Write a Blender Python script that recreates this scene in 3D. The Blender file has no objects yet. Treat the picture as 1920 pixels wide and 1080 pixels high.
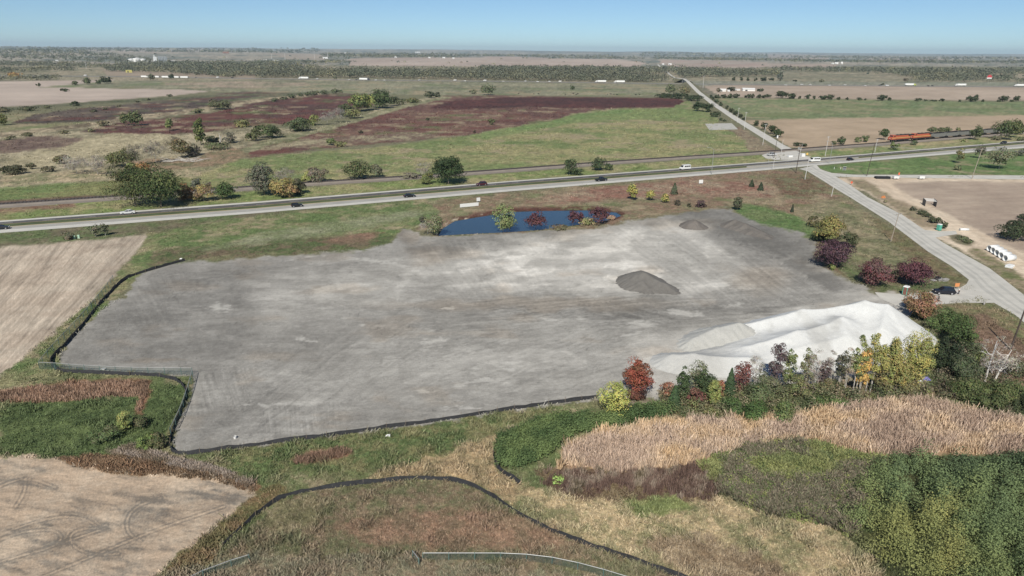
import bpy, math, random
import numpy as np
from mathutils import Matrix, Vector
sc = bpy.context.scene
# ------------------------------------------------------------------ camera, sky, sun, exposure
F = 1297.0; HC = 56.0; PITCH = math.atan((540 - 95.2) / F); ROLL = 0.0080
cd = bpy.data.cameras.new('camera'); cam = bpy.data.objects.new('camera', cd); sc.collection.objects.link(cam)
cd.sensor_width = 36; cd.lens = F / 1920 * 36; cd.clip_start = 0.5; cd.clip_end = 120000
CR = Matrix.Rotation(math.pi / 2 - PITCH, 3, 'X') @ Matrix.Rotation(ROLL, 3, 'Z')
cam.matrix_world = Matrix.Translation((0, 0, HC)) @ CR.to_4x4()
sc.camera = cam
SAZ, SEL = math.radians(11.5), math.radians(41)       # shadows fall away from the camera, a little to the right
w = bpy.data.worlds.new('World'); sc.world = w; w.use_nodes = True
nt = w.node_tree; bg = nt.nodes['Background']; sky = nt.nodes.new('ShaderNodeTexSky'); sky.sky_type = 'NISHITA'
sky.sun_disc = False; sky.sun_elevation = SEL; sky.sun_rotation = math.pi + SAZ
sky.altitude = 900; sky.air_density = 0.62; sky.dust_density = 0.25; sky.ozone_density = 2.0
tint = nt.nodes.new('ShaderNodeVectorMath'); tint.operation = 'MULTIPLY'; tint.inputs[1].default_value = (.83, .985, 1.05)
nt.links.new(sky.outputs[0], tint.inputs[0]); nt.links.new(tint.outputs[0], bg.inputs[0]); bg.inputs[1].default_value = 0.078
sd = bpy.data.lights.new('sun', 'SUN'); sd.energy = 4.8; sd.angle = math.radians(0.5); sd.color = (1, .94, .86)
so = bpy.data.objects.new('sun', sd); sc.collection.objects.link(so); so.location = (0, 0, 200)
so.rotation_euler = Vector((math.sin(SAZ) * math.cos(SEL), math.cos(SAZ) * math.cos(SEL), -math.sin(SEL))).to_track_quat('-Z', 'Y').to_euler()
sc.view_settings.view_transform = 'Standard'; sc.view_settings.look = 'None'
sc.view_settings.exposure = 0.15; sc.view_settings.gamma = 1
E = 1.14           # display radiance of a white horizontal surface: colours below are written as seen, /E gives the base colour
# ------------------------------------------------------------------ projection chart (photo pixels of the flat plain <-> metres)
RT = np.array(CR)
def proj(X, Y, Z=0.0):
    d = np.stack([np.asarray(X, float), np.asarray(Y, float), np.asarray(Z, float) - HC + 0 * np.asarray(X, float)], -1) @ RT
    return 960 - d[..., 0] / d[..., 2] * F, 540 + d[..., 1] / d[..., 2] * F
def G(u, v, z=0.0):
    u = np.asarray(u, float); v = np.asarray(v, float)
    d = np.stack([(u - 960) / F, -(v - 540) / F, -1 + 0 * u], -1) @ RT.T
    t = (z - HC) / d[..., 2]
    return d[..., 0] * t, d[..., 1] * t
def P(u, v):
    x, y = G(u, v); return (float(x), float(y), 0.0)
def depth(X, Y):
    return -(np.stack([np.asarray(X, float), np.asarray(Y, float), -HC + 0 * np.asarray(X, float)], -1) @ RT)[..., 2]
def ppm(u, v):                 # photo pixels per metre at that ground point
    x, y = G(u, v); return F / depth(x, y)
def lin(c):
    c = np.asarray(c, float) / 255; return np.where(c <= .04045, c / 12.92, ((c + .055) / 1.055) ** 2.4)
def D(*c):
    c = lin(c if len(c) == 3 else c[0]); g = c @ np.array([.21, .72, .07]); return (c * .82 + g * .18) * np.array([1.0, 1.0, .96]) / E
def dull(c, k): g = (c @ np.array([.21, .72, .07]))[..., None]; return c * (1 - k) + g * k
# ------------------------------------------------------------------ noise
def _h(ix, iy, s):
    n = (ix.astype(np.int64) * 374761393 + iy.astype(np.int64) * 668265263 + s * 974634777) & 0xffffffff
    n = ((n ^ (n >> 13)) * 1274126177) & 0xffffffff
    return ((n ^ (n >> 16)) & 0xffff) / 65535.0
def vn(x, y, s):
    x0 = np.floor(x); y0 = np.floor(y); fx = x - x0; fy = y - y0
    fx = fx * fx * (3 - 2 * fx); fy = fy * fy * (3 - 2 * fy)
    a = _h(x0, y0, s); b = _h(x0 + 1, y0, s); c = _h(x0, y0 + 1, s); d = _h(x0 + 1, y0 + 1, s)
    return (a * (1 - fx) + b * fx) * (1 - fy) + (c * (1 - fx) + d * fx) * fy
def fbm(x, y, s=0, o=4):
    t = 0; a = 1; k = 0
    for i in range(o):
        t = t + a * vn(x, y, s + i * 17); k += a; a *= .55; x = x * 2.03 + 7.1; y = y * 2.03 + 3.7
    return t / k
def ss(e0, e1, x):
    t = np.clip((x - e0) / (e1 - e0), 0, 1); return t * t * (3 - 2 * t)
def sdist(u, v, poly):        # signed distance to a polygon, positive inside
    p = np.asarray(poly, float); d = np.full(u.shape, 1e18); ins = np.zeros(u.shape, bool)
    for i in range(len(p)):
        ax, ay = p[i - 1]; bx, by = p[i]
        ex, ey = bx - ax, by - ay; L = ex * ex + ey * ey + 1e-9
        t = np.clip(((u - ax) * ex + (v - ay) * ey) / L, 0, 1)
        d = np.minimum(d, (u - ax - t * ex) ** 2 + (v - ay - t * ey) ** 2)
        if ay != by:
            ins ^= ((ay > v) != (by > v)) & (u < (bx - ax) * (v - ay) / (by - ay) + ax)
    d = np.sqrt(d); return np.where(ins, d, -d)
# ------------------------------------------------------------------ terrain height (flat plain, rolling land far away, pond hollow)
POND = [(822, 440), (830, 427), (852, 413), (900, 405), (960, 396), (1020, 394), (1100, 393), (1155, 397), (1165, 403), (1140, 411), (1100, 417), (1050, 424), (1000, 430), (940, 434), (870, 437)]
def hz(X, Y):
    X = np.asarray(X, float); Y = np.asarray(Y, float); r = np.hypot(X, Y)
    z = ss(2600, 7000, r) * (fbm(X / 2600, Y / 1900, 5, 4) - .47) * 62
    z = z + ss(7000, 20000, r) * ((fbm(X / 7000, Y / 6000, 9, 3) - .35) * 95 + 8)
    z = z + ss(3000, 6500, r) * ss(0, -3500, X) * 14 + ss(15000, 30000, r) * 40
    u, v = proj(X, Y)
    m = (u > 780) & (u < 1200) & (v > 370) & (v < 460) & (r < 600)
    if m.any():
        d = sdist(u[m], v[m], POND) if m.ndim else sdist(np.atleast_1d(u), np.atleast_1d(v), POND)[0]
        dz = -0.75 * ss(-5, 5, d)
        if m.ndim: z = z.copy(); z[m] += dz
        else: z = z + dz
    return z
def zat(x, y): return float(hz(np.array([x]), np.array([y]))[0])
# ------------------------------------------------------------------ materials
def mat(name, col=(.5, .5, .5), rough=.8, metal=0, spec=.3, var=0, vs=2.0, alpha=1, bump=0, bs=5.0):
    m = bpy.data.materials.new(name); m.use_nodes = True; n = m.node_tree.nodes; l = m.node_tree.links; b = n['Principled BSDF']
    c = tuple(float(k) for k in col)
    b.inputs['Base Color'].default_value = (*c, 1); b.inputs['Roughness'].default_value = rough
    b.inputs['Metallic'].default_value = metal; b.inputs['Specular IOR Level'].default_value = spec; b.inputs['Alpha'].default_value = alpha
    if var or bump:
        tc = n.new('ShaderNodeTexCoord'); nz = n.new('ShaderNodeTexNoise'); nz.inputs['Scale'].default_value = vs; nz.inputs['Detail'].default_value = 5
        l.new(tc.outputs['Object'], nz.inputs['Vector'])
        mr = n.new('ShaderNodeMapRange'); mr.inputs['To Min'].default_value = 1 - var; mr.inputs['To Max'].default_value = 1 + var
        mr.inputs['From Min'].default_value = .3; mr.inputs['From Max'].default_value = .7
        l.new(nz.outputs['Fac'], mr.inputs['Value'])
        mx = n.new('ShaderNodeVectorMath'); mx.operation = 'MULTIPLY'; mx.inputs[0].default_value = c
        l.new(mr.outputs[0], mx.inputs[1]); l.new(mx.outputs[0], b.inputs['Base Color'])
        if bump:
            nb = n.new('ShaderNodeTexNoise'); nb.inputs['Scale'].default_value = bs; nb.inputs['Detail'].default_value = 6; l.new(tc.outputs['Object'], nb.inputs['Vector'])
            bp = n.new('ShaderNodeBump'); bp.inputs['Strength'].default_value = 1; bp.inputs['Distance'].default_value = bump
            l.new(nb.outputs['Fac'], bp.inputs['Height']); l.new(bp.outputs[0], b.inputs['Normal'])
    return m
def attr_mat(name, rough=.95, scales=((.35, .25),), bump=.06, bs=1.2, obj=False, spec=.15, transl=0):
    m = bpy.data.materials.new(name); m.use_nodes = True; n = m.node_tree.nodes; l = m.node_tree.links; b = n['Principled BSDF']
    at = n.new('ShaderNodeAttribute'); at.attribute_name = 'Col'; cur = at.outputs['Color']
    tc = n.new('ShaderNodeTexCoord')
    for sca, amp in scales:
        nz = n.new('ShaderNodeTexNoise'); nz.inputs['Scale'].default_value = sca; nz.inputs['Detail'].default_value = 4; nz.inputs['Roughness'].default_value = .65
        l.new(tc.outputs['Object'], nz.inputs['Vector'])
        mr = n.new('ShaderNodeMapRange'); mr.inputs['From Min'].default_value = .3; mr.inputs['From Max'].default_value = .7
        mr.inputs['To Min'].default_value = 1 - amp; mr.inputs['To Max'].default_value = 1 + amp; l.new(nz.outputs['Fac'], mr.inputs['Value'])
        mx = n.new('ShaderNodeVectorMath'); mx.operation = 'MULTIPLY'; l.new(cur, mx.inputs[0]); l.new(mr.outputs[0], mx.inputs[1]); cur = mx.outputs[0]
    if obj:
        oi = n.new('ShaderNodeObjectInfo'); mx = n.new('ShaderNodeVectorMath'); mx.operation = 'MULTIPLY'
        l.new(cur, mx.inputs[0]); l.new(oi.outputs['Color'], mx.inputs[1]); cur = mx.outputs[0]
    l.new(cur, b.inputs['Base Color']); b.inputs['Roughness'].default_value = rough; b.inputs['Specular IOR Level'].default_value = spec
    if bump:
        nb = n.new('ShaderNodeTexNoise'); nb.inputs['Scale'].default_value = bs; nb.inputs['Detail'].default_value = 6; l.new(tc.outputs['Object'], nb.inputs['Vector'])
        bp = n.new('ShaderNodeBump'); bp.inputs['Distance'].default_value = bump; l.new(nb.outputs['Fac'], bp.inputs['Height']); l.new(bp.outputs[0], b.inputs['Normal'])
    if transl:
        tr = n.new('ShaderNodeBsdfTranslucent'); ms = n.new('ShaderNodeMixShader'); ms.inputs[0].default_value = transl
        l.new(cur, tr.inputs[0]); l.new(b.outputs[0], ms.inputs[1]); l.new(tr.outputs[0], ms.inputs[2]); l.new(ms.outputs[0], n['Material Output'].inputs[0])
    return m
# ------------------------------------------------------------------ object helpers
def tag(o, label=None, cat=None, group=None, kind=None):
    if label: o['label'] = label
    if cat: o['category'] = cat
    if group: o['group'] = group
    if kind: o['kind'] = kind
    return o
def npmesh(name, V, Fq, m, parent=None, col=None, smooth=False):   # V (n,3), Fq (k,3|4)
    me = bpy.data.meshes.new(name); V = np.asarray(V, np.float32); Fq = np.asarray(Fq, np.int32); k, c = Fq.shape
    me.vertices.add(len(V)); me.vertices.foreach_set('co', V.ravel())
    me.loops.add(k * c); me.loops.foreach_set('vertex_index', Fq.ravel())
    me.polygons.add(k); me.polygons.foreach_set('loop_start', np.arange(0, k * c, c, dtype=np.int32))
    if smooth: me.polygons.foreach_set('use_smooth', np.ones(k, bool))
    if col is not None:
        a = me.color_attributes.new('Col', 'FLOAT_COLOR', 'POINT'); cc = np.ones((len(V), 4), np.float32); cc[:, :3] = col
        a.data.foreach_set('color', cc.ravel())
    me.update(calc_edges=True); me.materials.append(m)
    o = bpy.data.objects.new(name, me); sc.collection.objects.link(o)
    if parent: o.parent = parent
    return o
class B:                                     # small mesh builder for hard things
    def __init__(s): s.v = []; s.f = []
    def add(s, vs, fs):
        k = len(s.v); s.v += [tuple(p) for p in vs]; s.f += [tuple(i + k for i in f) for f in fs]; return s
    def box(s, x, y, z, sx, sy, sz, tx=1.0, ty=1.0, rz=0, ox=0):      # centre x,y; bottom z; top scaled tx,ty, shifted ox
        vs = []
        for zz, a, b_, o_ in ((z, 1, 1, 0), (z + sz, tx, ty, ox)):
            for dx, dy in ((-1, -1), (1, -1), (1, 1), (-1, 1)):
                X, Y = dx * sx / 2 * a + o_, dy * sy / 2 * b_; c, n = math.cos(rz), math.sin(rz)
                vs.append((x + X * c - Y * n, y + X * n + Y * c, zz))
        return s.add(vs, [(3, 2, 1, 0), (4, 5, 6, 7), (0, 1, 5, 4), (1, 2, 6, 5), (2, 3, 7, 6), (3, 0, 4, 7)])
    def tube(s, p0, p1, r0, r1=None, n=7, cap=True):
        r1 = r0 if r1 is None else r1; p0 = Vector(p0); p1 = Vector(p1); d = (p1 - p0).normalized()
        a = d.orthogonal().normalized(); b_ = d.cross(a); vs = []
        for p, r in ((p0, r0), (p1, r1)):
            for i in range(n):
                t = 2 * math.pi * i / n; vs.append(p + a * (r * math.cos(t)) + b_ * (r * math.sin(t)))
        fs = [(i, (i + 1) % n, n + (i + 1) % n, n + i) for i in range(n)]
        if cap: fs += [tuple(range(n))[::-1], tuple(range(n, 2 * n))]
        return s.add(vs, fs)
    def prism(s, prof, w0, w1=None):          # profile in x,z extruded along y
        w1 = w0 if w1 is None else w1; n = len(prof); vs = [(x, -w0 / 2, z) for x, z in prof] + [(x, w1 / 2, z) for x, z in prof]
        return s.add(vs, [tuple(range(n))[::-1], tuple(range(n, 2 * n))] + [(i, (i + 1) % n, n + (i + 1) % n, n + i) for i in range(n)])
    def done(s, name, m, parent=None, bevel=0):
        me = bpy.data.meshes.new(name); me.from_pydata(s.v, [], s.f); me.materials.append(m); me.update()
        o = bpy.data.objects.new(name, me); sc.collection.objects.link(o)
        if parent: o.parent = parent
        if bevel: bm = o.modifiers.new('b', 'BEVEL'); bm.width = bevel; bm.segments = 2; bm.limit_method = 'ANGLE'
        return o
def empty(name, loc=(0, 0, 0), rz=0, label=None, cat=None, group=None):
    o = bpy.data.objects.new(name, None); sc.collection.objects.link(o); o.location = loc; o.rotation_euler.z = rz
    return tag(o, label, cat, group)
def dup(root, loc, rz=0, label=None, group=None, scale=None, color=None):
    def cp(o, par):
        c = o.copy(); sc.collection.objects.link(c); c.parent = par
        if color is not None: c.color = color
        for ch in kids.get(o.name, []): cp(ch, c)
        return c
    kids = {}
    for o in root.children_recursive: kids.setdefault(o.parent.name, []).append(o)
    r = cp(root, None); r.location = loc; r.rotation_euler.z = rz
    if label: r['label'] = label
    if group: r['group'] = group
    if scale: r.scale = (scale,) * 3 if isinstance(scale, (int, float)) else scale
    return r
# ------------------------------------------------------------------ ground: region map of the land
def n2(u, v, a, b, s, o=4): return fbm(u / a, v / b, s, o)
LOT = [(112, 668), (130, 640), (165, 605), (205, 570), (238, 555), (248, 530), (268, 510), (305, 498), (350, 491), (420, 488), (500, 481), (600, 476), (680, 470), (728, 457), (745, 442), (752, 428), (768, 430), (790, 442), (820, 444), (900, 440), (1000, 435), (1100, 430), (1160, 420), (1230, 407), (1290, 399), (1330, 392), (1372, 390), (1382, 402), (1430, 420), (1500, 437), (1528, 452), (1528, 490), (1560, 510), (1600, 532), (1640, 547), (1700, 552), (1760, 548), (1800, 540), (1830, 560), (1757, 571), (1715, 580), (1700, 600), (1712, 650), (1640, 700), (1500, 722), (1300, 728), (1235, 730), (1240, 760), (1215, 745), (1120, 748), (1000, 764), (900, 779), (800, 795), (700, 807), (600, 819), (500, 832), (420, 843), (342, 851), (323, 843), (335, 800), (352, 755), (366, 712), (358, 705), (300, 701), (200, 696), (140, 692), (112, 684)]
FA = [(-700, 520), (-700, 490), (0, 464), (200, 449), (215, 446), (276, 441), (264, 463), (238, 488), (212, 518), (178, 558), (140, 590), (100, 625), (60, 655), (22, 690), (0, 704), (-700, 1000)]
FB = [(-900, 860), (0, 856), (100, 857), (160, 878), (250, 889), (350, 889), (430, 904), (478, 926), (440, 960), (395, 993), (350, 1030), (305, 1070), (260, 1110), (100, 1350), (-900, 1350)]
NPALE = [(1200, 745), (1290, 690), (1220, 680)]
# (name or None, polygon, colour a, colour b, grain px, edge px, wobble px)
R = [
 (None, [(-900, 60), (2700, 60), (2700, 128), (-900, 118)], (104, 112, 104), (156, 146, 130), 90, 3, 6),
 ('field', [(120, 95), (380, 93), (390, 100), (300, 104), (215, 104)], (150, 138, 124), (158, 146, 130), 60, 2, 4),
 ('field', [(655, 112), (960, 107), (1140, 112), (1212, 119), (1190, 127), (960, 127), (780, 126), (655, 123)], (160, 142, 130), (170, 154, 141), 90, 2, 3),
 ('field', [(505, 103), (600, 103), (612, 114), (540, 113)], (146, 134, 120), (158, 146, 130), 60, 2, 3),
 ('field', [(470, 121), (600, 121), (640, 127), (470, 128)], (146, 134, 120), (158, 146, 130), 60, 2, 3),
 ('field', [(1235, 114), (1440, 119), (1440, 125), (1380, 131), (1290, 130), (1240, 121)], (160, 138, 126), (158, 146, 132), 90, 2, 3),
 ('field', [(1440, 120), (1575, 122), (1560, 127), (1440, 129)], (160, 142, 128), (150, 136, 122), 60, 2, 3),
 ('field', [(1440, 103), (1560, 106), (1548, 114), (1440, 112)], (156, 142, 130), (146, 134, 122), 60, 2, 3),
 ('field', [(1620, 108), (1770, 110), (1780, 117), (1640, 117)], (156, 142, 130), (146, 134, 122), 60, 2, 3),
 ('field', [(1465, 134), (1625, 134), (1720, 146), (1760, 154), (1455, 154)], (160, 146, 132), (150, 136, 122), 90, 2, 3),
 ('field', [(1733, 134), (2300, 137), (2300, 150), (1880, 149), (1790, 143)], (160, 142, 125), (150, 136, 122), 60, 2, 3),
 (None, [(-900, 118), (450, 122), (1240, 126), (2700, 140), (2700, 166), (1240, 158), (470, 158), (-900, 150)], (122, 120, 96), (152, 140, 116), 80, 3, 4),
 (None, [(1280, 152), (2700, 156), (2700, 166), (1300, 162)], (122, 126, 106), (136, 134, 116), 70, 2, 2),
 ('field', [(190, 129), (320, 136), (480, 140), (480, 148), (200, 142)], (150, 134, 116), (140, 126, 108), 60, 2, 3),
 ('field', [(-700, 150), (0, 152), (150, 150), (214, 149), (204, 157), (130, 160), (68, 163), (200, 166), (400, 168), (395, 171), (330, 179), (200, 188), (60, 198), (-700, 220)], (166, 150, 138), (176, 160, 147), 160, 2, 2),
 ('plain', [(205, 152), (480, 150), (1240, 157), (1262, 166), (1252, 180), (900, 179), (700, 177), (600, 174), (500, 174), (400, 172), (300, 165), (130, 164), (70, 164)], (116, 118, 92), (138, 134, 108), 110, 3, 4),
 (None, [(300, 156), (480, 151), (600, 156), (560, 161), (480, 166), (330, 163)], (158, 140, 120), (126, 122, 98), 60, 5, 8),
 ('pasture', [(-700, 230), (0, 214), (120, 212), (205, 216), (170, 232), (60, 245), (-700, 262)], (112, 116, 78), (138, 128, 95), 70, 5, 8),
 ('meadow', [(60, 216), (130, 205), (280, 191), (400, 178), (450, 172), (620, 176), (720, 178), (690, 190), (560, 190), (480, 193), (420, 206), (300, 216), (200, 226), (80, 232), (20, 232)], (78, 66, 62), (98, 86, 76), 90, 5, 8),
 (None, [(440, 185), (560, 174), (640, 176), (560, 187), (470, 196)], (112, 104, 82), (92, 100, 70), 30, 3, 5),
 (None, [(-700, 290), (0, 250), (160, 235), (240, 217), (420, 200), (480, 192), (560, 185), (480, 198), (400, 208), (325, 217), (225, 230), (170, 246), (340, 251), (480, 238), (560, 244), (640, 230), (720, 200), (790, 184), (830, 180), (760, 200), (700, 218), (640, 236), (480, 268), (430, 292), (300, 345), (0, 362), (-700, 420)], (168, 156, 126), (120, 114, 88), 45, 4, 9),
 ('meadow', [(150, 248), (225, 230), (325, 219), (400, 211), (480, 192), (560, 182), (640, 176), (720, 178), (705, 196), (620, 218), (560, 232), (480, 236), (420, 243), (335, 252), (230, 250)], (86, 64, 60), (106, 66, 60), 70, 4, 8),
 ('meadow', [(430, 285), (500, 262), (600, 244), (660, 230), (710, 217), (765, 200), (830, 180), (960, 179), (1100, 182), (1270, 184), (1287, 193), (1262, 201), (1150, 204), (1080, 212), (1030, 228), (960, 237), (870, 254), (750, 266), (650, 274), (560, 284), (470, 296)], (98, 70, 64), (120, 92, 78), 60, 4, 7),
 (None, [(960, 182), (1090, 183), (1270, 185), (1286, 193), (1262, 200), (1150, 203), (1060, 203), (1000, 200), (880, 205), (800, 203), (850, 188)], (74, 50, 48), (92, 56, 52), 60, 5, 6),
 (None, [(560, 262), (640, 256), (760, 250), (830, 252), (800, 260), (700, 266), (600, 272), (500, 280), (470, 282)], (150, 140, 110), (108, 84, 74), 34, 4, 8),
 (None, [(0, 308), (60, 285), (150, 258), (230, 250), (340, 252), (330, 268), (250, 285), (130, 300), (40, 330)], (172, 160, 126), (150, 140, 108), 50, 5, 8),
 (None, [(0, 262), (80, 256), (160, 258), (120, 276), (30, 286), (-200, 290)], (104, 84, 76), (124, 106, 90), 40, 5, 8),
 ('pasture', [(440, 352), (360, 352), (330, 338), (400, 318), (430, 300), (560, 286), (700, 276), (870, 255), (960, 238), (1030, 228), (1080, 212), (1150, 204), (1262, 201), (1290, 188), (1305, 198), (1345, 215), (1350, 230), (1382, 252), (1405, 272), (1420, 284), (1300, 294), (1120, 306), (960, 318), (870, 325), (780, 332), (567, 345)], (110, 124, 70), (144, 138, 92), 80, 3, 6),
 (None, [(900, 250), (1000, 233), (1085, 214), (1150, 206), (1270, 202), (1330, 218), (1260, 222), (1100, 226), (1010, 244), (900, 262)], (102, 126, 66), (120, 132, 76), 60, 8, 6),
 (None, [(1385, 236), (1402, 246), (1440, 270), (1462, 284), (1405, 284), (1395, 262), (1370, 246)], (128, 108, 88), (138, 126, 100), 20, 4, 5),
 (None, [(1300, 162), (1345, 160), (1370, 172), (1440, 183), (1345, 183), (1335, 183)], (134, 124, 106), (114, 112, 92), 30, 3, 4),
 ('field', [(1320, 162), (1345, 159), (2700, 168), (2700, 198), (1920, 189), (1440, 184), (1350, 181)], (158, 140, 122), (170, 152, 134), 140, 2, 2),
 ('pasture', [(1345, 184), (1440, 185), (1920, 191), (2700, 200), (2700, 222), (1920, 217), (1600, 222), (1430, 226), (1395, 218)], (104, 120, 78), (130, 132, 92), 90, 3, 3),
 ('field', [(1395, 226), (1600, 221), (1920, 216), (2700, 206), (2700, 235), (1920, 247), (1664, 266), (1500, 278), (1478, 275), (1440, 246)], (158, 138, 112), (172, 150, 124), 120, 3, 3),
 (None, [(-100, 262), (0, 248), (150, 233), (250, 218), (350, 207), (450, 189), (600, 174), (604, 177), (460, 194), (350, 212), (250, 225), (150, 240), (0, 256), (-100, 272)], (172, 156, 126), (104, 92, 72), 30, 3, 4),
 (None, [(-100, 214), (0, 203), (200, 189), (400, 178), (640, 171), (640, 173), (400, 182), (200, 194), (0, 209), (-100, 222)], (104, 104, 78), (84, 88, 62), 30, 3, 4),
 (None, [(420, 292), (500, 262), (600, 239), (690, 214), (760, 194), (830, 181), (850, 182), (770, 200), (690, 222), (610, 246), (510, 270), (440, 298)], (150, 144, 112), (110, 112, 78), 26, 4, 6),
 (None, [(240, 300), (340, 296), (440, 276), (470, 290), (420, 310), (330, 322), (240, 324)], (150, 124, 98), (108, 104, 74), 26, 6, 8),
 (None, [(0, 330), (160, 318), (330, 318), (420, 312), (360, 334), (200, 336), (0, 350)], (172, 154, 122), (120, 120, 84), 26, 6, 8),
 # strips along railway and highway
 (None, [(-700, 395), (0, 352), (212, 338), (330, 330), (380, 340), (440, 352), (220, 366), (0, 378), (-700, 420)], (98, 118, 62), (126, 126, 76), 60, 4, 6),
 (None, [(-700, 420), (0, 376), (220, 364), (220, 371), (0, 386), (-700, 434)], (96, 76, 62), (116, 96, 78), 30, 3, 3),
 (None, [(-700, 445), (0, 386), (220, 374), (330, 368), (600, 350), (960, 324), (1450, 288), (1450, 303), (960, 339), (480, 378), (0, 414), (-700, 474)], (108, 126, 62), (148, 140, 96), 60, 3, 5),
 (None, [(-300, 408), (0, 390), (140, 381), (146, 389), (0, 399), (-300, 420)], (118, 80, 66), (142, 120, 92), 26, 3, 5),
 (None, [(1480, 300), (1560, 293), (1760, 277), (2300, 235), (2300, 222), (1920, 250), (1660, 274), (1500, 286)], (108, 128, 64), (162, 146, 108), 50, 3, 5),
 (None, [(1690, 276), (1920, 256), (2300, 226), (2300, 234), (1920, 263), (1760, 277)], (112, 126, 70), (160, 146, 108), 60, 3, 4),
 (None, [(-700, 495), (0, 436), (480, 399), (960, 358), (1440, 318), (1470, 320), (1520, 340), (1500, 400), (1200, 390), (900, 392), (700, 420), (270, 440), (200, 449), (0, 464), (-700, 530)], (112, 104, 80), (92, 108, 62), 40, 3, 4),
 ('grass', [(262, 465), (276, 440), (330, 428), (480, 406), (620, 390), (800, 372), (900, 366), (860, 392), (826, 410), (812, 432), (770, 432), (745, 440), (728, 457), (680, 470), (500, 480), (350, 490), (270, 508), (236, 540), (200, 575), (140, 630), (112, 668), (112, 690), (60, 730), (0, 740), (-300, 900), (-300, 850), (0, 704), (60, 655), (140, 590), (212, 518)], (92, 112, 60), (132, 128, 88), 60, 4, 6),
 (None, [(290, 470), (480, 452), (640, 440), (745, 442), (720, 460), (640, 472), (480, 480), (350, 489), (280, 500)], (82, 98, 54), (110, 96, 74), 36, 6, 8),
 (None, [(600, 452), (660, 438), (720, 436), (700, 448), (640, 458)], (136, 106, 86), (116, 98, 76), 30, 6, 8),
 (None, [(480, 440), (640, 412), (760, 396), (830, 398), (700, 424), (560, 446), (480, 458), (380, 470)], (134, 136, 104), (112, 122, 80), 40, 8, 6),
 ('meadow', [(800, 378), (960, 361), (1130, 345), (1290, 330), (1450, 318), (1512, 322), (1560, 350), (1600, 380), (1700, 450), (1800, 525), (1815, 532), (1795, 545), (1700, 552), (1640, 545), (1560, 508), (1530, 488), (1530, 450), (1440, 425), (1384, 402), (1374, 388), (1290, 397), (1225, 405), (1165, 418), (1100, 429), (1000, 434), (820, 444), (775, 428), (830, 400)], (134, 108, 88), (120, 116, 84), 50, 4, 6),
 (None, [(1000, 372), (1100, 352), (1200, 345), (1300, 336), (1400, 340), (1480, 352), (1440, 372), (1300, 366), (1180, 372), (1060, 382)], (136, 98, 82), (146, 128, 104), 40, 8, 8),
 (None, [(1440, 330), (1510, 326), (1560, 350), (1520, 372), (1470, 372)], (116, 90, 70), (112, 114, 80), 26, 8, 8),
 (None, [(1376, 390), (1400, 382), (1440, 388), (1520, 414), (1545, 440), (1526, 448), (1440, 424), (1390, 408)], (84, 112, 54), (104, 118, 70), 30, 4, 5),
 (None, [(1480, 395), (1560, 375), (1620, 400), (1720, 470), (1790, 528), (1700, 520), (1620, 490), (1570, 450)], (142, 130, 100), (108, 110, 74), 40, 8, 8),
 (None, [(1620, 400), (1700, 440), (1816, 526), (1795, 540), (1720, 500), (1660, 440)], (120, 102, 76), (104, 104, 66), 30, 5, 6),
 (None, [(1575, 480), (1625, 500), (1640, 530), (1700, 530), (1740, 515), (1790, 535), (1760, 547), (1690, 552), (1630, 545), (1570, 510)], (88, 104, 58), (118, 112, 84), 24, 5, 6),
 ('grass', [(1530, 313), (1560, 309), (1920, 279), (2600, 222), (2600, 330), (1920, 329), (1600, 326), (1560, 324)], (84, 112, 56), (104, 126, 68), 80, 2, 2),
 ('construction_ground', [(1562, 334), (1600, 331), (1920, 336), (2600, 340), (2600, 900), (2100, 660), (1920, 549), (1860, 500), (1800, 468), (1732, 432), (1690, 402), (1625, 362)], (192, 172, 148), (206, 188, 164), 50, 3, 5),
 ('field', [(1672, 345), (1760, 339), (1920, 342), (2600, 345), (2600, 600), (2000, 500), (1905, 466), (1870, 452), (1820, 424), (1765, 396), (1706, 366)], (154, 136, 120), (168, 150, 132), 90, 3, 4),
 (None, [(1578, 334), (1620, 336), (1680, 372), (1740, 396), (1775, 425), (1770, 434), (1736, 430), (1690, 400), (1630, 362)], (138, 128, 98), (150, 132, 108), 20, 4, 6),
 (None, [(1776, 441), (1800, 440), (1828, 456), (1815, 461), (1790, 455)], (104, 102, 76), (126, 116, 92), 14, 3, 4),
 (None, [(1815, 470), (1832, 466), (1870, 486), (1920, 518), (1990, 560), (1990, 600), (1912, 548), (1860, 505)], (104, 110, 64), (146, 130, 104), 22, 4, 6),
 # foreground
 ('grass', [(-900, 900), (-300, 850), (0, 738), (60, 725), (112, 690), (360, 706), (368, 712), (350, 760), (335, 800), (323, 843), (342, 853), (500, 834), (1120, 750), (1240, 742), (1240, 730), (1500, 722), (1640, 700), (1712, 650), (1700, 600), (1757, 571), (1850, 568), (1900, 590), (1920, 605), (2100, 700), (2800, 1500), (-900, 1500)], (122, 120, 82), (94, 106, 62), 55, 4, 5),
 (None, [(0, 852), (0, 765), (110, 748), (240, 742), (300, 720), (352, 715), (335, 780), (310, 825), (220, 852), (150, 868), (100, 857)], (72, 90, 48), (92, 108, 58), 36, 6, 8),
 (None, [(-300, 768), (-300, 735), (0, 730), (70, 722), (160, 714), (278, 712), (280, 736), (262, 775), (252, 775), (262, 738), (200, 742), (110, 752), (0, 756)], (142, 104, 78), (122, 92, 66), 16, 4, 5),
 (None, [(100, 857), (200, 852), (300, 862), (430, 886), (490, 915), (478, 926), (430, 905), (350, 890), (250, 890), (160, 880)], (112, 82, 56), (136, 104, 74), 26, 3, 6),
 (None, [(195, 845), (240, 832), (300, 850), (400, 872), (480, 905), (470, 920), (400, 895), (300, 872), (240, 862)], (142, 126, 112), (120, 104, 86), 22, 4, 7),
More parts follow.
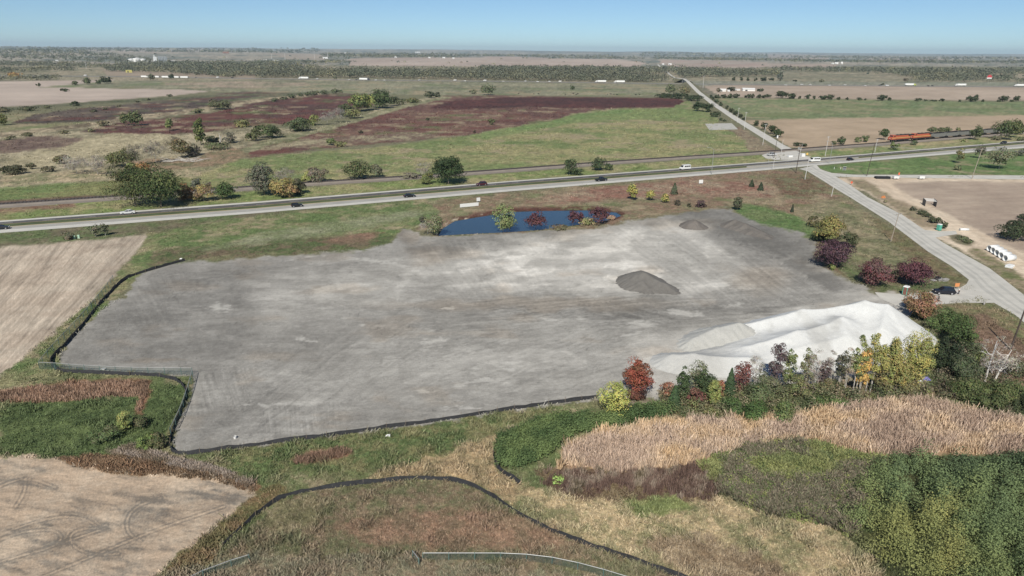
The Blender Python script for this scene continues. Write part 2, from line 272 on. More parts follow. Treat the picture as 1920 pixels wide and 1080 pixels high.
 (None, [(300, 1080), (350, 1030), (395, 993), (440, 960), (480, 925), (520, 905), (545, 925), (500, 950), (460, 985), (420, 1020), (380, 1070), (340, 1120), (280, 1130)], (132, 108, 74), (104, 100, 60), 26, 4, 6),
 (None, [(420, 850), (520, 835), (700, 810), (900, 782), (1060, 762), (960, 800), (850, 835), (820, 865), (700, 885), (560, 890), (440, 895)], (86, 104, 56), (122, 118, 76), 36, 6, 9),
 (None, [(560, 850), (650, 838), (670, 850), (600, 868), (540, 866)], (134, 96, 76), (112, 98, 70), 22, 6, 6),
 (None, [(680, 895), (760, 872), (830, 855), (860, 835), (920, 815), (945, 825), (925, 870), (960, 905), (1020, 920), (1000, 960), (920, 920), (850, 898), (720, 900)], (170, 146, 108), (130, 118, 84), 34, 6, 9),
 (None, [(430, 1025), (490, 970), (560, 925), (700, 905), (840, 900), (920, 930), (1010, 985), (1140, 1035), (1290, 1085), (1400, 1200), (350, 1200), (380, 1090)], (130, 112, 88), (104, 106, 72), 36, 5, 7),
 (None, [(520, 940), (620, 935), (600, 985), (540, 1000), (490, 990)], (134, 122, 92), (112, 108, 74), 36, 10, 10),
 (None, [(620, 985), (780, 955), (960, 960), (1080, 1020), (1000, 1032), (840, 1030), (700, 1020)], (146, 116, 92), (124, 106, 82), 30, 10, 10),
 (None, [(300, 1080), (480, 1035), (780, 1045), (1180, 1085), (1400, 1200), (250, 1200)], (122, 120, 94), (138, 122, 98), 30, 8, 9),
 (None, [(960, 930), (1100, 900), (1300, 905), (1480, 950), (1560, 985), (1640, 1052), (1720, 1100), (1800, 1250), (1420, 1250), (1300, 1090), (1140, 1035), (1010, 985)], (174, 154, 116), (122, 120, 80), 44, 6, 9),
 (None, [(1180, 1020), (1300, 1000), (1430, 1040), (1500, 1090), (1340, 1100)], (128, 108, 82), (150, 132, 104), 30, 10, 10),
 (None, [(1000, 880), (1080, 878), (1250, 872), (1310, 868), (1360, 920), (1340, 940), (1260, 935), (1150, 940), (1060, 935), (1020, 905)], (92, 70, 60), (120, 104, 74), 28, 6, 9),
 (None, [(1160, 935), (1280, 930), (1300, 955), (1200, 975)], (124, 132, 72), (106, 118, 62), 24, 8, 8),
 (None, [(1100, 750), (1230, 745), (1260, 770), (1180, 765)], (134, 122, 106), (112, 104, 80), 20, 6, 6),
 (None, [(1230, 728), (1500, 724), (1720, 700), (1760, 740), (1700, 750), (1480, 782), (1260, 775)], (112, 100, 74), (130, 112, 86), 24, 5, 6),
 (None, [(1700, 600), (1740, 590), (1800, 640), (1780, 690), (1740, 680), (1715, 640)], (78, 92, 52), (112, 106, 80), 24, 5, 6),
 (None, [(1780, 590), (1850, 583), (1900, 610), (1990, 700), (1990, 800), (1900, 760), (1830, 700), (1800, 640)], (128, 102, 84), (112, 92, 72), 26, 6, 8),
 (None, [(1752, 575), (1800, 568), (1852, 568), (1880, 580), (1920, 612), (1990, 670), (1960, 680), (1890, 618), (1850, 590), (1790, 588)], (98, 106, 62), (134, 118, 88), 22, 4, 5),
 (None, [(1040, 880), (1060, 835), (1130, 807), (1250, 787), (1480, 780), (1560, 757), (1700, 747), (1780, 757), (1920, 790), (2300, 860), (2300, 900), (1920, 860), (1700, 855), (1500, 830), (1440, 840), (1310, 872)], (164, 136, 106), (150, 122, 96), 30, 6, 8),
 (None, [(1310, 872), (1400, 832), (1500, 822), (1600, 852), (1920, 852), (2400, 880), (2400, 1300), (1760, 1300), (1640, 1052), (1560, 985), (1440, 960), (1340, 925)], (60, 72, 38), (80, 82, 48), 30, 6, 6),
 (None, [(930, 875), (935, 828), (1000, 800), (1080, 785), (1250, 770), (1200, 792), (1080, 812), (1010, 862), (960, 878)], (60, 80, 36), (78, 92, 44), 26, 4, 5),
 ('field', FA, (184, 166, 146), (196, 180, 160), 60, 3, 4),
 ('field', FB, (188, 164, 138), (198, 177, 152), 60, 3, 6),
 ('dirt_lot', LOT, (151, 148, 142), (165, 162, 156), 120, 2.5, 6),
]
def pdist(u, v, line):
    d = np.full(u.shape, 1e9)
    L_ = [np.array(p, float) for p in line]
    for _ in range(2):
        r = [L_[0]]
        for a_, b_ in zip(L_[:-1], L_[1:]): r += [a_ * .75 + b_ * .25, a_ * .25 + b_ * .75]
        L_ = r + [L_[-1]]
    for a_, b_ in zip(L_[:-1], L_[1:]):
        e = b_ - a_; t = np.clip(((u - a_[0]) * e[0] + (v - a_[1]) * e[1]) / (e @ e + 1e-9), 0, 1)
        d = np.minimum(d, np.hypot(u - a_[0] - t * e[0], (v - a_[1] - t * e[1]) * 1.3))
    return d
def tracks(u, v, lines, gap, wd, amp):            # pairs of wheel ruts along curved paths
    f = 0; nb = .35 + 1.1 * fbm(u / 14, v / 9, 560, 3)
    for ln in lines:
        d = pdist(u, v, ln); f = f + np.exp(-((d - gap) / wd) ** 2) - .35 * np.exp(-(d / (gap * .6)) ** 2) + .3 * np.exp(-((d - gap * 3.0) / wd) ** 2)
    return amp * np.clip(f, -1, 1.3) * nb
LTR = [[(1700, 576), (1500, 592), (1300, 604), (1000, 604), (700, 612)], [(1740, 566), (1450, 574), (1200, 588), (900, 580)], [(1420, 572), (1330, 520), (1240, 460), (1180, 430)], [(1500, 570), (1400, 500), (1310, 450)], [(365, 826), (480, 740), (640, 655), (820, 606)], [(420, 836), (540, 745), (720, 680), (900, 640)], [(940, 452), (1000, 530), (1010, 556)], [(880, 462), (930, 540)], [(1030, 446), (1090, 540)], [(130, 662), (300, 672), (430, 700), (470, 760)], [(430, 560), (760, 582), (1000, 588)], [(1100, 700), (1200, 640), (1400, 604)], [(560, 800), (800, 770), (1100, 735)], [(520, 700), (700, 690), (900, 660), (1100, 640)], [(280, 520), (420, 505), (700, 500)], [(1560, 545), (1480, 500), (1400, 460), (1370, 420)], [(250, 600), (330, 540), (460, 515)]]
def lotcol(u, v, c):
    lp = lambda a, b, s, o=4: fbm(u / a, v / b, s, o)
    X, Y = G(u, v)
    br = 0 * u
    # broad zones of pale dry fines and darker damp earth
    Z = [([(760, 500), (860, 470), (960, 445), (1100, 425), (1240, 415), (1320, 430), (1400, 500), (1330, 540), (1200, 545), (1000, 545), (870, 540)], 14, .42),
         ([(950, 455), (1060, 448), (1200, 420), (1260, 425), (1260, 470), (1200, 500), (1100, 520), (960, 520)], 25, .22),
         ([(460, 545), (640, 530), (760, 520), (740, 555), (620, 570), (520, 580)], 25, .3),
         ([(1500, 575), (1700, 568), (1820, 555), (1800, 540), (1700, 552), (1600, 540), (1560, 560)], 14, .5),
         ([(1180, 640), (1300, 610), (1420, 590), (1700, 570), (1740, 620), (1640, 710), (1230, 740), (1190, 700)], 14, .55),
         ([(560, 760), (900, 720), (1200, 690), (1240, 640), (1000, 640), (700, 700)], 60, .18),
         ([(112, 690), (180, 590), (300, 510), (460, 500), (480, 600), (420, 690)], 40, -.34),
         ([(420, 660), (600, 610), (760, 590), (640, 640), (480, 690)], 30, -.22),
         ([(330, 850), (380, 700), (480, 690), (560, 760), (520, 835)], 40, -.18),
         ([(750, 430), (800, 445), (1160, 424), (1330, 395), (1280, 420), (1160, 436), (900, 470), (760, 478)], 10, -.35),
         ([(1290, 400), (1372, 390), (1430, 420), (1528, 455), (1530, 495), (1600, 535), (1560, 545), (1450, 480), (1360, 440)], 14, -.52),
         ([(900, 560), (1200, 560), (1500, 560), (1480, 580), (1200, 600), (900, 590)], 16, -.22)]
    uu = u + (lp(60, 20, 301) - .5) * 60; vv = v + (lp(60, 20, 302) - .5) * 30
    for p, e, a in Z: br = br + a * ss(-e, e, sdist(uu, vv, p))
    # grading streaks: passes of the blade in a few directions
    SZ = [(0, 170, 3.0, .24, None, 0), (-8, 120, 2.6, .20, None, 0),
          (50, 110, 3.2, .34, [(780, 470), (900, 445), (1010, 445), (1040, 550), (860, 560)], 25),
          (34, 150, 3.4, .42, [(1140, 430), (1260, 410), (1400, 460), (1540, 530), (1560, 560), (1300, 560), (1200, 520)], 25),
          (30, 120, 6.0, .30, [(1300, 440), (1420, 440), (1560, 530), (1400, 540)], 25),
          (-36, 130, 3.0, .30, [(440, 700), (560, 640), (760, 600), (840, 640), (640, 780), (500, 830), (400, 830)], 50),
          (-20, 130, 3.0, .28, [(680, 700), (860, 630), (1180, 600), (1240, 680), (1120, 745), (800, 780)], 35),
          (-4, 160, 2.6, .50, [(860, 550), (1560, 552), (1680, 575), (1200, 620), (860, 620)], 20),
          (84, 50, 3.4, .40, [(480, 765), (640, 752), (650, 808), (490, 828)], 8), (70, 50, 3.0, .4, [(380, 700), (470, 690), (450, 760), (360, 780)], 12),
          (14, 110, 3.0, .45, [(1060, 560), (1240, 575), (1260, 620), (1080, 600)], 15), (62, 60, 2.8, .25, [(260, 520), (360, 500), (330, 600), (200, 620)], 20)]
    for k, (ang, L, Wd, amp, pz, sf) in enumerate(SZ):
        t = math.radians(ang); a = u * math.cos(t) + v * math.sin(t); b = -u * math.sin(t) + v * math.cos(t)
        b = b + (lp(120, 60, 330 + k) - .5) * 16; a = a + (lp(90, 40, 310 + k) - .5) * 40
        st = fbm(a / L, b / Wd, 340 + k, 3) - .5; s2 = -np.clip(fbm(a / (L * 1.6), b / (Wd * .9), 350 + k, 2) - .70, 0, 1) * 2.2
        msk = .6 if pz is None else ss(-sf, sf, sdist(uu, vv, pz))
        br = br + (amp * st * 1.5 + s2 * amp) * msk
    br = br + (lp(34, 14, 390, 5) - .5) * .42 + (lp(5, 2.5, 395, 3) - .5) * .34 - ss(.80, .9, lp(4, 3, 396, 2)) * .35
    f = 1 + .78 * br - tracks(uu, vv, LTR, 3.2, 1.7, .13)
    c = c * np.clip(f, .55, 1.9)[..., None]
    ch = ss(.46, .60, fbm(u / 70 + v / 60, v / 15, 371, 5)) * ss(-20, 30, sdist(uu, vv, [(740, 500), (800, 470), (960, 450), (1100, 425), (1250, 415), (1330, 450), (1420, 540), (1300, 575), (1100, 560), (900, 548), (640, 570), (540, 560)]))
    c = c * (1 + .32 * ch[..., None]) * (1 + .14 * (ss(.56, .64, fbm(u / 60, v / 13, 372, 5)) - .3))[..., None]
    # small pale patches of spilled limestone
    sp = np.zeros(u.shape); pn = (fbm(u / 16, v / 2.4, 399, 4) - .5) * 2.2 + (lp(5, 3, 398, 3) - .5) * .8
    for (pu, pv, pw, ph, an) in [(745, 531, 22, 5, -6), (650, 540, 60, 7, -4), (620, 548, 50, 8, -10), (953, 684, 26, 6, -4), (896, 693, 8, 5, 0), (905, 715, 40, 5, -8), (812, 640, 32, 5, -22), (392, 572, 8, 12, 10), (790, 737, 10, 5, 0), (1275, 588, 36, 4, 0), (1370, 568, 26, 4, -3), (1430, 590, 20, 3, 0), (1086, 598, 8, 5, 0), (1205, 605, 20, 6, 0), (590, 632, 16, 3, 3), (676, 608, 10, 3, 0), (800, 621, 9, 2, 0), (850, 575, 14, 3, 0), (1020, 596, 14, 3, 5), (690, 490, 40, 4, -3), (740, 495, 30, 4, 4), (1330, 530, 26, 6, 24), (1290, 485, 16, 6, 24), (870, 760, 30, 4, -5), (520, 758, 60, 3, 0), (400, 575, 20, 8, 0), (1062, 660, 18, 4, 0), (1175, 632, 20, 4, -10), (570, 485, 30, 2, 0), (1350, 700, 80, 22, 0)]:
        t = math.radians(an); a = (uu - pu) * math.cos(t) + (vv - pv) * math.sin(t); b = -(uu - pu) * math.sin(t) + (vv - pv) * math.cos(t)
        q = np.sqrt((a / pw) ** 2 + (b / ph) ** 2); sp = np.maximum(sp, ss(1.3, .2, q + pn))
    c = c * (1 - .65 * sp[..., None]) + D(200, 197, 190) * .65 * sp[..., None]
    # brown soil stains
    bs = ss(.60, .78, lp(120, 30, 401, 4)) * .5
    for (pu, pv, pw, ph) in [(800, 475, 50, 22), (770, 440, 24, 14), (1420, 520, 70, 30), (1000, 570, 300, 14), (300, 675, 60, 5)]:
        bs = np.maximum(bs, .7 * ss(1.3, .3, np.hypot((uu - pu) / pw, (vv - pv) / ph)))
    c = c * (1 - bs[..., None] * (1 - np.array([1.02, .93, .84])))
    return c
def fieldstreak(u, v, X, Y, which):
    if which == 'A':
        # tractor passes run from the north-east corner towards the south-west, bending
        t = (u * .62 + v * .78 + 60 * np.sin((u - 100) / 190.)); a = u - v * .9
        s1 = fbm(a / 150, t / 2.6, 501, 3) - .5; s2 = fbm(a / 260, t / 16, 505, 3) - .5; s3 = fbm(a / 60, t / 50, 507, 3) - .5
        f = 1 + .55 * s1 + .45 * s2 + .22 * s3
        tr = np.exp(-((((t - 440 + 12 * np.sin(a / 60)) / 4)) ** 2)) * .2 + .28 * np.clip(fbm(u / 44, v / 14, 509, 4) - .55, 0, 1) * 3 + .15 * np.exp(-((((t - 500 + 9 * np.sin(a / 80)) / 3)) ** 2))
        return f - tr - tracks(u, v, [[(-40, 620), (30, 580), (75, 545), (110, 508), (165, 470), (225, 460)], [(-40, 560), (60, 520), (140, 480)], [(40, 660), (110, 590), (180, 530), (240, 470)]], 3.5, 2.2, .13)
    s1 = fbm((u + v * .2) / 46, (v * .94 - u * .12) / 2.6, 511, 3) - .5
    s2 = fbm(u / 60, v / 22, 515, 4) - .5; s3 = fbm(u / 3, v / 2.4, 517, 3) - .5
    f = 1 + .34 * s1 + .40 * s2 + .50 * s3 - .35 * np.clip(fbm((u + v * .3) / 90, (v * .9 - u * .25) / 5, 521, 4) - .52, 0, 1)
    FTR = [[(-20, 1022), (20, 1003), (60, 995), (95, 993), (114, 1001), (114, 1014), (98, 1025), (60, 1038)], [(-20, 1012), (30, 990), (80, 975), (120, 968), (160, 972), (180, 986)], [(196, 990), (150, 991), (131, 1003), (133, 1018), (150, 1033), (180, 1041), (222, 1038)], [(302, 934), (265, 945), (245, 960), (236, 980), (242, 1002), (264, 1014)], [(0, 912), (25, 901), (60, 897), (104, 914)], [(48, 896), (46, 925), (28, 952)], [(-20, 1060), (80, 1030), (200, 990)], [(60, 1090), (180, 1040), (300, 990), (420, 950)]]
    f = f - tracks(u, v, FTR, 3.6, 2.2, .46) - .30 * ss(.52, .66, fbm((u + v * .5) / 70, (v - u * .2) / 14, 524, 5))
    for (pu, pv, pw, ph, am) in [(275, 970, 38, 30, .26), (380, 945, 80, 26, .20), (440, 920, 40, 16, .16), (70, 912, 60, 10, .10), (180, 1040, 150, 20, .10), (110, 985, 140, 16, .10)]:
        f = f - .95 * am * ss(1.7, .1, np.hypot((u - pu) / pw, (v - pv) / ph) + (fbm(u / 24, v / 9, 519, 4) - .5) * 1.9)
    return f
def land(X, Y):                      # base colour and region number of the land at X,Y (metres)
    X = np.asarray(X, float); Y = np.asarray(Y, float)
    u, v = proj(X, Y); r = np.hypot(X, Y); lr = np.log(r) * F; az = np.arctan2(X, Y) * F
    lp = lambda s, sd, o=4: fbm(az / s, lr / s, sd, o)
    ks = np.clip((v - 95) / 900, .03, .7)
    col = np.broadcast_to(D(120, 118, 88), u.shape + (3,)).copy(); reg = np.zeros(u.shape, np.int32)
    wu = lp(22, 11) - .5; wv = lp(22, 12) - .5; w2u = lp(5, 13, 3) - .5; w2v = lp(5, 14, 3) - .5
    for i, (nm, poly, ca, cb, gr, ed, wob) in enumerate(R):
        p = np.array(poly, float); pad = ed + wob + 3
        m = (u > p[:, 0].min() - pad) & (u < p[:, 0].max() + pad) & (v > p[:, 1].min() - pad) & (v < p[:, 1].max() + pad)
        if not m.any(): continue
        k = np.clip(ks[m] * 1.6, .12, 1)
        uu = u[m] + (wu[m] * 3 + w2u[m]) * wob; vv = v[m] + (wv[m] * 3 + w2v[m]) * wob * k
        d = sdist(uu, vv, poly); e = ed * np.clip(k * 1.5, .3, 1); a = ss(-e, e, d)
        if nm is None and ed >= 5: a = a * ss(.18, .5, fbm(az[m] / 7, lr[m] / 14, 700 + i, 4) * .5 + a * .55)
        s = gr; t = fbm(az[m] / s, lr[m] / s, 20 + i, 4); t2 = fbm(az[m] / (s / 5), lr[m] / (s / 5), 120 + i, 3)
        t = ss(.33, .67, t * .62 + t2 * .38)
        c = D(ca) * (1 - t[:, None]) + D(cb) * t[:, None]
        if nm == 'dirt_lot': c = lotcol(u[m], v[m], c)
        elif poly is FA: c = c * np.clip(fieldstreak(u[m], v[m], X[m], Y[m], 'A'), .5, 1.5)[:, None]
        elif poly is FB:
            f = np.clip(fieldstreak(u[m], v[m], X[m], Y[m], 'B'), .45, 1.5)[:, None]
            c = c * (f + (1 - f) * np.array([-.04, .04, .14]))
        elif nm == 'field':
            c = c * (1 + .30 * (fbm(u[m] / 90, (v[m] + u[m] * .03) / 2.6, 600 + i, 3) - .5) + .2 * (fbm(u[m] / 60, v[m] / 12, 900 + i, 4) - .5))[:, None]
        elif nm == 'construction_ground':
            c = c * (1 + .45 * (fbm((u[m] + v[m]) / 30, (v[m] - u[m] * .55) / 4, 610, 4) - .5))[:, None]
        else: c = c * (1.10 + .75 * (lp(3.2, 640, 3)[m] - .5) + .5 * (lp(9, 641, 3)[m] - .5))[:, None]
        if nm in ('field', 'construction_ground') and poly is not FA and poly is not FB: c = c * 1.16
        a3 = a[:, None]
        if nm in ('meadow', 'grass', 'pasture', 'plain'):      # patches of straw, fresh green and rust among the grass
            q = ss(.56, .72, lp(34, 650 + i)[m])[:, None] * .75; c = c * (1 - q) + D(164, 148, 116) * q * .95
            q = ss(.58, .74, lp(48, 670 + i)[m])[:, None] * .55; c = c * (1 - q) + D(96, 118, 62) * q
            if nm == 'meadow' and v[m].mean() < 300:
                q = ss(.55, .70, fbm(az[m] / 60, lr[m] / 30, 690 + i, 4))[:, None] * .6; c = c * (1 - q) + D(112, 64, 58) * q
        col[m] = col[m] * (1 - a3) + c * a3
        if nm: rr = reg[m]; rr[d > 0] = i + 1; reg[m] = rr
    # reddish weeds and stones round the pond
    m = (u > 780) & (u < 1260) & (v > 370) & (v < 460)
    if m.any():
        d = sdist(u[m] + wu[m] * 8, v[m] + wv[m] * 5, POND)
        top = (v[m] < 412) | (u[m] > 1150); q = (ss(-9, -2, d) * top * ss(.2, .45, lp(14, 631)[m]))[:, None]; cc = col[m] * (1 - q) + D(98, 62, 52) * q
        q = (ss(-5, -1, d) * (u[m] < 905) * ss(.5, .62, lp(6, 632)[m]))[:, None]; cc = cc * (1 - q) + D(196, 180, 156) * q
        q = ss(-2, 1, d)[:, None]; cc = cc * (1 - q) + D(60, 60, 52) * q
        col[m] = cc
    return col, reg
# ------------------------------------------------------------------ ground sheet
st = 1.42e-3
phi = np.concatenate([[.00152], np.arange(.0019, .03, st * .5), np.arange(.03, .78, st * .93), np.arange(.79, 1.5, .03)])
azs = np.concatenate([np.arange(-1.9, -.78, .03), np.arange(-.78, .78, st), np.arange(.785, 1.9, .03)])
rr = HC / np.tan(phi)[::-1]
AZ, RR = np.meshgrid(azs, rr); GX = RR * np.sin(AZ); GY = RR * np.cos(AZ)
fx, fy = GX.ravel(), GY.ravel()
inview = GY.ravel() > 5
gc = np.empty((fx.size, 3)); gc[:] = D(118, 116, 86); gr = np.zeros(fx.size, np.int32)
gc[inview], gr[inview] = land(fx[inview], fy[inview])
gz = np.zeros(fx.size); gz[inview] = hz(fx[inview], fy[inview])
NR, NC = GX.shape
V = np.stack([fx, fy, gz], 1)
idx = np.arange(NR * NC).reshape(NR, NC)
q = np.stack([idx[:-1, :-1], idx[:-1, 1:], idx[1:, 1:], idx[1:, :-1]], -1).reshape(-1, 4)
fr = gr[q[:, 0]]
GM = attr_mat('land', scales=((.30, .26), (1.2, .26), (5., .2)), bump=.14, bs=1.6)
GMD = {}
def dirt_mat(name, ang, amp):
    m = attr_mat(name, scales=((.5, .05), (1.6, .08), (6.0, .18)), bump=.06, bs=2.5); n = m.node_tree.nodes; l = m.node_tree.links
    tc = [k for k in n if k.type == 'TEX_COORD'][0]; b = n['Principled BSDF']; cur = b.inputs['Base Color'].links[0].from_socket
    for a_, sx, sy, am in ((ang, .10, 1.0, amp), (ang + .35, .2, 2.2, amp * .8)):
        mp = n.new('ShaderNodeMapping'); mp.inputs['Rotation'].default_value = (0, 0, -a_); mp.vector_type = 'TEXTURE'; mp.inputs['Rotation'].default_value = (0, 0, a_); mp.inputs['Scale'].default_value = (1 / sx, 1 / sy, 1); l.new(tc.outputs['Object'], mp.inputs['Vector'])
        nz = n.new('ShaderNodeTexNoise'); nz.inputs['Scale'].default_value = 1; nz.inputs['Detail'].default_value = 4; nz.inputs['Roughness'].default_value = .7; l.new(mp.outputs[0], nz.inputs['Vector'])
        mr = n.new('ShaderNodeMapRange'); mr.inputs['From Min'].default_value = .32; mr.inputs['From Max'].default_value = .68; mr.inputs['To Min'].default_value = 1 - am; mr.inputs['To Max'].default_value = 1 + am; l.new(nz.outputs['Fac'], mr.inputs['Value'])
        mx = n.new('ShaderNodeVectorMath'); mx.operation = 'MULTIPLY'; l.new(cur, mx.inputs[0]); l.new(mr.outputs[0], mx.inputs[1]); cur = mx.outputs[0]
    l.new(cur, b.inputs['Base Color']); return m
_a, _b = P(276, 441), P(60, 655)
GMD['dirt_lot'] = dirt_mat('graded_dirt', .06, .06); GMD['field'] = dirt_mat('stubble', 0.0, .05); GMD['construction_ground'] = dirt_mat('dug_soil', -.6, .14)
GMD['A'] = dirt_mat('stubble_rows', math.atan2(_b[1] - _a[1], _b[0] - _a[0]), .16); GMD['B'] = dirt_mat('cut_stubble', .1, .12)
for rid in np.unique(fr):
    f = q[fr == rid]; nm = 'ground' if rid == 0 else R[rid - 1][0]
    ui, inv = np.unique(f.ravel(), return_inverse=True)
    o = npmesh(nm, V[ui], inv.reshape(-1, 4), GMD['A' if rid and R[rid - 1][1] is FA else ('B' if rid and R[rid - 1][1] is FB else nm)] if nm in GMD else GM, col=gc[ui])
    tag(o, kind='structure')
# ------------------------------------------------------------------ roads, railway, water, stockpiles
def wpts(pts): return [P(*p) for p in pts]
def strip(name, Lp, Rp, m, z=.02, step=12, zs=None, kind='structure'):
    V = []; n = len(Lp)
    for i in range(n - 1):
        a0, a1, b0, b1 = (np.array(P(*p)) for p in (Lp[i], Lp[i + 1], Rp[i], Rp[i + 1]))
        k = max(1, min(60, int(np.linalg.norm(a1 - a0) / step)))
        for j in range(k + (i == n - 2)):
            t = j / k; zz = z if zs is None else zs[i] * (1 - t) + zs[i + 1] * t + z
            for s in (a0 * (1 - t) + a1 * t, b0 * (1 - t) + b1 * t):
                r = math.hypot(s[0], s[1]); V.append((s[0], s[1], zz + (zat(s[0], s[1]) if r > 2500 else 0)))
    k = len(V) // 2; Fq = [(2 * i, 2 * i + 1, 2 * i + 3, 2 * i + 2) for i in range(k - 1)]
    v = np.array(V); nrm = np.cross(v[1] - v[0], v[2] - v[0])
    if nrm[2] < 0: Fq = [f[::-1] for f in Fq]
    o = npmesh(name, v, Fq, m); tag(o, kind=kind); return o
def sheet(name, pts, m, z=.03):
    w_ = [P(*p) for p in pts]; a = sum(w_[i - 1][0] * w_[i][1] - w_[i][0] * w_[i - 1][1] for i in range(len(w_)))
    if a < 0: w_ = w_[::-1]
    b = B(); b.add([(x, y, z) for x, y, _ in w_], [tuple(range(len(w_)))]); return tag(b.done(name, m), kind='structure')
def road_mat(name, c, var=.08, streak=.1, ang=0):
    m = mat(name, D(*c), .9, var=var, vs=.25, bump=.01, bs=8); return m
M_asph = road_mat('asphalt', (92, 91, 91)); M_conc = road_mat('concrete_lane', (166, 164, 158)); M_shd = road_mat('concrete_shoulder', (200, 198, 191))
M_grav = road_mat('pale_gravel', (198, 195, 187), .12); M_gravd = road_mat('worn_gravel', (184, 182, 175), .14); M_yel = mat('yellow_line', D(206, 176, 100), .8); M_wht = mat('white_line', D(212, 212, 210), .8)
M_med = mat('median_grass', D(84, 96, 58), .95, var=.3, vs=.2, bump=.1, bs=1)
hwA = [(-700, 466), (0, 414), (480, 378.3), (960, 339.2), (1440, 303.2), (1530, 296.3), (1920, 264), (2400, 224.5)]
hwB = [(-700, 469.5), (0, 416.6), (480, 381), (960, 341), (1440, 304.6), (1530, 297.8), (1920, 265.3), (2400, 225.6)]
hwC = [(-700, 475), (0, 421), (480, 386.3), (960, 345.2), (1440, 308.2), (1530, 301.2), (1920, 267.2), (2400, 227.2)]
hwD = [(-700, 481), (0, 425.8), (480, 390.2), (960, 349), (1440, 311), (1530, 303.4), (1920, 269.8), (2400, 229.4)]
hwE = [(-700, 488), (0, 431.6), (480, 396), (960, 354.8), (1440, 315.4), (1530, 307.4), (1920, 274.6), (2400, 233)]
hwF = [(-700, 495), (0, 437), (480, 399.8), (960, 358.4), (1440, 318.6), (1530, 310), (1920, 277.5), (2400, 236)]
strip('highway_shoulder', hwA, hwB, M_shd, .030); strip('highway', hwB, hwC, M_asph, .034); strip('highway_median', hwC, hwD, M_med, .030)
strip('highway', hwD, hwE, M_conc, .034); strip('highway_shoulder', hwE, hwF, M_shd, .030)
strip('crossover_pavement', [(1400, 311.6), (1460, 306.8), (1530, 301.2), (1610, 294.4)], [(1400, 314.4), (1460, 309.2), (1530, 303.5), (1610, 296.2)], M_conc, .040)
def lerp_line(A, Bl, t): return [(a[0] * (1 - t) + b[0] * t, a[1] * (1 - t) + b[1] * t) for a, b in zip(A, Bl)]
strip('highway_marking', lerp_line(hwD, hwE, .03), lerp_line(hwD, hwE, .11), M_yel, .042)
strip('highway_marking', lerp_line(hwE, hwF, .0), lerp_line(hwE, hwF, .08), M_wht, .042)
strip('highway_marking', lerp_line(hwB, hwC, .9), lerp_line(hwB, hwC, .95), M_yel, .042)
def dashes(A, Bl, t, m):
    pts = [np.array(P(*p)) for p in lerp_line(A, Bl, t)]; b = B()
    for p, q in zip(pts[:-1], pts[1:]):
        L = np.linalg.norm(q - p); d = (q - p) / L; nn = np.array([-d[1], d[0], 0]) * .09; s = 0
        while s < L - 3:
            a = p + d * s; c = a + d * 3.6; b.add([tuple(a - nn + [0, 0, .045]), tuple(c - nn + [0, 0, .045]), tuple(c + nn + [0, 0, .045]), tuple(a + nn + [0, 0, .045])], [(0, 1, 2, 3)]); s += 12.2
    return tag(b.done('highway_marking', m), kind='structure')
dashes(hwB, hwC, .5, M_wht); dashes(hwD, hwE, .52, M_wht)
# county road with overpass
NL = [(1498, 316.8), (1514, 321), (1540, 337), (1570, 356), (1600, 374), (1665, 415), (1740, 472), (1785, 500), (1817, 525), (1832, 545), (1862, 567), (1905, 592), (1960, 640), (2300, 900)]
NR_ = [(1531, 309.5), (1538, 317), (1567, 331), (1594, 347), (1627, 370), (1692, 403), (1768, 455), (1815, 481), (1855, 503), (1880, 522), (1922, 555), (1990, 606), (2080, 676), (2480, 980)]
strip('county_road', NL, NR_, M_grav, .05, 8)
for t0, t1 in ((.16, .28), (.38, .46), (.66, .76)):
    strip('wheel_path', lerp_line(NL, NR_, t0), lerp_line(NL, NR_, t1), M_gravd, .056, 8)
UL = [(1492, 300), (1476, 288), (1455, 274), (1433, 261), (1372, 222.5), (1331, 194)]
UR = [(1522, 298), (1496, 284), (1468, 271), (1446, 257), (1383, 220), (1339.5, 192)]
strip('county_road', UL, UR, M_grav, .05, 8)
OL = [(1331, 194), (1305, 176), (1286, 161), (1279, 155.5), (1263, 146.5), (1255, 140.4)]
OR = [(1339.5, 192), (1313, 175), (1292.5, 160.5), (1285, 155), (1266.5, 146), (1258.5, 140)]
OZ = [0, 2.2, 7, 7, .6, 0]
strip('county_road', OL, OR, M_grav, .06, 20, OZ)
strip('county_road', [(1255, 140.4), (1241, 129), (1232, 121.6)], [(1258.5, 140), (1244.5, 128.8), (1234.6, 121.4)], M_grav, .3, 20)
def skirt(side, sgn):
    pts = [np.array(P(*p)) for p in side]; V = []
    for i, (p, z) in enumerate(zip(pts, OZ)):
        d = pts[min(i + 1, len(pts) - 1)] - pts[max(i - 1, 0)]; d /= np.linalg.norm(d); n_ = np.array([-d[1], d[0], 0]) * sgn
        V += [tuple(p + [0, 0, z]), tuple(p + n_ * (z * 2.2 + .2) + [0, 0, -.05])]
    return V
M_bank = mat('bank_grass', D(116, 112, 82), .95, var=.25, vs=.1, bump=.2, bs=.6)
for sd_, sg in ((OL, 1), (OR, -1)):
    V = skirt(sd_, sg)
    for a, b_ in ((0, 2), (3, 5)):
        bb = B(); bb.add(V[2 * a:2 * b_ + 2], [(2 * i, 2 * i + 1, 2 * i + 3, 2 * i + 2) for i in range(b_ - a)]); tag(bb.done('road_embankment', M_bank), kind='structure')
M_cw = mat('concrete', D(176, 174, 168), .85, var=.08, vs=1); M_wm = mat('white_metal', D(225, 226, 226), .5)
M_gal = mat('galvanised_steel', D(170, 172, 172), .5, metal=.3); M_dk = mat('dark_rubber', (.02, .02, .02), .8); M_blk = mat('black_plastic', (.025, .027, .03), .6)
br = empty('overpass', P(1286, 158), 0, 'pale concrete overpass carrying the county road over the interstate', 'bridge')
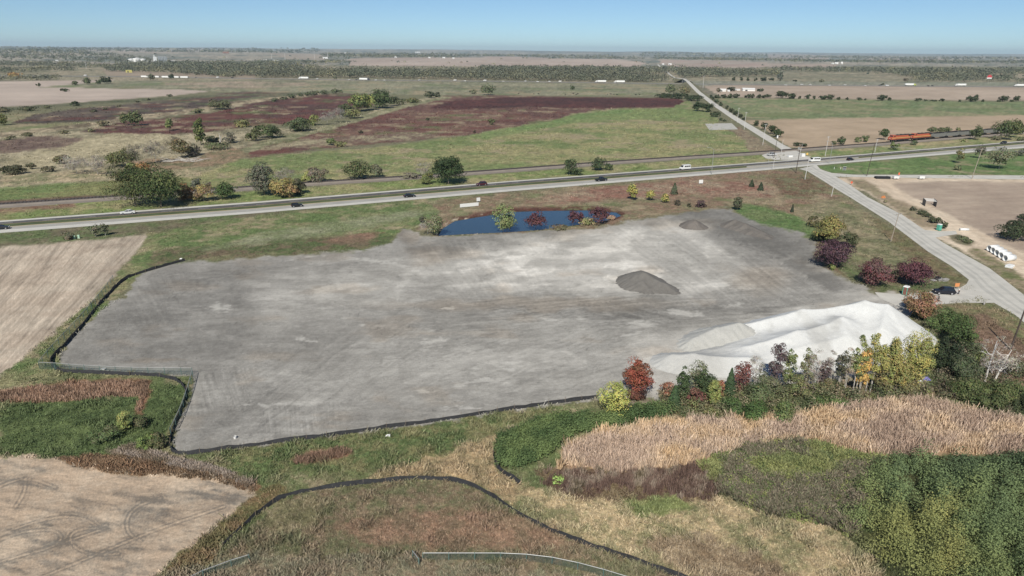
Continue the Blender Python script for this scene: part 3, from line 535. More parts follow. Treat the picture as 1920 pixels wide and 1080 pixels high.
pa, pb, pc, pd = (np.array(P(*p)) for p in (OL[2], OL[3], OR[2], OR[3])); org = np.array(P(1286, 158))
for nm, a, c in (('parapet', pa, pb), ('parapet', pc, pd)):
    b = B(); a_, c_ = a - org, c - org; b.tube((a_[0], a_[1], 7.4), (c_[0], c_[1], 7.4), .45, n=4); b.done(nm, M_cw, br)
b = B(); b.add([tuple(p - org + [0, 0, z]) for z in (5.8, 7.0) for p in (pa, pb, pd, pc)], [(0, 1, 2, 3), (7, 6, 5, 4), (0, 4, 5, 1), (1, 5, 6, 2), (2, 6, 7, 3), (3, 7, 4, 0)]); b.done('deck', M_cw, br)
for t in (.06, .5, .94):
    for s0, s1 in ((pa, pb), (pc, pd)):
        q_ = s0 * (1 - t) + s1 * t - org; b = B(); b.tube((q_[0], q_[1], 0), (q_[0], q_[1], 5.8), .7, n=8); b.done('pier', M_cw, br)
# access road, driveway, site entrance, small gravel yards
strip('access_road', [(1536, 317), (1560, 324.6), (1600, 327.6), (1920, 329), (2600, 329)], [(1566, 331), (1580, 331.6), (1600, 332), (1920, 336.6), (2600, 339)], M_grav, .045, 10)
sheet('site_entrance', [(1817, 524), (1812, 533), (1800, 540), (1752, 546), (1700, 553), (1640, 548), (1650, 560), (1700, 582), (1757, 571), (1800, 568), (1864, 568), (1840, 545)], M_grav, .046)
sheet('driveway', [(1722, 425), (1735, 431.5), (1760, 434), (1792, 433), (1795, 439), (1770, 443), (1752, 446), (1760, 452)], M_grav, .046)
sheet('gravel_pad', [(1322, 232), (1372, 231), (1384, 242.5), (1330, 244)], M_gravd, .03)
sheet('gravel_pad', [(1428, 291), (1440, 287), (1476, 285), (1500, 292), (1522, 294), (1500, 299.5), (1455, 300), (1436, 297)], M_grav, .032)
M_int = road_mat('interstate_concrete', (160, 158, 152))
icl = [(-700, 137), (0, 142), (250, 143.8), (480, 147.5), (700, 150.5), (960, 153), (1240, 157), (1440, 159.4), (1700, 161.5), (1920, 163), (2600, 168)]
def offset(pts, o0, o1):
    w_ = [np.array(P(*p)) for p in pts]; r = []
    for i, p in enumerate(w_):
        d = w_[min(i + 1, len(w_) - 1)] - w_[max(i - 1, 0)]; d /= np.linalg.norm(d); n_ = np.array([-d[1], d[0], 0]); r.append((p + n_ * o0, p + n_ * o1))
    return r
def ostrip(name, pts, o0, o1, m, z0, z1=None):
    r = offset(pts, o0, o1); V = []; z1 = z0 if z1 is None else z1
    for i, (a, c) in enumerate(r): V += [(a[0], a[1], z0), (c[0], c[1], z1)]
    o = npmesh(name, V, [(2 * i, 2 * i + 2, 2 * i + 3, 2 * i + 1) for i in range(len(r) - 1)], m)
    return tag(o, kind='structure')
ostrip('interstate', icl, -20, -8, M_int, .3); ostrip('interstate', icl, 8, 20, M_int, .3)
rail = [(-700, 440), (0, 384.5), (200, 371), (400, 356.5), (567, 344.5), (780, 331), (960, 318), (1120, 306), (1300, 293.8), (1440, 285), (1500, 280), (1660, 268.4), (1800, 257), (1920, 248), (2400, 213)]
M_bal = mat('ballast', D(88, 82, 80), .95, var=.12, vs=.6, bump=.05, bs=5); M_bal2 = mat('pale_ballast', D(138, 128, 118), .95, var=.12, vs=.3, bump=.03, bs=3)
ostrip('railway_service_strip', rail, -7.0, -3.4, M_bal2, .02); ostrip('railway_ballast', rail, -3.4, -2.0, M_bal2, .02, .5); ostrip('railway_ballast', rail, -2.0, 2.0, M_bal, .5, .5); ostrip('railway_ballast', rail, 2.0, 3.4, M_bal, .5, .02)
M_rail = mat('rail_steel', (.16, .12, .10), .5, metal=.6); M_tie = mat('timber_tie', (.06, .045, .035), .9)
for o_ in (-.75, .75): ostrip('rail', rail, o_ - .07, o_ + .07, M_rail, .68)
tb = B(); rp = [np.array(P(*p)) for p in rail]
for a, c in zip(rp[1:-1], rp[2:]):
    L = np.linalg.norm(c - a); d = (c - a) / L; an = math.atan2(d[1], d[0])
    for k in range(int(L / 1.2)):
        p = a + d * (k * 1.2); tb.box(p[0], p[1], .5, .3, 2.6, .1, rz=an)
tag(tb.done('railway_ties', M_tie), kind='structure')
# pond
M_wat = mat('pond_water', (.032, .060, .088), .10, spec=.32, bump=.012, bs=1.3)
pw = [(960 + (u - 960) * 1.04, 415 + (v - 415) * 1.15) for u, v in POND]
sheet('pond', pw, M_wat, -.36)
# stockpiles as height fields
def pile(name, label, ridges, m, slope=.62, res=.32, rough=.35, parent=None, colf=None, blend=.35):
    rg = [(np.array(P(*a)), np.array(P(*b_)), ha, hb, sl) for a, b_, ha, hb, sl in ridges]
    xs = [p[0] for r in rg for p in r[:2]]; ys = [p[1] for r in rg for p in r[:2]]; mh = max(max(r[2], r[3]) for r in rg) / slope + 3
    gx = np.arange(min(xs) - mh, max(xs) + mh, res); gy = np.arange(min(ys) - mh, max(ys) + mh, res); X, Y = np.meshgrid(gx, gy)
    X2 = X + (fbm(X / 5, Y / 5, 801) - .5) * .9; Y2 = Y + (fbm(X / 5, Y / 5, 802) - .5) * .9
    H = np.full(X.shape, -9.)
    for a, b_, ha, hb, sl in rg:
        d = b_ - a; L = d[0] ** 2 + d[1] ** 2 + 1e-6; t = np.clip(((X2 - a[0]) * d[0] + (Y2 - a[1]) * d[1]) / L, 0, 1)
        dist = np.hypot(X2 - a[0] - t * d[0], Y2 - a[1] - t * d[1]); h = ha * (1 - t) + hb * t - dist * sl
        ang = np.arctan2(Y2 - a[1] - t * d[1], X2 - a[0] - t * d[0]); h = h + (fbm(ang * 9 + t * np.sqrt(L) * .8, dist * .12, 803, 3) - .5) * rough * np.clip(dist, 0, 2.5)
        kk = blend; H = np.logaddexp(H / kk, h / kk) * kk
    H = H + (fbm(X / 1.6, Y / 1.6, 805, 4) - .5) * rough * .5
    H = H - blend * .7; H = np.where(H > 0, H, H * .3); keep = H > -.25
    idx = np.arange(X.size).reshape(X.shape); qk = keep[:-1, :-1] & keep[1:, :-1] & keep[:-1, 1:] & keep[1:, 1:]
    q = np.stack([idx[:-1, :-1], idx[:-1, 1:], idx[1:, 1:], idx[1:, :-1]], -1)[qk]
    ui, inv = np.unique(q.ravel(), return_inverse=True); V = np.stack([X.ravel(), Y.ravel(), H.ravel()], 1)[ui]
    col = colf(V[:, 0], V[:, 1], V[:, 2]); c = V.mean(0); c[2] = 0; o = npmesh(name, V - c, inv.reshape(-1, 4), m, col=col, smooth=True)
    o.location = c; return tag(o, label, 'stockpile')
M_pile = attr_mat('pile_material', scales=((.6, .05), (4.0, .09)), bump=.05, bs=3, rough=.95)
def cw(x, y, z):
    u, v = proj(x, y); t = ss(1400, 1330, u)[:, None] * .8; t = np.maximum(t, ss(.45, .68, fbm(x / 5, y / 12, 820, 4))[:, None] * .7)
    return D(212, 214, 214) * (1 - t) + D(180, 180, 177) * t
def cdk(c):
    return lambda x, y, z: np.clip(D(*c)[None] * (1 + .35 * (fbm(x / 1.5, y / 4, 822, 4) - .5))[:, None], 0, 1)
pile('white_stone_stockpile', 'long white crushed limestone heap with two peaks behind the yellow trees', [
    ((1610, 621), (1650, 624), 7.2, 6.6, .66), ((1650, 624), (1648, 650), 6.6, 5, .6), ((1610, 621), (1500, 622), 7.0, 5.2, .6), ((1500, 622), (1395, 628), 5.2, 3.2, .5),
    ((1572, 640), (1578, 655), 5.4, 4.4, .5), ((1572, 640), (1490, 655), 5.4, 3.8, .5), ((1490, 655), (1400, 668), 4.4, 2.8, .45), ((1578, 662), (1450, 680), 3.4, 1.8, .5),
    ((1258, 680), (1300, 684), 2.4, 2.3, .5), ((1300, 684), (1400, 688), 2.3, 2.6, .4), ((1400, 650), (1340, 665), 1.6, 1.2, .3)], M_pile, colf=cw, rough=.22, blend=.95)
def cgl(x, y, z): return np.clip(D(180, 180, 176)[None] * (1 + .18 * (fbm(x / 1.2, y / 5, 823, 4) - .5))[:, None], 0, 1)
pile('grey_stone_stockpile', 'low pale grey limestone heap with flat dented top, left of the white heap', [((1300, 648), (1340, 638), 2.0, 3.0, .5), ((1340, 638), (1382, 632), 3.0, 3.6, .5)], M_pile, colf=cgl, rough=.4)
pile('dark_gravel_pile', 'dark grey gravel pile with pointed top in the middle of the graded lot', [((1201, 528), (1206, 532), 3.3, 3.2, .5), ((1206, 532), (1245, 543), 3.2, 1.7, .5), ((1178, 525), (1195, 530), 1.7, 2.6, .5), ((1245, 543), (1265, 549), 1.6, .8, .45), ((1205, 540), (1215, 546), 2.0, 1.2, .4)], M_pile, colf=cdk((116, 113, 109)), slope=.5, rough=.4)
pile('dark_gravel_pile', 'small dark gravel pile nearest the pond, left of the larger corner pile', [((1298, 424), (1302, 426), 2.7, 2.5, .55), ((1302, 426), (1312, 428), 2.3, 1.0, .5)], M_pile, colf=cdk((116, 110, 105)), slope=.5)
pile('dark_gravel_pile', 'low wide dark gravel pile in the far corner of the lot beside green grass', [((1376, 424), (1396, 430), 2.6, 2.2, .5), ((1396, 430), (1432, 442), 2.2, 1.4, .45), ((1410, 438), (1440, 447), 1.4, .8, .4)], M_pile, colf=cdk((114, 109, 104)), slope=.5)
# ------------------------------------------------------------------ vegetation
LM = attr_mat('foliage', rough=.85, scales=(), bump=0, obj=True, spec=.1, transl=.12)
M_bark = mat('grey_bark', (.16, .135, .11), .95, var=.2, vs=3); M_pbark = mat('pale_bark', (.42, .40, .36), .9, var=.2, vs=3)
LK = 1.42
def leafquads(C, N, S, rng, asp=1.0):
    n = len(C); T = np.cross(N, rng.normal(size=(n, 3))); T /= np.linalg.norm(T, axis=1, keepdims=True) + 1e-9
    N = N / (np.linalg.norm(N, axis=1, keepdims=True) + 1e-9); Bv = np.cross(N, T); S = S[:, None] * .5
    V = np.stack([C - S * T - S * asp * Bv, C + S * T - S * asp * Bv * .6, C + S * T * .8 + S * asp * Bv, C - S * T * .6 + S * asp * Bv * .8], 1).reshape(-1, 3)
    return V, np.arange(4 * n).reshape(n, 4)
def unit(rng, n):
    d = rng.normal(size=(n, 3)); return d / np.linalg.norm(d, axis=1, keepdims=True)
def crown(kind, H, W, n, ls, c1, c2, rng):
    c1, c2 = dull(D(*c1), .06) * LK, dull(D(*c2), .06) * LK; v_ = 0
    if kind == 'cone':
        z = rng.random(n) ** 1.25 * .95 * H + .05 * H; a = rng.random(n) * 2 * math.pi; lay = .75 + .3 * np.abs(np.sin(z / H * 22 + a * 1.0))
        r = W / 2 * np.clip(1.02 - z / H, 0, 1) ** .8 * lay * (.62 + .4 * rng.random(n)); C = np.stack([r * np.cos(a), r * np.sin(a), z], 1)
        N = np.stack([np.cos(a), np.sin(a), .6 + 0 * a], 1) + rng.normal(size=(n, 3)) * .4; t = fbm(a * 2, z / H * 6, int(rng.integers(999)), 3)
    else:
        K = {'bush': 16, 'round': 36, 'upright': 44, 'sparse': 36, 'bare': 14}[kind]
        cz, rz = {'bush': (.42, .5), 'round': (.52, .48), 'upright': (.52, .48), 'sparse': (.54, .46), 'bare': (.55, .45)}[kind]
        d = unit(rng, K); rad = rng.random(K) ** .4 * .84; cc = d * rad[:, None] * np.array([W / 2, W / 2, rz * H]); cc[:, 2] += cz * H
        if kind in ('round', 'upright', 'sparse', 'bare'):        # crown narrows to the top and bottom unevenly
            k = 1 - .35 * np.clip((cc[:, 2] / H - .6) / .4, 0, 1); cc[:, 0] *= k; cc[:, 1] *= k
        cr = W * (.10 + .17 * rng.random(K)) * (1.15 if kind in ('bush', 'round') else .95)
        crz = np.minimum(cr, H * .3) * {'upright': 1.7, 'sparse': 1.4}.get(kind, .95)
        which = rng.integers(K, size=n); dd = unit(rng, n); dd[:, 2] = np.where(dd[:, 2] < -.3, -dd[:, 2], dd[:, 2])
        sh = (.55 + .5 * rng.random(n) ** .6)[:, None]
        if kind == 'bare': sh = (rng.random(n) ** .5 * 1.15)[:, None]
        C = cc[which] + dd * sh * np.stack([cr[which], cr[which], crz[which]], 1)
        C[:, 2] *= H * (1.0 if kind != 'bush' else .98) / np.percentile(C[:, 2], 99.3); kr = W / 2 / np.percentile(np.abs(C[:, :2]), 97.5, axis=0); C[:, :2] *= kr; cc = cc * [kr[0], kr[1], 1]
        C[:, 2] = np.maximum(C[:, 2], .04 * H)
        N = dd + (C - [0, 0, cz * H]) / max(W, H) * 1.0 + rng.normal(size=(n, 3)) * .45
        tk = rng.random(K); t = tk[which] * .7 + .3 * rng.random(n)
        t = ss(.15, .85, t)
    j = (1 + .38 * (rng.random(n) - .5))[:, None] * (1 + .08 * rng.normal(size=(n, 3)))
    col = (c1 * (1 - t[:, None]) + c2 * t[:, None]) * j
    S = ls * (.6 + .8 * rng.random(n))
    if kind == 'bare': V, Fq = leafquads(C, N, S * 1.9, rng, .13)
    else: V, Fq = leafquads(C, N, S, rng)
    cc2 = None if kind == 'cone' else cc
    return V, Fq, np.clip(np.repeat(col, 4, 0), .004, .9), cc2
def woody(H, W, cc, rng, r0, lean=(0, 0), multi=1, bare=False):
    b = B()
    for k in range(multi):
        ox, oy = ((rng.random(2) - .5) * .25 * W if multi > 1 else (0, 0)); lx, ly = lean[0] + (rng.random() - .5) * .16 * H * (multi > 1), lean[1]
        p0 = (ox, oy, -.2); p1 = (ox + lx * .4, oy + ly * .4, H * .42); p2 = (ox + lx, oy + ly, H * (.78 if not bare else .88))
        b.tube(p0, p1, r0, r0 * .7, 7); b.tube(p1, p2, r0 * .7, r0 * .22, 6)
        if cc is not None:
            for i in range(k, len(cc), multi):
                if i > 16: break
                s = .25 + .5 * rng.random(); st = Vector(p0).lerp(Vector(p1), .6 + .4 * rng.random()) if cc[i][2] < .6 * H else Vector(p1).lerp(Vector(p2), s)
                e = Vector(cc[i]); mid = st.lerp(e, .5) + Vector((0, 0, -.03 * H)); b.tube(st, mid, r0 * .34, r0 * .22, 5, False); b.tube(mid, e, r0 * .22, r0 * .07, 4, False)
                if bare:
                    for q_ in range(4):
                        e2 = e + Vector(unit(rng, 1)[0]) * W * .16; b.tube(mid.lerp(e, .5), e2, r0 * .1, r0 * .03, 3, False)
    return b
tn = 0
def plant(u, v, hp, wp, kind, c1, c2, label, name, cat=None, group=None, bark=None, multi=1, dens=1.0, ls=None, r0=None, lean=0):
    """one tree or shrub standing at that point of the plain; hp, wp: height and width in photo pixels there"""
    global tn; tn += 1; rng = np.random.default_rng(1000 + tn)
    s = ppm(u, v); x, y = G(u, v); x, y = float(x), float(y); dist = math.hypot(x, y); ca = dist / math.hypot(dist, HC)
    Z0 = F / s; W = wp / s; y_px = hp
    H = max(1.0, hp / s / max(ca, .6) - (0.20 * W if kind != 'cone' else 0.05 * W) * (HC / math.hypot(dist, HC)))
    lp_ = ls or (1.85 if hp > 30 else 1.8)
    n = int(np.clip(hp * wp * {'bush': 1.5, 'round': 1.5, 'upright': 1.7, 'cone': 1.6, 'sparse': .85, 'bare': .55}[kind] * dens * (2.1 / lp_) ** 2, 40, 9000))
    V, Fq, col, cc = crown(kind, H, W, n, lp_ / s, c1, c2, rng)
    ln = (lean * W, 0)
    if cc is not None and lean: V[:, 0] += lean * W * np.clip(V[:, 2] / H, 0, 1)
    x0, y0, z0 = x, y, (zat(x, y) if dist > 2500 or 780 < u < 1200 else 0) - .05
    rz = 0
    if kind == 'bush':
        o = npmesh(name, V, Fq, LM, col=col); o.location = (x0, y0, z0); tag(o, label, cat or 'shrub', group)
        if hp > 22:
            b = B()
            for k in range(5):
                a = rng.random() * 6.28; b.tube((0, 0, -.1), (math.cos(a) * W * .25, math.sin(a) * W * .25, H * .6), .06, .02, 4, False)
            b.done('stem', bark or M_bark, o)
        return o
    t = empty(name, (x0, y0, z0), rz, label, cat or 'tree', group)
    npmesh('crown', V, Fq, LM, t, col)
    b = woody(H, W, cc, rng, r0 or (max(.07, .0085 * H) if (multi > 1 or kind in ('sparse', 'bare')) else max(.09, .015 * H)), ln, multi, kind == 'bare'); b.done('trunk', bark or M_bark, t)
    return t
def inside(poly, n, rng, far=False):          # random ground points spread over a region of the plain
    p = np.array(poly, float); out = []
    lo, hi = p.min(0), p.max(0); tot = 0; U = []; Vv = []
    while tot < n:
        u = rng.uniform(lo[0], hi[0], n); v = rng.uniform(lo[1], hi[1], n); k = sdist(u, v, poly) > 0; U.append(u[k]); Vv.append(v[k]); tot += k.sum()
    return np.concatenate(U)[:n], np.concatenate(Vv)[:n]
def blobs(name, u, v, hm, wm, col, k, lspx, rng, label, cat, mat_=None, kind='stuff', flat=.0, lift=0.0, lsm=None, squash=1.0):
    """many low rounded shrub or tree crowns as one mass: hm, wm metres per crown"""
    X, Y = G(u, v); n = len(u); Z = hz(X, Y); s = ppm(u, v)
    d = unit(rng, n * k); d[:, 2] = np.abs(d[:, 2]) * (1 - flat); rp = lambda a: np.repeat(a, k)
    sh = .6 + .45 * rng.random(n * k) ** .7
    C = np.stack([rp(X) + d[:, 0] * rp(wm) * .5 * sh, rp(Y) + d[:, 1] * rp(wm) * .5 * sh, rp(Z) + rp(hm) * (lift + (1 - lift) * np.clip(.35 + .65 * d[:, 2] * sh, .02, 1.05))], 1)
    C[:, 2] -= rp(hm) * .3 * (rng.random(n * k) < .25) * rng.random(n * k)
    N = d + [0, 0, .35] + rng.normal(size=(n * k, 3)) * .45
    S = (rp(lspx / s) if lsm is None else lsm) * (.6 + .8 * rng.random(n * k))
    V, Fq = leafquads(C, N, S, rng); cj = (1 + .26 * (rng.random(n * k) - .5))[:, None]
    cc = np.repeat(dull(np.repeat(col, k, 0), .03) * cj * LK * 1.1, 4, 0)
    o = npmesh(name, V, Fq, mat_ or LM, col=np.clip(cc, .003, .9)); return tag(o, label, cat, kind=kind)
def mixc(cols, n, rng, t=None):
    a = np.array([D(*c) for c in cols]); 
    if t is None: return a[rng.integers(len(a), size=n)] * (1 + .2 * (rng.random(n) - .5))[:, None]
    t = np.clip(t, 0, .999) * (len(a) - 1); i = t.astype(int); f = (t - i)[:, None]; return (a[i] * (1 - f) + a[i + 1] * f) * (1 + .16 * (rng.random(n) - .5))[:, None]
rng = np.random.default_rng(7)
# far-off woods
WOODCOL = [(62, 76, 64), (76, 88, 70), (98, 100, 80), (76, 80, 72), (118, 116, 84), (124, 112, 90)]
WOODS = [
 ('far wood along the whole left horizon', [(-500, 96), (0, 93), (330, 96), (600, 97), (600, 101), (420, 104), (210, 101), (0, 100), (-500, 102)], 1300, 4.0),
 ('band of far trees on the left rising ground', [(-500, 108), (0, 104), (110, 101), (230, 108), (330, 118), (240, 122), (120, 114), (0, 112), (-500, 116)], 1300, 5),
 ('second band of far trees below the left ridge', [(-500, 118), (0, 117), (150, 120), (240, 128), (100, 126), (0, 124)], 800, 6),
 ('dark wood behind the left interstate', [(-500, 134), (0, 132), (140, 131), (148, 134), (60, 136), (0, 138), (-500, 142)], 560, 10),
 ('wood in front of the white grain plant', [(200, 126), (330, 120), (480, 121), (600, 128), (560, 133), (480, 142), (430, 146), (320, 138), (200, 134)], 1500, 8),
 ('wood along the left interstate edge', [(-200, 150), (0, 150), (110, 148), (110, 151), (0, 153), (-200, 154)], 170, 10),
 ('long river wood left of the county road', [(455, 139), (600, 139), (800, 140), (960, 141), (1100, 142), (1150, 146), (1230, 150), (1262, 153), (1200, 154.5), (1080, 153), (960, 151.5), (850, 150), (700, 147), (480, 146)], 2600, 15),
 ('upper strip of the river wood', [(900, 129), (1100, 129), (1250, 131), (1252, 138), (1100, 138), (900, 137)], 800, 8),
 ('river wood right of the county road', [(1255, 133), (1330, 136), (1460, 138), (1462, 144), (1330, 145), (1280, 147)], 620, 11),
 ('far right river wood', [(1440, 132), (1470, 131), (1700, 133), (2100, 135), (2100, 139), (1740, 141), (1650, 137), (1460, 134)], 1000, 8),
 ('right wood beside the interstate', [(1720, 147), (1800, 145), (1900, 150), (1895, 153), (1790, 155), (1715, 155)], 260, 13),
 ('wood at the right edge by the interstate', [(1902, 152), (2100, 153), (2100, 159), (1902, 158)], 120, 11),
 ('middle distance wood on the right slope', [(1660, 139), (1780, 141), (1860, 144), (1780, 149), (1700, 145)], 260, 9),
 ('far hedges on the centre horizon', [(620, 104), (760, 103), (960, 105), (1140, 107), (1210, 110), (1200, 113), (960, 108), (760, 108), (620, 109)], 500, 4.5),
 ('village trees beyond the tan field', [(600, 105), (660, 107), (850, 108), (880, 111), (700, 112), (610, 113)], 220, 6),
 ('far hedges right of centre', [(1220, 108), (1440, 113), (1580, 116), (1920, 118), (2200, 120), (2200, 125), (1920, 123), (1560, 120), (1330, 116), (1230, 112)], 1100, 5),
 ('right horizon wood', [(1440, 106), (1700, 110), (2200, 112), (2200, 115), (1700, 114), (1500, 110)], 500, 4),
 ('upper right horizon hedges', [(1200, 102), (1440, 105), (1440, 107.5), (1200, 106)], 200, 3.5),
 ('tree row across the tan plain', [(480, 117.5), (640, 116.5), (668, 119), (560, 121), (480, 121)], 200, 6),
]
for lab, poly, n, hp in WOODS:
    u, v = inside(poly, n, rng); s = ppm(u, v); h = np.clip(hp / s * (.65 + .55 * rng.random(n)), 4, 30); big = rng.random(n) < .06; h = np.where(big, h * 1.25, h)
    wd = h * (1.2 + .8 * rng.random(n)); t = fbm(u / 30, v / 5, 60, 3) * .6 + rng.random(n) * .45
    blobs('woodland', u, v, h, wd, mixc(WOODCOL, n, rng, t), 22 if hp > 7 else 12, 1.7 if hp > 7 else 1.5, rng, lab, 'woodland')
# single small trees scattered in the far farmland
u, v = inside([(-300, 98), (2200, 106), (2200, 150), (1260, 140), (-300, 130)], 220, rng); s = ppm(u, v); h = np.clip(4.0 / s, 4, 12) * (.6 + .7 * rng.random(220))
blobs('scattered_tree_cover', u, v, h, h * 1.5, mixc(WOODCOL, 220, rng), 14, 1.5, rng, 'scattered small trees over the far farmland', 'tree cover')
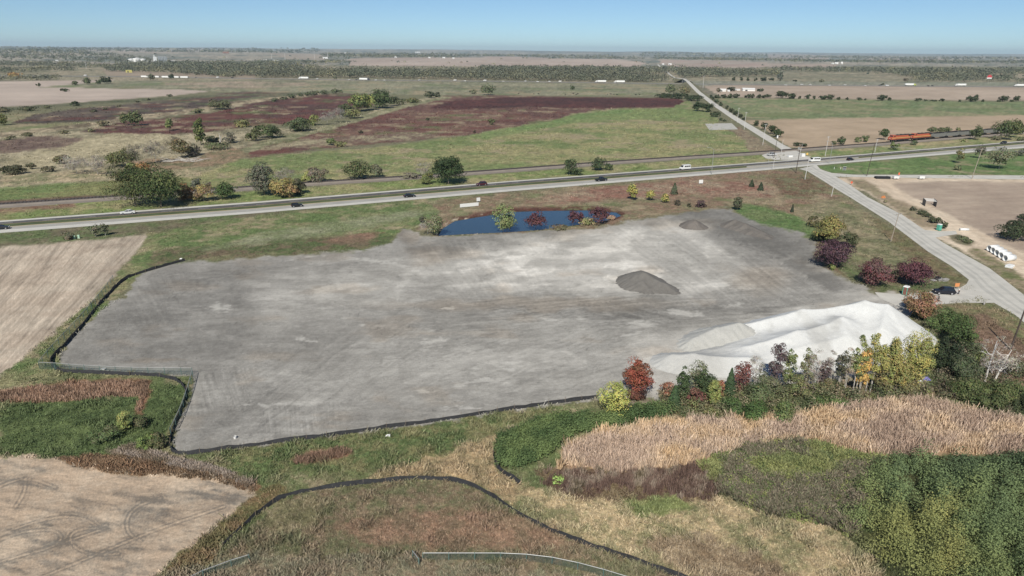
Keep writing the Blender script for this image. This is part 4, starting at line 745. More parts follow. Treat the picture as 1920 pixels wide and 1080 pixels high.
# --- tree and shrub tables:  u v h w kind c1 c2 | label
GD, GM_, GY_, OL_, GG, PUR, RED = (52, 68, 38), (84, 104, 54), (150, 148, 62), (104, 104, 62), (118, 116, 96), (84, 52, 60), (142, 76, 58)
DG, YG, YE, OR_, GR, BR = (44, 58, 42), (120, 132, 58), (186, 168, 70), (190, 148, 60), (136, 128, 116), (112, 92, 72)
T1 = [
 (254, 386, 74, 78, 'round', GD, (92, 92, 50), 'broad dark green tree, left of the overlapping pair beside the far lane'),
 (303, 388, 80, 80, 'round', GD, (90, 100, 50), 'broad dark green tree, right of the overlapping pair beside the far lane'),
 (352, 376, 34, 34, 'bush', (96, 84, 62), (150, 104, 60), 'brown and orange shrub touching the right side of the big dark tree'),
 (383, 377, 32, 34, 'bush', (146, 132, 66), (122, 100, 76), 'yellow-brown shrub between the big dark tree and the small round green tree'),
 (368, 352, 18, 20, 'bush', (92, 98, 84), (110, 104, 90), 'small grey-green shrub above the railway behind the yellow-brown shrub'),
 (388, 354, 14, 14, 'bush', (90, 84, 74), (110, 100, 84), 'tiny grey shrub above the railway, right of the grey-green one'),
 (422, 373, 32, 36, 'round', GD, GM_, 'small round green tree casting a shadow right, alone beside the railway'),
 (496, 366, 60, 46, 'round', (82, 86, 70), (106, 106, 90), 'grey-green tree, leftmost of the mixed clump by the railway'),
 (537, 352, 38, 46, 'bare', (140, 132, 122), (120, 112, 100), 'leafless grey tree in the mixed clump by the railway'),
 (528, 370, 38, 44, 'bush', (128, 122, 60), (150, 124, 70), 'olive-yellow shrub at the foot of the mixed clump'),
 (547, 371, 28, 24, 'bush', (150, 118, 76), (130, 116, 70), 'tan-orange shrub at the foot of the mixed clump'),
 (562, 363, 30, 30, 'bush', (62, 68, 52), (84, 84, 62), 'dark shrub at the right end of the mixed clump'),
 (574, 343, 22, 18, 'bush', (138, 140, 62), (116, 128, 60), 'bright yellow-green shrub on the far side of the railway'),
 (597, 341, 28, 36, 'bush', (118, 108, 92), (104, 100, 80), 'grey-brown shrub right of the bright yellow-green one'),
 (672, 336, 36, 48, 'round', (72, 84, 48), (108, 112, 72), 'wide green tree on the far side of the railway in the pasture'),
 (706, 333, 26, 22, 'bush', (96, 102, 78), (112, 108, 84), 'pale green shrub touching the right of the wide pasture tree'),
 (797, 334, 32, 34, 'bare', (140, 134, 124), (118, 112, 100), 'leafless grey tree left of the round dark tree by the railway'),
 (800, 345, 22, 24, 'bush', (84, 96, 52), (120, 120, 60), 'green shrub in front of the leafless tree by the railway'),
 (768, 334, 11, 30, 'bush', (120, 114, 98), (106, 104, 86), 'low grey-green shrub left of the leafless tree by the railway'),
 (841, 345, 52, 56, 'round', (44, 60, 36), (58, 76, 42), 'dense round dark green tree between railway and highway'),
 (1068, 328, 30, 26, 'sparse', (58, 74, 46), (76, 88, 54), 'thin dark tree left of the two beside the highway'),
 (1080, 328, 14, 24, 'bush', (54, 70, 44), (76, 88, 54), 'low dark shrub leaning on the thin dark tree'),
 (1121, 319, 23, 28, 'round', (56, 72, 46), (78, 90, 56), 'small dark green tree between railway and highway above the pond'),
 (1142, 319, 13, 14, 'bush', (56, 72, 46), (78, 90, 56), 'small round dark shrub right of the dark tree above the pond'),
 (180, 444, 24, 16, 'sparse', (88, 98, 72), (110, 108, 84), 'thin grey-green tree, left of two at the edge of the stubble field'),
 (198, 442, 24, 16, 'sparse', (84, 94, 68), (108, 106, 82), 'thin grey-green tree, right of two at the edge of the stubble field'),
 (127, 449, 16, 22, 'bush', (92, 92, 70), (112, 104, 84), 'small dusty shrub left of the two pale green boxes'),
 (1493, 274, 8, 13, 'bush', (44, 56, 38), (64, 72, 48), 'low dark shrub by the crossing, left one of two'),
 (1507, 275, 7, 12, 'bush', (44, 56, 38), (64, 72, 48), 'low dark shrub by the crossing, right one of two'),
 (1447, 251, 16, 15, 'round', (48, 62, 38), (66, 80, 48), 'dark green tree left of two beside the road before the crossing'),
 (1458, 257, 15, 17, 'round', (48, 62, 38), (66, 80, 48), 'dark green tree right of two beside the road before the crossing'),
 (1563, 271, 7, 10, 'bush', (70, 84, 50), (90, 98, 60), 'tiny shrub left of the round tree on the track bank'),
 (1577, 271, 15, 14, 'round', (58, 76, 46), (80, 92, 54), 'small round tree on the tan side of the railway'),
 (1608, 267, 10, 11, 'bush', (80, 96, 58), (98, 104, 66), 'green shrub, left of a pair by the tracks before the locomotive'),
 (1622, 266, 12, 13, 'bush', (80, 96, 58), (98, 104, 66), 'green shrub, right of a pair by the tracks before the locomotive'),
 (1657, 262, 20, 16, 'round', (56, 74, 42), (76, 90, 52), 'green tree standing just before the orange locomotive'),
 (1747, 250, 12, 15, 'round', (92, 98, 66), (76, 88, 54), 'olive tree behind the hopper cars, leftmost of three'),
 (1763, 249, 10, 12, 'round', (92, 98, 66), (76, 88, 54), 'olive tree behind the hopper cars, middle of three'),
 (1774, 249, 11, 14, 'round', (84, 92, 60), (76, 88, 54), 'olive tree behind the hopper cars, rightmost of three'),
 (1797, 246, 7, 8, 'bush', (104, 104, 70), (90, 98, 60), 'tiny shrub behind the hopper cars'),
 (1828, 262, 26, 20, 'upright', (84, 92, 58), (64, 78, 46), 'upright green tree in front of the hopper cars'),
 (1885, 262, 38, 46, 'sparse', (92, 98, 54), (66, 80, 44), 'large open olive tree in front of the hopper cars'),
 (1905, 258, 30, 22, 'sparse', (84, 92, 50), (66, 80, 44), 'slim olive tree right behind the large open olive one'),
 (1868, 263, 9, 16, 'bush', (110, 104, 80), (96, 98, 70), 'low grey shrub under the large open olive tree'),
 (1915, 264, 8, 16, 'bush', (96, 92, 66), (90, 98, 60), 'low shrub by the tracks at the right border'),
 (1677, 281, 15, 16, 'bush', (86, 102, 56), (108, 116, 62), 'bright green shrub below the first locomotive by the highway'),
 (1714, 272, 9, 12, 'bush', (64, 76, 54), (84, 90, 62), 'dark shrub below the second locomotive'),
 (1806, 266, 6, 10, 'bush', (104, 112, 64), (124, 124, 76), 'tiny yellowish shrub below the hopper cars'),
 (1835, 297, 26, 18, 'sparse', (96, 92, 74), (74, 76, 58), 'thin brownish tree at the far edge of the mown triangle'),
 (1798, 306, 28, 15, 'sparse', (124, 118, 66), (86, 94, 62), 'narrow yellowish tree leaning in the mown triangle'),
 (1795, 319, 10, 12, 'bush', (88, 98, 66), (106, 108, 74), 'small round shrub in the mown triangle'),
 (1873, 317, 40, 44, 'sparse', (98, 104, 74), (118, 120, 88), 'wide grey-green tree on a pale forked trunk in the mown triangle'),
 (1914, 292, 14, 20, 'bush', (84, 88, 74), (104, 104, 84), 'grey shrub at the right border of the mown triangle'),
 (1901, 449, 38, 54, 'bush', (50, 60, 42), (70, 78, 52), 'big dark green bush at the right border above the dirt bank'),
 (1922, 412, 12, 22, 'bush', (50, 60, 42), (70, 78, 52), 'small dark bush at the right border above the big one'),
 (1712, 395, 8, 12, 'bush', (70, 76, 60), (90, 90, 70), 'grey-green shrub, first of the row towards the teal toilet'),
 (1728, 402, 10, 15, 'bush', (64, 72, 52), (84, 88, 62), 'grey-green shrub, second of the row towards the teal toilet'),
 (1738, 407, 10, 14, 'bush', (64, 72, 52), (84, 88, 62), 'grey-green shrub, third of the row towards the teal toilet'),
 (1752, 418, 13, 22, 'bush', (56, 66, 46), (76, 82, 56), 'dark wide shrub, fourth of the row towards the teal toilet'),
 (1768, 428, 14, 15, 'bush', (52, 62, 44), (76, 82, 56), 'dark shrub right behind the teal toilet'),
 (1804, 449, 8, 20, 'bush', (84, 92, 62), (104, 106, 76), 'low green weeds by the road opposite the white pipe'),
 (1815, 455, 8, 18, 'bush', (74, 84, 56), (98, 102, 70), 'low green weeds right of the first patch opposite the white pipe'),
 (802, 439, 28, 44, 'bare', (150, 146, 138), (128, 122, 112), 'leafless grey bush at the left end of the pond'),
 (791, 417, 12, 12, 'bush', (64, 66, 54), (90, 88, 70), 'small dark shrub above the leafless bush by the pond'),
 (818, 441, 40, 34, 'sparse', (120, 122, 88), (98, 108, 66), 'thin grey-green tree at the left end of the pond'),
 (944, 434, 54, 38, 'sparse', (104, 120, 66), (120, 128, 76), 'tall light green tree with pale trunks standing at the pond edge'),
 (953, 434, 34, 30, 'sparse', (96, 112, 62), (112, 122, 76), 'low light green shoots right of the pond tree'),
 (1004, 431, 38, 38, 'sparse', PUR, (104, 66, 66), 'round purple-leaved tree at the near bank of the pond'),
 (1074, 423, 30, 24, 'sparse', PUR, (98, 64, 70), 'small purple-leaved tree left of the straw clump on the pond bank'),
 (1089, 421, 24, 10, 'sparse', PUR, (104, 62, 66), 'slim purple-leaved sapling behind the straw clump on the pond bank'),
 (1124, 421, 34, 36, 'sparse', (84, 54, 60), (98, 62, 64), 'dark red-leaved tree at the right end of the pond'),
 (1101, 421, 14, 32, 'bush', (150, 132, 92), (108, 118, 62), 'straw and green grass clump between the purple trees on the pond bank'),
 (1146, 412, 9, 16, 'bush', (160, 130, 104), (140, 106, 84), 'small tan weed clump beside the dark red tree'),
 (1045, 429, 8, 34, 'bush', (112, 96, 74), (92, 92, 60), 'low brown weeds on the near pond bank between two purple trees'),
 (1185, 375, 30, 18, 'upright', (172, 158, 60), (112, 122, 52), 'tallest yellow-green tree in the rusty grass right of the pond'),
 (1219, 376, 19, 14, 'upright', (160, 150, 64), (112, 122, 52), 'middle yellow-green tree in the rusty grass right of the pond'),
 (1247, 380, 17, 15, 'upright', (160, 148, 66), (108, 118, 52), 'right yellow-green tree in the rusty grass right of the pond'),
 (1264, 364, 21, 16, 'cone', (66, 80, 58), (86, 92, 66), 'grey-green cedar right behind the three yellow trees'),
 (1269, 385, 10, 13, 'bush', (62, 60, 52), (82, 78, 62), 'small dark round bush in the rusty grass'),
 (1293, 388, 8, 8, 'bush', (72, 72, 58), (90, 86, 66), 'tiny grey bush left of the maroon shrub'),
 (1314, 389, 14, 20, 'bush', (74, 56, 60), (92, 76, 72), 'low maroon shrub in the rusty grass'),
 (1382, 394, 25, 16, 'upright', (76, 82, 60), (96, 94, 70), 'slim olive sapling at the far corner of the lot'),
 (1409, 350, 13, 12, 'cone', (48, 62, 46), (64, 76, 54), 'small dark cedar, left of two in the rusty meadow'),
 (1426, 357, 15, 13, 'cone', (48, 62, 46), (64, 76, 54), 'small dark cedar, right of two in the rusty meadow'),
 (1485, 398, 15, 7, 'cone', (48, 58, 46), (64, 72, 54), 'tiny narrow dark cedar right of the green bank'),
 (1524, 425, 20, 20, 'bush', (84, 84, 54), (106, 98, 62), 'small brownish-green bush left of the big yellowing tree'),
 (1551, 455, 52, 52, 'round', (150, 134, 66), (96, 104, 52), 'big yellowing tree at the east edge of the lot'),
 (1590, 462, 30, 32, 'bush', (56, 66, 44), (82, 86, 56), 'dark green shrub leaning on the yellowing tree'),
 (1536, 452, 20, 30, 'bush', (54, 66, 40), (72, 82, 48), 'dark green shrub at the left foot of the yellowing tree'),
 (1561, 502, 54, 64, 'round', (70, 50, 60), (96, 72, 80), 'dark purple tree just below the yellowing tree'),
 (1560, 506, 12, 12, 'bush', (98, 108, 52), (120, 124, 62), 'small lime shrub at the foot of the dark purple tree'),
 (1642, 536, 52, 54, 'round', (112, 62, 68), (98, 78, 74), 'reddish purple tree, left of the pair by the portable toilet'),
 (1622, 530, 22, 26, 'bush', (112, 84, 80), (96, 84, 74), 'low pinkish brown growth on the left of the reddish purple tree'),
 (1712, 536, 50, 62, 'round', (82, 52, 62), (104, 64, 70), 'dark purple tree right of the pair by the portable toilet'),
 (1678, 522, 18, 26, 'bush', (84, 92, 66), (104, 104, 78), 'grey-green shrub between the two purple trees'),
 (1722, 600, 56, 50, 'round', (152, 108, 84), (112, 98, 56), 'rust and green tree beside the site entrance'),
 (1706, 578, 24, 26, 'bush', (150, 122, 88), (108, 98, 62), 'tan shrub left of the rust and green tree'),
 (1730, 590, 34, 34, 'bush', (150, 104, 84), (128, 96, 70), 'pinkish brown shrub on the right of the rust and green tree'),
 (1775, 618, 38, 74, 'bush', (86, 106, 52), (64, 82, 44), 'wide bright green bush below the site entrance'),
 (1800, 652, 56, 44, 'round', (78, 98, 48), (56, 72, 40), 'tall green tree right below the wide bright bush'),
 (1757, 702, 72, 32, 'upright', (42, 54, 38), (58, 70, 46), 'dark evergreen tree, left of two behind the yellow trees'),
 (1778, 706, 66, 34, 'upright', (42, 54, 38), (58, 70, 46), 'dark evergreen tree, right of two behind the yellow trees'),
 (1802, 718, 58, 52, 'round', (84, 94, 66), (64, 76, 50), 'grey-green tree below the tall green one'),
 (1832, 704, 50, 26, 'sparse', (122, 126, 66), (96, 104, 60), 'thin yellow-green tree left of the white leafless trees'),
 (1822, 672, 34, 30, 'bush', (84, 92, 62), (66, 76, 50), 'grey-green shrub between the tall green tree and the meadow'),
 (1820, 758, 50, 66, 'bush', (96, 106, 58), (74, 88, 46), 'large olive bush, left one in front of the white leafless trees'),
 (1882, 756, 52, 66, 'bush', (100, 108, 60), (74, 86, 46), 'large olive bush, right one in front of the white leafless trees'),
 (1850, 768, 34, 50, 'bush', (84, 94, 52), (66, 80, 44), 'dark olive bush filling the gap between the two large ones'),
 (1918, 776, 48, 44, 'bush', (46, 58, 40), (64, 74, 46), 'dark bush at the right border above the reeds'),
 (1905, 706, 34, 46, 'bush', (110, 104, 80), (88, 92, 62), 'grey-brown shrub at the right border below the utility pole'),
 (1768, 740, 26, 56, 'bush', (108, 98, 80), (86, 88, 58), 'low brown thicket below the dark evergreen trees'),
 (1600, 737, 108, 30, 'sparse', (132, 138, 66), (96, 108, 58), 'tall green-yellow poplar, first of the pair before the white heap'),
 (1610, 738, 84, 22, 'upright', (196, 152, 56), (180, 150, 66), 'narrow orange-yellow tree among the poplars'),
 (1629, 735, 110, 34, 'sparse', (152, 146, 60), (112, 118, 58), 'tall yellowing poplar, second of the pair before the white heap'),
 (1650, 738, 52, 30, 'sparse', (96, 96, 60), (128, 112, 66), 'brownish thin tree filling the gap between the poplars'),
 (1660, 738, 104, 34, 'upright', (122, 130, 60), (150, 140, 66), 'tall green poplar in the middle of the row before the white heap'),
 (1680, 737, 72, 36, 'upright', (160, 140, 66), (120, 122, 60), 'golden leafy tree joined to the middle poplar'),
 (1712, 730, 108, 50, 'upright', (166, 156, 62), (122, 126, 58), 'large bright yellow tree right of the white heap'),
 (1700, 738, 40, 40, 'bush', (128, 118, 66), (96, 98, 62), 'olive undergrowth at the foot of the bright yellow tree'),
 (1452, 738, 94, 32, 'sparse', (86, 70, 76), (104, 94, 88), 'tall thin purple-grey tree in front of the white heap'),
 (1474, 738, 82, 26, 'sparse', (112, 122, 62), (88, 100, 54), 'tall thin green tree right of the purple-grey one'),
 (1506, 738, 84, 24, 'sparse', (104, 112, 64), (120, 112, 92), 'thin green-topped pale-stemmed tree before the white heap'),
 (1522, 737, 82, 28, 'bare', (168, 160, 150), (140, 130, 120), 'leafless pale tree, left of three before the white heap'),
 (1538, 736, 62, 24, 'sparse', (84, 70, 72), (112, 98, 90), 'small thin tree with purple remnants before the white heap'),
 (1553, 736, 78, 24, 'bare', (168, 160, 150), (140, 130, 120), 'leafless pale tree, middle of three before the white heap'),
 (1570, 738, 82, 24, 'sparse', (66, 68, 58), (92, 90, 66), 'dark thin tree left of the poplars'),
 (1582, 738, 86, 20, 'bare', (172, 160, 136), (146, 128, 104), 'leafless pale tree, right of three touching the poplars'),
 (1498, 752, 50, 38, 'bush', (96, 108, 58), (118, 104, 74), 'leafy green undergrowth below the thin pale trees'),
 (1556, 738, 36, 46, 'bush', (72, 82, 50), (112, 104, 70), 'dark undergrowth left of the poplars'),
 (1437, 745, 50, 40, 'bush', (104, 106, 80), (82, 92, 58), 'grey-green undergrowth below the purple-grey tree'),
 (1194, 738, 66, 50, 'round', (148, 72, 54), (102, 76, 50), 'rust red round tree at the lot corner'),
 (1194, 748, 22, 36, 'bush', (56, 44, 40), (112, 70, 56), 'dark red growth at the foot of the rust red tree'),
 (1150, 783, 68, 56, 'sparse', (172, 170, 62), (116, 130, 56), 'yellow-green tree in front of the rust red one'),
 (1250, 740, 24, 28, 'bush', (170, 104, 78), (120, 84, 62), 'small salmon-red shrub right of the stony track'),
 (1263, 766, 44, 32, 'cone', (48, 72, 46), (70, 92, 52), 'dark green cedar at the left end of the tree row'),
 (1278, 756, 68, 22, 'upright', (78, 94, 58), (60, 78, 46), 'slim green tree rising behind the first cedar'),
 (1306, 736, 60, 36, 'sparse', (98, 106, 78), (118, 118, 88), 'grey-green open tree in the cedar group'),
 (1318, 752, 56, 40, 'round', (56, 74, 44), (72, 88, 52), 'dark green round tree under the grey-green open one'),
 (1302, 764, 42, 32, 'bush', (124, 76, 68), (92, 62, 56), 'maroon bush among the cedars'),
 (1336, 768, 56, 22, 'upright', (136, 142, 62), (98, 110, 52), 'slim yellow-green tree beside the maroon bush'),
 (1347, 752, 40, 16, 'sparse', (160, 84, 62), (140, 110, 62), 'small red-leaved sapling beside the slim yellow-green tree'),
 (1366, 748, 58, 30, 'cone', (46, 70, 46), (66, 88, 52), 'tall dark green cedar at the middle of the row'),
 (1389, 738, 60, 36, 'sparse', (128, 78, 72), (104, 70, 64), 'maroon-leaved tree right of the tall dark cedar'),
 (1412, 742, 76, 26, 'bare', (160, 152, 142), (128, 122, 108), 'leafless grey tree leaning over the maroon-leaved one'),
 (1420, 760, 44, 50, 'bush', (98, 108, 68), (74, 88, 52), 'grey-green brush right of the maroon-leaved tree'),
 (1370, 776, 34, 40, 'bush', (82, 108, 50), (66, 88, 44), 'bright green bush at the reed edge, left of three'),
 (1417, 790, 40, 44, 'bush', (84, 112, 50), (64, 88, 42), 'bright green bush at the reed edge, middle of three'),
 (1463, 792, 42, 44, 'bush', (82, 104, 52), (104, 116, 62), 'bright green bush at the reed edge, right of three'),
 (1525, 764, 24, 44, 'bush', (84, 104, 48), (70, 88, 44), 'low green bush at the foot of the pale stems, left one'),
 (1568, 760, 22, 46, 'bush', (88, 112, 50), (70, 88, 44), 'low green bush at the foot of the pale stems, right one'),
 (1290, 780, 20, 36, 'bush', (84, 98, 58), (110, 104, 76), 'low green shrub in front of the first cedar'),
 (1330, 776, 16, 34, 'bush', (132, 124, 76), (96, 104, 58), 'low straw-green shrub in front of the maroon bush'),
 (237, 806, 40, 28, 'bush', (142, 146, 66), (104, 118, 56), 'yellow-green shrub in the green patch left of the fence'),
 (262, 800, 22, 30, 'bush', (96, 94, 66), (78, 88, 50), 'dark weedy shrub right beside the yellow-green one'),
 (276, 840, 28, 34, 'bush', (104, 122, 56), (84, 98, 48), 'bright green shrub by the fence corner'),
 (303, 838, 30, 30, 'bush', (84, 92, 54), (104, 98, 68), 'olive shrub between the bright green one and the lot corner'),
 (196, 826, 24, 46, 'bush', (84, 104, 56), (104, 104, 74), 'low grey-green shrub at the edge of the green patch'),
 (1660, 380, 3, 6, 'bush', (112, 110, 80), (130, 120, 90), 'tiny weed tuft beside the orange barricade'),
 # trees across the wetland
 (4, 235, 22, 18, 'round', (118, 118, 58), (92, 98, 50), 'yellowish tree at the left border'),
 (28, 326, 18, 36, 'bush', (62, 66, 46), (86, 84, 60), 'dark shrub at the left border of the creek line'),
 (8, 324, 12, 18, 'bush', (72, 74, 50), (86, 84, 60), 'small dark shrub at the left border of the creek line'),
 (58, 317, 12, 14, 'bush', (84, 86, 62), (96, 92, 66), 'tiny olive shrub on the creek line'),
 (92, 322, 12, 22, 'bush', (92, 90, 66), (104, 98, 76), 'small olive-grey shrub on the creek line'),
 (115, 307, 18, 26, 'bush', (98, 88, 56), (92, 90, 62), 'olive-brown shrub left of the leafless white-trunked tree'),
 (144, 326, 38, 58, 'bare', (156, 148, 138), (128, 120, 110), 'wide leafless tree with white trunk'),
 (183, 327, 36, 34, 'bare', (156, 148, 138), (128, 120, 110), 'narrow leafless tree right of the wide leafless one'),
 (219, 313, 28, 34, 'sparse', (98, 100, 52), (84, 90, 52), 'olive tree left of the grey leafless pair'),
 (234, 314, 36, 42, 'sparse', (96, 100, 56), (84, 88, 56), 'spreading olive tree beside the grey leafless pair'),
 (258, 312, 42, 36, 'bare', (134, 126, 114), (112, 106, 94), 'grey leafless tree, left of the pair'),
 (293, 306, 44, 40, 'bare', (134, 126, 114), (112, 106, 94), 'grey leafless tree, right of the pair, leaning'),
 (248, 318, 14, 22, 'bush', (112, 118, 62), (98, 104, 56), 'yellow-green shrub under the grey leafless pair'),
 (270, 322, 18, 26, 'bush', (160, 112, 58), (136, 104, 62), 'orange autumn shrub under the grey leafless pair'),
 (330, 290, 34, 32, 'bare', (120, 108, 92), (104, 94, 80), 'brownish twiggy tree above the fallen branches'),
 (342, 296, 36, 36, 'sparse', (112, 98, 60), (92, 92, 62), 'brown-olive tree above the fallen branches'),
 (363, 292, 22, 34, 'bush', (92, 90, 78), (106, 100, 84), 'grey shrub right of the brown-olive tree'),
 (377, 272, 48, 20, 'upright', (110, 116, 56), (70, 84, 46), 'tall slim green tree alone above the creek line'),
 (398, 266, 12, 26, 'bush', (78, 86, 58), (100, 98, 72), 'low dark shrub right of the tall slim green tree'),
 (431, 268, 20, 22, 'bush', (92, 92, 78), (104, 100, 84), 'grey shrub right of the white snag'),
 (404, 280, 14, 46, 'bush', (84, 96, 58), (112, 108, 80), 'low green brush below the white snag'),
 (475, 264, 24, 26, 'bush', (98, 104, 62), (84, 88, 56), 'olive shrub at the left end of the long hedgerow'),
 (503, 259, 26, 46, 'bush', (86, 98, 58), (66, 78, 48), 'green shrub, second of the long hedgerow'),
 (560, 246, 26, 46, 'bush', (72, 84, 54), (84, 94, 60), 'dark green shrub, third of the long hedgerow'),
 (590, 235, 20, 22, 'bush', (130, 134, 62), (104, 112, 58), 'yellow-green shrub in the long hedgerow'),
 (614, 234, 26, 32, 'bare', (140, 134, 126), (120, 116, 108), 'grey leafless shrub, left of two in the long hedgerow'),
 (634, 230, 28, 34, 'bare', (132, 128, 120), (112, 108, 100), 'grey leafless shrub, right of two in the long hedgerow'),
 (649, 219, 24, 26, 'bush', (62, 74, 48), (80, 88, 56), 'dark green shrub before the tall hedgerow trees'),
 (660, 222, 18, 30, 'bush', (116, 116, 66), (96, 100, 64), 'olive shrub below the tall hedgerow trees'),
 (672, 209, 32, 34, 'round', (128, 134, 62), (74, 88, 50), 'yellow-green tall tree, left one in the hedgerow'),
 (690, 207, 30, 28, 'round', (140, 146, 66), (80, 94, 50), 'yellow-green tall tree, middle one in the hedgerow'),
 (712, 203, 34, 40, 'round', (56, 72, 42), (78, 92, 54), 'dark green tall tree, right one in the hedgerow'),
 (735, 199, 18, 22, 'bush', (64, 74, 50), (84, 90, 62), 'dark green shrub right of the tall hedgerow trees'),
 (750, 196, 12, 18, 'bush', (74, 80, 54), (90, 92, 64), 'small green shrub further right of the tall hedgerow trees'),
 (772, 192, 9, 34, 'bush', (104, 104, 62), (84, 90, 56), 'low olive brush towards the end of the hedgerow'),
 (806, 184, 13, 18, 'bush', (62, 70, 52), (80, 84, 60), 'dark shrub at the end of the hedgerow, left one'),
 (818, 182, 9, 14, 'bush', (62, 70, 52), (80, 84, 60), 'dark shrub at the end of the hedgerow, right one'),
 (622, 272, 14, 20, 'bush', (84, 100, 52), (100, 108, 62), 'small green shrub alone in the maroon meadow'),
 (642, 275, 10, 22, 'bush', (112, 110, 64), (100, 100, 62), 'low olive shrub right of the small green one in the meadow'),
 (676, 250, 6, 9, 'bush', (58, 58, 46), (74, 70, 52), 'tiny dark shrub in the maroon meadow'),
 (923, 234, 12, 12, 'bush', (92, 100, 60), (84, 88, 56), 'small grey-green shrub in the maroon meadow near the pasture'),
 (890, 249, 5, 6, 'bush', (64, 54, 46), (84, 74, 56), 'tiny dark shrub at the upper edge of the pasture'),
 (801, 226, 5, 7, 'bush', (50, 54, 40), (64, 66, 46), 'tiny dark shrub in the middle of the maroon meadow'),
 (455, 238, 14, 26, 'bush', (128, 126, 66), (110, 110, 66), 'yellowish brush on the maroon strip left of the hedgerow'),
 (234, 235, 22, 13, 'upright', (82, 94, 56), (100, 106, 66), 'upright green tree, leftmost of three in the marsh'),
 (245, 236, 26, 12, 'upright', (86, 98, 58), (104, 112, 66), 'upright green tree, middle one of three in the marsh'),
 (258, 235, 26, 20, 'upright', (80, 92, 56), (98, 104, 64), 'upright green tree, rightmost of three in the marsh'),
 (318, 245, 22, 13, 'upright', (110, 122, 64), (84, 98, 54), 'lone upright green tree in the maroon strip'),
 (192, 236, 10, 20, 'bush', (112, 104, 78), (96, 96, 64), 'small brownish brush left of the three marsh trees'),
 (412, 205, 18, 42, 'bush', (84, 88, 62), (98, 98, 70), 'rounded olive thicket in the maroon strip'),
 (372, 212, 8, 22, 'bush', (92, 98, 64), (104, 104, 72), 'low green brush left of the olive thicket'),
 (121, 172, 6, 14, 'bush', (70, 76, 52), (84, 84, 60), 'small brush at the corner of the tan field'),
 (53, 208, 9, 26, 'bush', (72, 78, 54), (88, 88, 62), 'dark brush, leftmost below the tan field'),
 (88, 204, 6, 14, 'bush', (78, 82, 58), (92, 92, 64), 'small brush, middle one below the tan field'),
 (142, 199, 9, 15, 'bush', (50, 58, 40), (66, 74, 48), 'dark shrub, rightmost below the tan field'),
 (8, 210, 10, 24, 'bush', (80, 78, 58), (92, 90, 64), 'grey brush at the left border below the tan field'),
 (141, 160, 8, 9, 'round', (64, 74, 48), (80, 86, 56), 'small round tree, leftmost of four beside the tan field'),
 (165, 159, 13, 13, 'round', (68, 78, 52), (84, 90, 60), 'round tree, second of four beside the tan field'),
 (185, 158, 8, 11, 'round', (64, 72, 48), (80, 86, 56), 'small round tree, third of four beside the tan field'),
 (199, 157, 13, 18, 'round', (44, 54, 40), (58, 66, 44), 'dark tree, rightmost of four beside the tan field'),
 (73, 162, 6, 8, 'bush', (60, 70, 46), (76, 80, 54), 'tiny shrub in the tan field'),
 (285, 151, 12, 12, 'round', (84, 88, 66), (98, 98, 76), 'grey-green tree before the long white trailer row'),
 (323, 149, 10, 10, 'round', (60, 70, 54), (78, 84, 62), 'small dark round tree right of the long white trailer row'),
 (915, 178, 20, 27, 'sparse', (104, 112, 82), (84, 94, 64), 'grey-green willow alone at the edge of the plain'),
 (888, 176, 8, 14, 'bush', (112, 112, 84), (96, 100, 72), 'small brush left of the willow on the plain'),
 (1073, 168, 8, 8, 'bush', (60, 72, 48), (78, 84, 56), 'small dark tree alone on the plain left of the county road'),
 (1255, 178, 20, 18, 'sparse', (104, 112, 80), (86, 96, 64), 'grey-green tree at the left of the road bank'),
 (1282, 178, 16, 20, 'sparse', (118, 112, 78), (100, 98, 66), 'brown-green tree at the road bank'),
 (1246, 183, 8, 34, 'bush', (46, 58, 38), (60, 70, 46), 'low dark cedar hedge, left piece beside the maroon field'),
 (1275, 185, 10, 34, 'bush', (46, 58, 38), (60, 70, 46), 'low dark cedar hedge, middle piece beside the maroon field'),
 (1300, 189, 11, 30, 'bush', (46, 58, 38), (60, 70, 46), 'low dark cedar hedge, right piece beside the maroon field'),
 (1310, 208, 17, 24, 'bush', (46, 60, 38), (58, 70, 44), 'rounded dark cedar clump, left half, beside the road'),
 (1326, 210, 16, 22, 'bush', (46, 60, 38), (58, 70, 44), 'rounded dark cedar clump, right half, beside the road'),
 (1340, 219, 10, 18, 'bush', (50, 64, 42), (64, 74, 48), 'dark cedar just below the rounded clump'),
 (1351, 226, 5, 7, 'bush', (52, 64, 42), (64, 74, 48), 'tiny cedar above the gravel pad, left one'),
 (1359, 228, 4, 6, 'bush', (52, 64, 42), (64, 74, 48), 'tiny cedar above the gravel pad, right one'),
 (1418, 236, 10, 10, 'bush', (52, 64, 44), (68, 78, 50), 'small dark cedar below the verge row'),
 (1432, 243, 13, 12, 'bush', (50, 62, 42), (66, 76, 50), 'dark cedar below the verge row next to the tan field'),
 (1370, 171, 8, 16, 'bush', (52, 60, 44), (66, 72, 50), 'dark yard trees between the white farm buildings'),
 (1425, 172, 6, 12, 'bush', (46, 56, 42), (60, 68, 48), 'dark round yard tree right of the long white barn'),
 (1347, 173, 8, 8, 'bush', (90, 86, 66), (104, 96, 74), 'brown yard tree left of the white farm buildings'),
 (1462, 152, 16, 10, 'upright', (84, 92, 80), (98, 104, 88), 'tall grey-green tree left of the interstate field'),
 (1540, 154, 5, 9, 'bush', (96, 92, 66), (84, 88, 60), 'small tree at the near edge of the grey field'),
 (1490, 153, 3, 7, 'bush', (60, 66, 50), (76, 80, 58), 'tiny shrub at the near edge of the grey field'),
 (1698, 155, 9, 9, 'bush', (92, 88, 72), (104, 98, 80), 'grey tree left of the interstate woods'),
 (628, 150, 9, 9, 'sparse', (112, 112, 92), (96, 98, 76), 'small tree on the near verge of the interstate'),
 (1654, 160, 4, 5, 'bush', (58, 64, 48), (72, 78, 56), 'small dark tree in the interstate median'),
